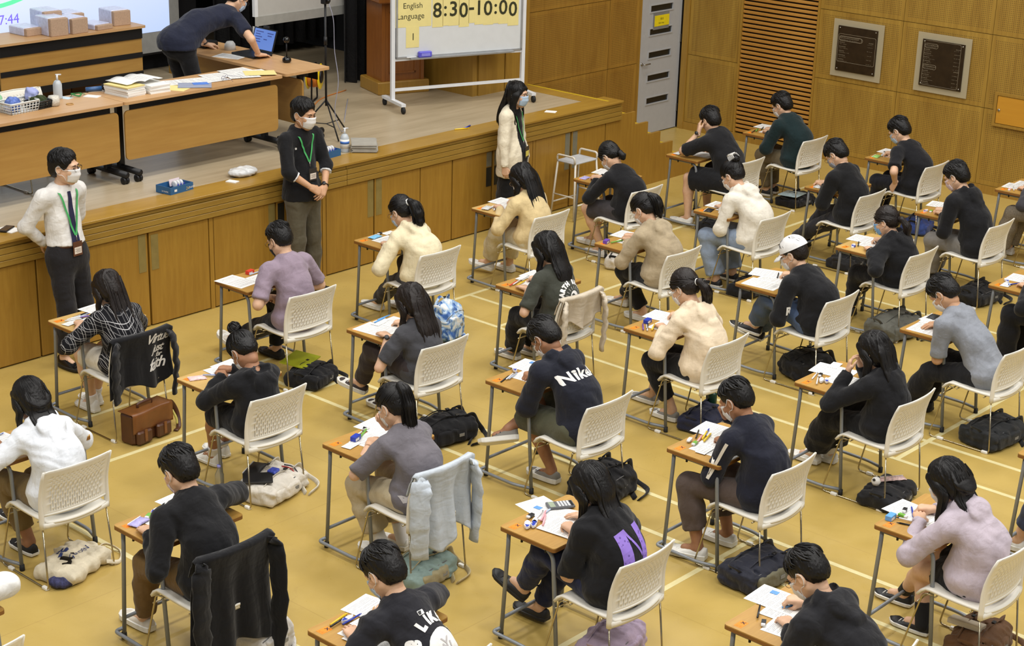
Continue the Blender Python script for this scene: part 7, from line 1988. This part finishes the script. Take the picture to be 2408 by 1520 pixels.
DI = {  # papers: (x, y, rz[, overhang]) ; strips ; items (kind, colour, x, y, rz)
 1: dict(p=[(-.10, -.10, .05, .06), (.12, .12, .1)], s=[(-.215, .03, .2)], i=[('pen', 'white', -.13, .10, .1), ('pen', 'white', -.10, .075, -.15), ('pen', 'white', -.16, .06, -.3), ('pen', 'black', -.06, .13, .15), ('pen', 'clear', -.06, .105, .2), ('pen', 'purple', -.03, .055, -.2)]),
 2: dict(p=[(-.19, .06, .12), (.02, -.06, .1, .07)], s=[], i=[('box', 'red', .02, .15, .2), ('pen', 'clear', .05, .11, .1)]),
 3: dict(p=[(.12, .08, .1), (.02, .04, -.05)], s=[(-.10, -.10, .3)], i=[('pouch', 'pink', -.20, .10, -.4), ('pen', 'clear', -.10, .05, -.9), ('pen', 'blue', -.08, .04, -.8), ('pen', 'clear', -.02, -.04, -.8), ('pen', 'white', .0, .06, -.4)]),
 4: dict(p=[(.02, -.02, .1), (-.15, .05, .1)], s=[], i=[('pen', 'purple', -.2, .15, .2), ('pen', 'clear', -.15, .17, .1)]),
 5: dict(p=[(-.05, -.01, .12), (.16, .14, .1)], s=[(.12, .175, .1)], i=[('pouch', 'lilac', -.19, .115, .3), ('tape', 'blue', -.04, .16, .3), ('pen', 'black', .0, .175, .5), ('pen', 'sky', .02, .16, .45), ('eraser', 'green', -.11, .135, .5)]),
 6: dict(p=[(-.08, -.05, .05)], s=[(.07, .15, .05)], i=[('pouch', 'sky', -.11, .13, .15), ('eraser', 'black', -.02, .17, .3)]),
 7: dict(p=[(-.15, .03, .12), (.06, .0, .1, .05)], s=[(-.04, .12, .2), (.0, .14, .1)], i=[('pen', 'sky', .06, .17, .1), ('pen', 'sky', .0, .15, .2)]),
 8: dict(p=[(-.04, -.03, .15), (.14, .12, .12)], s=[(-.19, .05, .2)], i=[('box', 'blue', -.12, .085, .3), ('pen', 'green', -.02, .12, .5), ('tape', 'black', .05, .17, .3), ('pen', 'white', -.06, .13, .3)]),
 9: dict(p=[(-.10, -.07, .1), (.08, .1, .15), (-.0, -.05, .05)], s=[(-.18, -.02, .1), (-.16, -.05, .2)], i=[('pen', 'yellow', -.12, .16, .2), ('pen', 'black', -.14, .135, .15), ('tape', 'blue', -.1, .12, .1), ('pen', 'blue', -.08, .105, .1), ('pen', 'wood', .03, .08, .6)]),
 10: dict(p=[(-.06, -.03, .1), (.08, .1, .1)], s=[], i=[('pouch', 'clear', -.21, .08, .3), ('tape', 'blue', -.13, .0, -1.2), ('pen', 'white', -.17, .02, .6)]),
 11: dict(p=[(-.04, -.06, .08), (.12, .08, .08)], s=[(-.02, .155, .2)], i=[('pen', 'red', -.19, .10, .3), ('pen', 'white', -.15, .10, .3), ('pen', 'yellow', -.14, .06, .25), ('pen', 'white', -.02, .13, .2)]),
 12: dict(p=[(-.02, -.02, .1), (.12, .12, .12)], s=[(-.08, -.14, -.3)], i=[('pen', 'black', -.19, .11, .3), ('pen', 'white', -.14, .11, .35), ('pen', 'clear', -.12, .10, .3), ('tape', 'blue', -.03, .17, .9), ('pen', 'wood', -.06, -.11, -.35)]),
 13: dict(p=[(-.06, -.1, .12, .09), (.05, .02, .3), (.04, .16, -.2)], s=[], i=[('tape', 'blue', -.20, .08, .6), ('tape', 'blue', -.165, .065, .6), ('tape', 'pink', -.185, .1, .6), ('tape', 'blue', -.14, .08, .6), ('eraser', 'black', -.10, .15, .1), ('pen', 'pink', -.04, .10, .5), ('pen', 'white', -.06, .12, .35), ('pen', 'pink', -.08, .06, .6), ('calc', 'black', .13, .12, 1.0), ('pen', 'clear', .06, .13, .2)]),
 14: dict(p=[(.0, -.02, .1), (.14, .1, .2)], s=[], i=[('pouch', 'lilac', -.2, .13, .2), ('eraser', 'blue', -.17, .07, .3), ('eraser', 'black', -.08, .09, 1.2)]),
 15: dict(p=[(-.02, -.03, .1), (.1, .12, .12)], s=[], i=[('box', 'purple', -.22, .13, .3), ('pen', 'green', -.14, .07, -.2), ('eraser', 'yellow', -.09, .03, .3), ('eraser', 'blue', -.08, -.02, -.4)]),
 16: dict(p=[(-.05, -.06, .08), (.12, .12, .15)], s=[], i=[('pen', 'purple', -.2, .09, .7), ('pen', 'black', -.17, .07, .6), ('pen', 'white', -.19, .06, .7), ('pen', 'yellow', -.15, .03, .5), ('box', 'blue', -.08, .14, .2)]),
 17: dict(p=[(-.10, -.05, .05), (.02, -.03, .12), (.14, .12, .1)], s=[(-.17, .0, .1)], i=[('eraser', 'white', -.12, .155, .3), ('pen', 'black', .0, .18, .5), ('pen', 'yellow', .02, .135, .4), ('pen', 'blue', .06, .15, .4), ('pen', 'pink', -.06, .12, .35), ('pen', 'yellow', .0, .10, .3), ('eraser', 'green', -.14, .1, .2)]),
 18: dict(p=[(-.10, -.10, .1), (.03, .0, .08), (.1, .14, .05)], s=[], i=[('pen', 'black', -.08, .14, .5), ('pen', 'sky', .10, .04, -.5), ('pen', 'yellow', -.08, -.10, .8), ('eraser', 'black', -.17, .05, .5)]),
 19: dict(p=[(-.02, -.05, .1)], s=[], i=[('pouch', 'clear', -.18, .12, .1), ('pen', 'white', -.08, .12, .4), ('tape', 'white', -.1, .16, .2), ('pen', 'green', -.05, .15, .5)]),
 20: dict(p=[(-.03, -.08, .08, .05), (.02, .08, .1)], s=[], i=[('pouch', 'black', -.2, .09, .3)]),
 21: dict(p=[(-.16, .02, .1), (.02, .0, .1), (.1, .14, .3)], s=[], i=[('pen', 'black', .1, .05, .5)]),
 22: dict(p=[(-.02, -.07, .08), (.08, .12, .15)], s=[(.18, .17, .2)], i=[('pen', 'white', -.1, .16, .3), ('pen', 'white', -.18, .09, .5), ('tape', 'white', -.16, .07, .5), ('eraser', 'black', -.08, .13, .3), ('tape', 'blue', -.14, .04, .6)]),
 23: dict(p=[(.0, -.08, .08), (.0, .12, -.1)], s=[], i=[('box', 'sky', -.17, .17, .1), ('pen', 'black', -.17, .05, 1.9), ('pen', 'white', -.13, .08, 1.8), ('eraser', 'green', -.10, .13, 1.5), ('pen', 'blue', -.01, .12, .6), ('eraser', 'black', -.03, .16, .3)]),
 24: dict(p=[(-.04, -.05, .1), (.12, .13, .1)], s=[], i=[('pen', 'black', -.2, .12, .3), ('pen', 'green', -.12, .13, .4), ('pen', 'black', .0, .14, .4)]),
 25: dict(p=[(.0, -.03, .1)], s=[(.1, .15, .1)], i=[('pouch', 'clear', -.2, .1, .2), ('eraser', 'wood', -.12, .08, .2), ('pen', 'white', -.06, .13, .2)]),
 26: dict(p=[(.0, -.04, .08), (.08, .12, .1)], s=[], i=[('tape', 'blue', -.17, .1, .3), ('pen', 'black', -.1, .09, .5), ('eraser', 'blue', -.2, .08, .2)]),
 27: dict(p=[(-.16, .02, .05), (.04, .02, .1)], s=[(.0, .15, .2), (.05, .17, 0)], i=[('pen', 'sky', -.02, -.06, -.5), ('pouch', 'black', .12, .15, .1)]),
 28: dict(p=[(.0, -.06, .08), (.12, .1, .05)], s=[], i=[('pouch', 'green', -.18, .13, .2), ('tape', 'clear', -.1, .1, .2), ('eraser', 'black', -.0, .14, .4), ('pen', 'black', .15, .05, -.2)]),
 29: dict(p=[(.0, -.06, .1), (.12, .12, .2)], s=[], i=[('tape', 'purple', -.2, .14, .1), ('eraser', 'green', -.17, .1, .3), ('pen', 'wood', -.06, .1, .5)]),
 30: dict(p=[(.05, .04, .1)], s=[(-.2, .09, .1)], i=[('tape', 'blue', -.12, .13, .8), ('pen', 'blue', -.14, .04, -.4), ('pen', 'yellow', -.06, -.02, -.3), ('pen', 'clear', -.16, .09, .6)]),
 31: dict(p=[(-.05, .06, .1), (.1, .02, .1)], s=[], i=[('eraser', 'pink', -.23, .08, .3), ('pen', 'white', -.18, .06, .5), ('pen', 'blue', -.05, .0, .3)]),
 32: dict(p=[(-.12, .05, .1), (.08, .0, .1)], s=[], i=[('pen', 'blue', -.1, .14, .2)]),
 0: dict(p=[(.0, .0, .1)], s=[], i=[('pen', 'blue', -.1, .14, .2)])}
for sid, d in DI.items():
    dx, dy, cx, cy = SEAT[sid]; ox, oy = dx+DW/2-.005, dy-DD/2; who = DESC[sid]; z = DZ+.0009
    for k, q in enumerate(d['p']):
        lab = 'exam paper at %s of desk of %s' % ('front edge' if q[1] > .075 else 'left side' if q[0] < -.09 else 'middle', who)
        if len(q) > 3: overhang(ox+q[0], oy+q[1], z+.0016*(len(d['p'])-k), q[2], 'bent exam paper on the desk of '+who, q[3], group='exam papers')
        else: paper(ox+q[0], oy+q[1], z+.0016*k, q[2], lab, M_TEXT, group='exam papers', name='exam_paper')
    zz = z+.0016*len(d['p'])+.001
    for k, q in enumerate(d['s']):
        paper(ox+q[0], oy+q[1], zz+.001*k, q[2], 'barcode label strip on the desk of '+who, M_STRIP, .12, .07, .0008, 'barcode strips', name='barcode_strip')
    for kind, col, x, y, rz in d['i']:
        onp = any(abs(x-q[0]) < .17 and abs(y-q[1]) < .2 for q in d['p']) or any(abs(x-q[0]) < .1 and abs(y-q[1]) < .1 for q in d['s'])
        zi = zz+.002 if onp else z
        px, py = ox+x, oy+y
        if kind == 'pen':
            body = PENC[col] if col not in ('clear',) else C_CLR
            pen(px, py, zi, rz, PENW[col]+' on the desk of '+who, body, .145, .0065 if col in ('yellow', 'green', 'pink') else .0052, cap={'clear': C_BLU, 'white': C_BLK}.get(col), group='pens on the desks')
        elif kind == 'eraser': eraser(px, py, zi, rz, 'eraser with %s sleeve on the desk of %s' % (col, who), PENC[col], 'erasers on the desks')
        elif kind == 'tape': ctape(px, py, zi, rz, '%s correction tape on the desk of %s' % (col, who), PENC.get(col, C_BLU), 'correction tapes on the desks')
        elif kind == 'pouch': pouch(px, py, zi, rz, '%s pencil pouch on the desk of %s' % (col, who), C_POU[col], 'pencil pouches on the desks')
        elif kind == 'box': small_box(px, py, zi, rz, 'small %s eraser box on the desk of %s' % (col, who), PENC[col], 'eraser boxes on the desks')
        elif kind == 'calc': calculator(px, py, zi, rz, 'grey pocket calculator on the desk of '+who, None)
# photo squares on admission forms
for sid, x, y in ((12, .17, .18), (13, .02, .2), (18, .15, .2), (5, .19, .17)):
    dx, dy, cx, cy = SEAT[sid]
    o = MB().box((-.018, -.022, 0), (.018, .022, .0006)).build('portrait_photo', plain('photo_blue', (92, 146, 210), .4)); o.location = (dx+DW/2+x, dy-DD/2+y, DZ+.0068); o.rotation_euler = (0, 0, .1); tag(o, 'small blue-backed portrait photo on the form of '+DESC[sid], 'photo')

# ------------------------------------------------------------------ bags on the floor
def strap(r, pts, mat, w=.016, name='strap'):
    MB().tube(catmull(pts, 5), w, 8, flat=.28).build(name, mat, r)
def backpack(x, y, rz, col, label, size=(.42, .30, .15), seed=1, pocket=True, mat=None, strapm=None, loops=2, handle=True, pocketm=None, group='school bags on the floor'):
    r = thing('backpack', label, 'bag', (x, y, 0), rz, group); w, d, h = size; m_ = mat or fabric(col, None, .7, .6); sm = strapm or m_
    s_ = SDF((-w*.75, -d*.75, -.02), (w*.75, d*.75, h*1.6), .0095)
    s_.box((0, 0, h*.42), (w/2, d/2, h*.42), h*.26, 0); s_.ell((-w*.06, 0, h*.62), (w*.46, d*.44, h*.46), .03); s_.box((w*.22, 0, h*.5), (w*.24, d*.40, h*.46), h*.2, .025)
    s_.cone((-w*.30, -d*.5, h*.8), (-w*.30, d*.5, h*.8), .006, .006, .008, mode='sub'); s_.cone((-w*.5, -d*.50, h*.46), (w*.5, -d*.5, h*.46), .005, .005, .008, mode='sub'); s_.cone((w*.12, -d*.5, h*.97), (w*.12, d*.5, h*.97), .007, .007, .008, mode='sub')
    s_.wrinkle(.009, seed, 1.7); s_.cut((0, 0, .002), (0, 0, -1)); mobj('bag_body', np_mesh('bag_body', *s_.mesh(1)), m_, r)
    if pocket:
        s_ = SDF((-w*.6, -d*.75, 0), (w*.6, d*.3, h*1.5), .0095); s_.box((-.03, -d*.44, h*.42), (w*.3, d*.11, h*.30), .018, 0); s_.cone((-w*.4, -d*.56, h*.6), (w*.4, -d*.56, h*.6), .005, .005, .006, mode='sub'); s_.wrinkle(.005, seed+3, 1.8); s_.cut((0, 0, .004), (0, 0, -1)); mobj('front_pocket', np_mesh('front_pocket', *s_.mesh(1)), pocketm or m_, r)
    for k in range(loops):
        sy = d*(.30-.55*k); strap(r, [(w*.30, sy, h*1.0), (w*.48, sy+.01, h*.98), (w*.62, sy+.03, h*.5), (w*.74, sy-.03+.05*k, .014), (w*.56, sy-.13, .012), (w*.2, -d*.66-.03*k, .012)], sm, .02)
        strap(r, [(-w*.40, sy*.8, h*.86), (-w*.1, sy*.8, h*1.11), (w*.15, sy*.8, h*1.02), (w*.32, sy*.9, h*1.0)], sm, .012, 'compression_strap')
        MB().box((-.016, -.012, 0), (.016, .012, .008), bev=.003).build('buckle', plain('buckle_black', (24, 24, 26), .35), r, (w*.17, sy*.8, h*1.0+.012))
    if handle: strap(r, [(-w*.42, -.04, h*.72), (-w*.53, -.03, h*.98), (-w*.53, .03, h*.98), (-w*.42, .04, h*.72)], sm, .012, 'handle')
    MB().tube(catmull([(-w*.44, -d*.30, h*.55), (-w*.40, -d*.40, h*.72), (0, -d*.43, h*.80), (w*.40, -d*.38, h*.72), (w*.46, -d*.28, h*.55)], 5), .0032, 6).build('zip', plain('zip_grey', (96, 96, 98), .35), r)
    MB().box((-.022, -.001, -.012), (.022, .001, .012)).build('zip_puller', plain('patch_grey', (128, 128, 126), .5), r, (w*.1, -d*.555 if pocket else -d*.5, h*.45))
    return r
# 1 leather satchel
sa = thing('satchel', 'brown leather satchel with buckled pockets under a chair', 'bag', (6.97, -1.90, 0), .12, 'school bags on the floor')
M_LEA = plain('tan_leather', (120, 74, 36), .38, var=.18, scale=9); M_LEA2 = plain('dark_leather', (78, 44, 24), .42, var=.15, scale=12)
MB().box((-.19, -.07, 0), (.19, .07, .24), bev=.02).build('satchel_body', M_LEA2, sa)
MB().grid(lambda u, v: ((u-.5)*.385, .075-.155*min(1, v*2.2)-.004*math.sin(u*9) if v < .455 else -.082-.006*math.sin(u*7), .247-.0 if v < .455 else .247-.15*(v-.455)/.545), 12, 16, thick=-.006).build('flap', M_LEA, sa)
for x in (-.1, .09):
    MB().box((x-.07, -.11, .01), (x+.07, -.07, .11), bev=.012).build('pocket', M_LEA2, sa); MB().box((x-.012, -.115, .03), (x+.012, -.108, .12)).build('buckle_strap', M_LEA, sa)
strap(sa, [(-.07, -.0, .25), (-.06, 0, .28), (.06, 0, .28), (.07, 0, .25)], M_LEA2, .01, 'handle'); strap(sa, [(.19, 0, .2), (.27, .02, .19), (.31, .0, .1), (.28, -.05, .01), (.2, -.1, .01)], M_LEA2, .018, 'shoulder_strap')
kc = MB(); kc.tube(catmull([(.21, -.06, .16), (.22, -.09, .1), (.215, -.1, .06)], 4), .010, 6); kc.build('key_charm', plain('charm_yellow', (196, 186, 96), .5), sa)
backpack(8.55, -1.93, .3, BLK, 'black backpack with a green folder tucked in, under the mauve T-shirt student', (.38, .3, .14), 2)
o = MB().box((-.15, -.11, 0), (.15, .11, .008)).build('green_folder', plain('folder_green', (150, 156, 30), .35)); o.location = (8.55, -1.80, .155); o.rotation_euler = (.1, 0, .4); tag(o, 'yellow-green plastic folder lying on a black backpack', 'folder')
def tiedye():
    m, t = base('tie_dye_cloth', srgb(220, 222, 226), .8); n = t.noise(t.coord(), 9, 4, .6, 1.4)
    t.col(t.ramp(n, [(.40, srgb(52, 96, 168)), (.50, srgb(160, 190, 220)), (.60, srgb(226, 226, 222))])); t.bump(n, .3, .02); return m
b3 = backpack(10.04, -1.98, .2, (220, 220, 220), 'blue and white tie-dye backpack standing under a chair', (.30, .24, .34), 3, mat=tiedye(), loops=1)
backpack(8.50, -3.45, -.2, BLK, 'black sports backpack under the long-haired charcoal T-shirt student', (.42, .3, .18), 4)
b5 = backpack(6.99, -3.27, .25, (214, 208, 196), 'white canvas backpack with striped tag under a chair', (.46, .33, .15), 5, strapm=fabric((206, 200, 184)), handle=False)
o = pouch(6.93, -3.18, .17, .5, 'black fabric pencil case on the white canvas backpack', C_POU['black'], None, .2, .11)
o = MB().box((-.06, -.1, 0), (.06, .1, .015), bev=.004).build('black_wallet', C_POU['black']); o.location = (6.85, -3.30, .158); o.rotation_euler = (0, -.15, .9); tag(o, 'black wallet lying on the white canvas backpack', 'wallet')
o = MB().box((-.035, -.03, 0), (.035, .03, .02), bev=.004).build('tissue_pack', plain('tissue_blue', (70, 90, 200), .3, var=.4, scale=50)); o.location = (6.98, -3.31, .172); o.rotation_euler = (0, 0, .3); tag(o, 'blue pocket tissue pack on the white canvas backpack', 'tissues')
for k, c in enumerate(((200, 50, 50), (30, 34, 60))): MB().tube(catmull([(.10+.03*k, -.02, .165), (.12+.03*k, -.08, .155), (.11+.03*k, -.13, .12)], 4), .009, 6, flat=.4).build('striped_tag', plain('tag_%d' % k, c, .6), b5)
wbt = thing('water_bottle', 'clear plastic water bottle with lilac cap standing on the floor', 'bottle', (6.74, -3.03, 0)); m, t = base('pet_plastic', srgb(210, 205, 180), .1); t.b.inputs['Transmission Weight'].default_value = .75
MB().lathe([(.028, 0), (.031, .01), (.031, .06), (.028, .065), (.031, .07), (.031, .14), (.014, .18), (.013, .195)], 16).build('bottle_body', m, wbt); MB().lathe([(.015, .192), (.015, .21), (.001, .211)], 14).build('cap', plain('cap_lilac', (140, 140, 206), .4), wbt)
# 4 tote
s_ = SDF((-.32, -.28, -.02), (.32, .28, .2), .010); s_.box((0, 0, .05), (.22, .15, .055), .05, 0); s_.ell((.08, .06, .07), (.15, .1, .05), .04); s_.wrinkle(.012, 6, 1.7); s_.cut((0, 0, .002), (0, 0, -1))
tt = thing('tote_bag', 'cream canvas tote bag with blue ship print under a chair', 'bag', (5.40, -3.27, 0), .35, 'school bags on the floor'); tm_ = np_mesh('tote_body', *s_.mesh()); tb_ = mobj('tote_body', tm_, fabric((212, 202, 178), 'cream_canvas', .85, .6), tt)
strap(tt, [(.2, -.02, .06), (.30, -.03, .05), (.32, -.12, .012), (.2, -.2, .012), (.12, -.16, .04)], fabric((212, 202, 178), 'cream_canvas'), .014)
fk = dict(topo=tb_, top=tm_, nb=A3(0, 0, .3), hip=A3(0, -.5, .3), lat=A3(1, 0, 0), fro=A3(0, 0, -1), tdir=A3(0, 1, 0)); nvp = plain('navy_print', (40, 56, 110), .7)
print_on(fk, poly_mesh([[(-.05, 0), (.05, .0), (.035, -.022), (-.035, -.02)], [(-.03, .01), (-.004, .01), (-.004, .05)], [(.004, .01), (.03, .01), (.004, .045)]]), nvp, (-.02, -.06), 'printed_ship', axis=A3(0, 0, -1), up=A3(0, 1, 0))['kind'] = 'stuff'
print_on(fk, text_mesh('GOLDEN', .045, 'CENTER'), nvp, (.03, .04), 'printed_lettering', axis=A3(0, 0, -1), up=A3(0, 1, 0))
heap(5.27, -3.38, 0, (.11, .085, .045), plain('navy_floral_pouch', (52, 54, 92), .8, var=.5, scale=70), 'navy floral drawstring pouch in front of the cream tote', 6, 'drawstring_pouch', 'pouch', .006)
o = MB().box((-.04, -.075, 0), (.04, .075, .009), bev=.003).build('phone', plain('phone_black', (22, 20, 20), .3)); o.location = (5.33, -3.30, .1); o.rotation_euler = (.15, -.1, -.8); tag(o, 'black phone with a picture case on the cream tote', 'phone')
b7 = backpack(6.83, -4.86, .1, (128, 148, 142), 'sage green canvas backpack with tan base under a chair', (.42, .30, .16), 7, strapm=fabric((176, 160, 120)), pocketm=fabric((150, 140, 108)))
backpack(8.56, -4.90, .1, BLK, 'big black duffel backpack under the navy hoodie student', (.46, .32, .22), 8, pocket=False)
backpack(6.95, -6.28, .2, (172, 154, 176), 'lilac nylon backpack under the purple N shirt student', (.44, .28, .17), 9, loops=1)
backpack(10.06, -4.66, .1, (34, 38, 62), 'navy sports bag under the cream hoodie student', (.38, .26, .14), 10)
gb = thing('flask', 'dark green flask standing beside a navy sports bag', 'flask', (10.28, -4.58, 0)); MB().lathe([(.033, 0), (.036, .01), (.036, .18), (.025, .2)], 16).build('flask_body', plain('bottle_green', (20, 60, 40), .3), gb); MB().lathe([(.026, .198), (.026, .23), (.001, .232)], 14).build('lid', C_BLK, gb)
b11 = backpack(11.56, -4.60, -.35, (22, 22, 24), 'black backpack with long straps tipped over under the capped student', (.40, .28, .2), 11)
backpack(8.30, -6.36, -.1, (34, 36, 48), 'dark navy backpack with khaki top flap under the track jacket student', (.46, .3, .17), 12, pocketm=fabric((104, 100, 80)))
b13 = backpack(9.90, -6.34, .1, (24, 24, 27), 'black shoulder bag with a plush charm under a chair', (.40, .28, .13), 13, loops=0)
pc = thing('plush_charm', 'small white plush charm with black ears on the black shoulder bag', 'plush', (9.80, -6.30, .14)); MB().lathe([(.001, -.032), (.022, -.025), (.034, 0), (.022, .025), (.001, .032)], 14, M=Tr(0, 0, .03)).build('plush_head', fabric((226, 224, 220)), pc)
for s__ in (-1, 1): MB().lathe([(.001, -.012), (.012, 0), (.001, .012)], 10, M=Tr(s__*.03, .0, .05)).build('ear', C_BLK, pc)
pouch(9.98, -6.32, .135, -.6, 'cream and pink patterned pencil case on the black shoulder bag', plain('pattern_pink', (206, 176, 170), .6, var=.4, scale=60), None, .2, .07)
backpack(12.93, -4.62, -.2, (92, 92, 84), 'grey outdoor backpack with trailing straps under the sky-blue mask student', (.46, .32, .2), 14, strapm=fabric((70, 70, 66)))
backpack(11.40, -6.36, -.15, (32, 34, 36), 'charcoal sports backpack under the grey T-shirt student', (.46, .32, .17), 15)
backpack(12.96, -3.06, .1, BLK, 'black school bag under the student with the claw clip', (.38, .26, .14), 16)
backpack(14.40, -3.24, .0, (28, 28, 30), 'flat black laptop bag under the white-collared student', (.40, .26, .11), 17)
backpack(15.98, -3.12, .2, (50, 70, 132), 'blue nylon bag under the splash-print T-shirt student', (.36, .26, .16), 18, strapm=fabric(BLK))
backpack(14.36, -4.68, -.1, (26, 26, 28), 'black backpack under the student in the pink mask', (.44, .3, .16), 19)
backpack(15.95, -1.62, .0, BLK, 'black bag with a map folder on top, under the dark green shirt student', (.42, .28, .11), 20, loops=1)
o = MB().box((-.15, -.11, 0), (.15, .11, .006)).build('map_folder', plain('map_print', (170, 196, 206), .4, var=.25, scale=40)); o.location = (15.88, -1.62, .125); o.rotation_euler = (0, .06, .2); tag(o, 'pale blue map-patterned folder on a black bag', 'folder')
backpack(14.45, -1.60, .1, BLK, 'small black bag under the big student in black shorts', (.34, .24, .12), 21)
backpack(8.47, -7.78, .1, (96, 66, 40), 'brown canvas bag with a cream book under the lilac jacket student', (.42, .28, .17), 22)
o = MB().box((-.05, -.1, 0), (.05, .1, .03), bev=.003).build('cream_book', plain('book_cream', (206, 196, 176), .6)); o.location = (8.42, -7.72, .17); o.rotation_euler = (0, .2, .1); tag(o, 'cream covered book sticking out of the brown canvas bag', 'book')
backpack(5.60, -4.85, .2, (196, 192, 186), 'pale grey striped bag behind the long black cardigan', (.3, .22, .2), 23, loops=1)
backpack(12.70, -1.72, .3, (206, 200, 190), 'white tote with black lettering beside the front row', (.28, .2, .15), 24, strapm=fabric(BLK), loops=1)
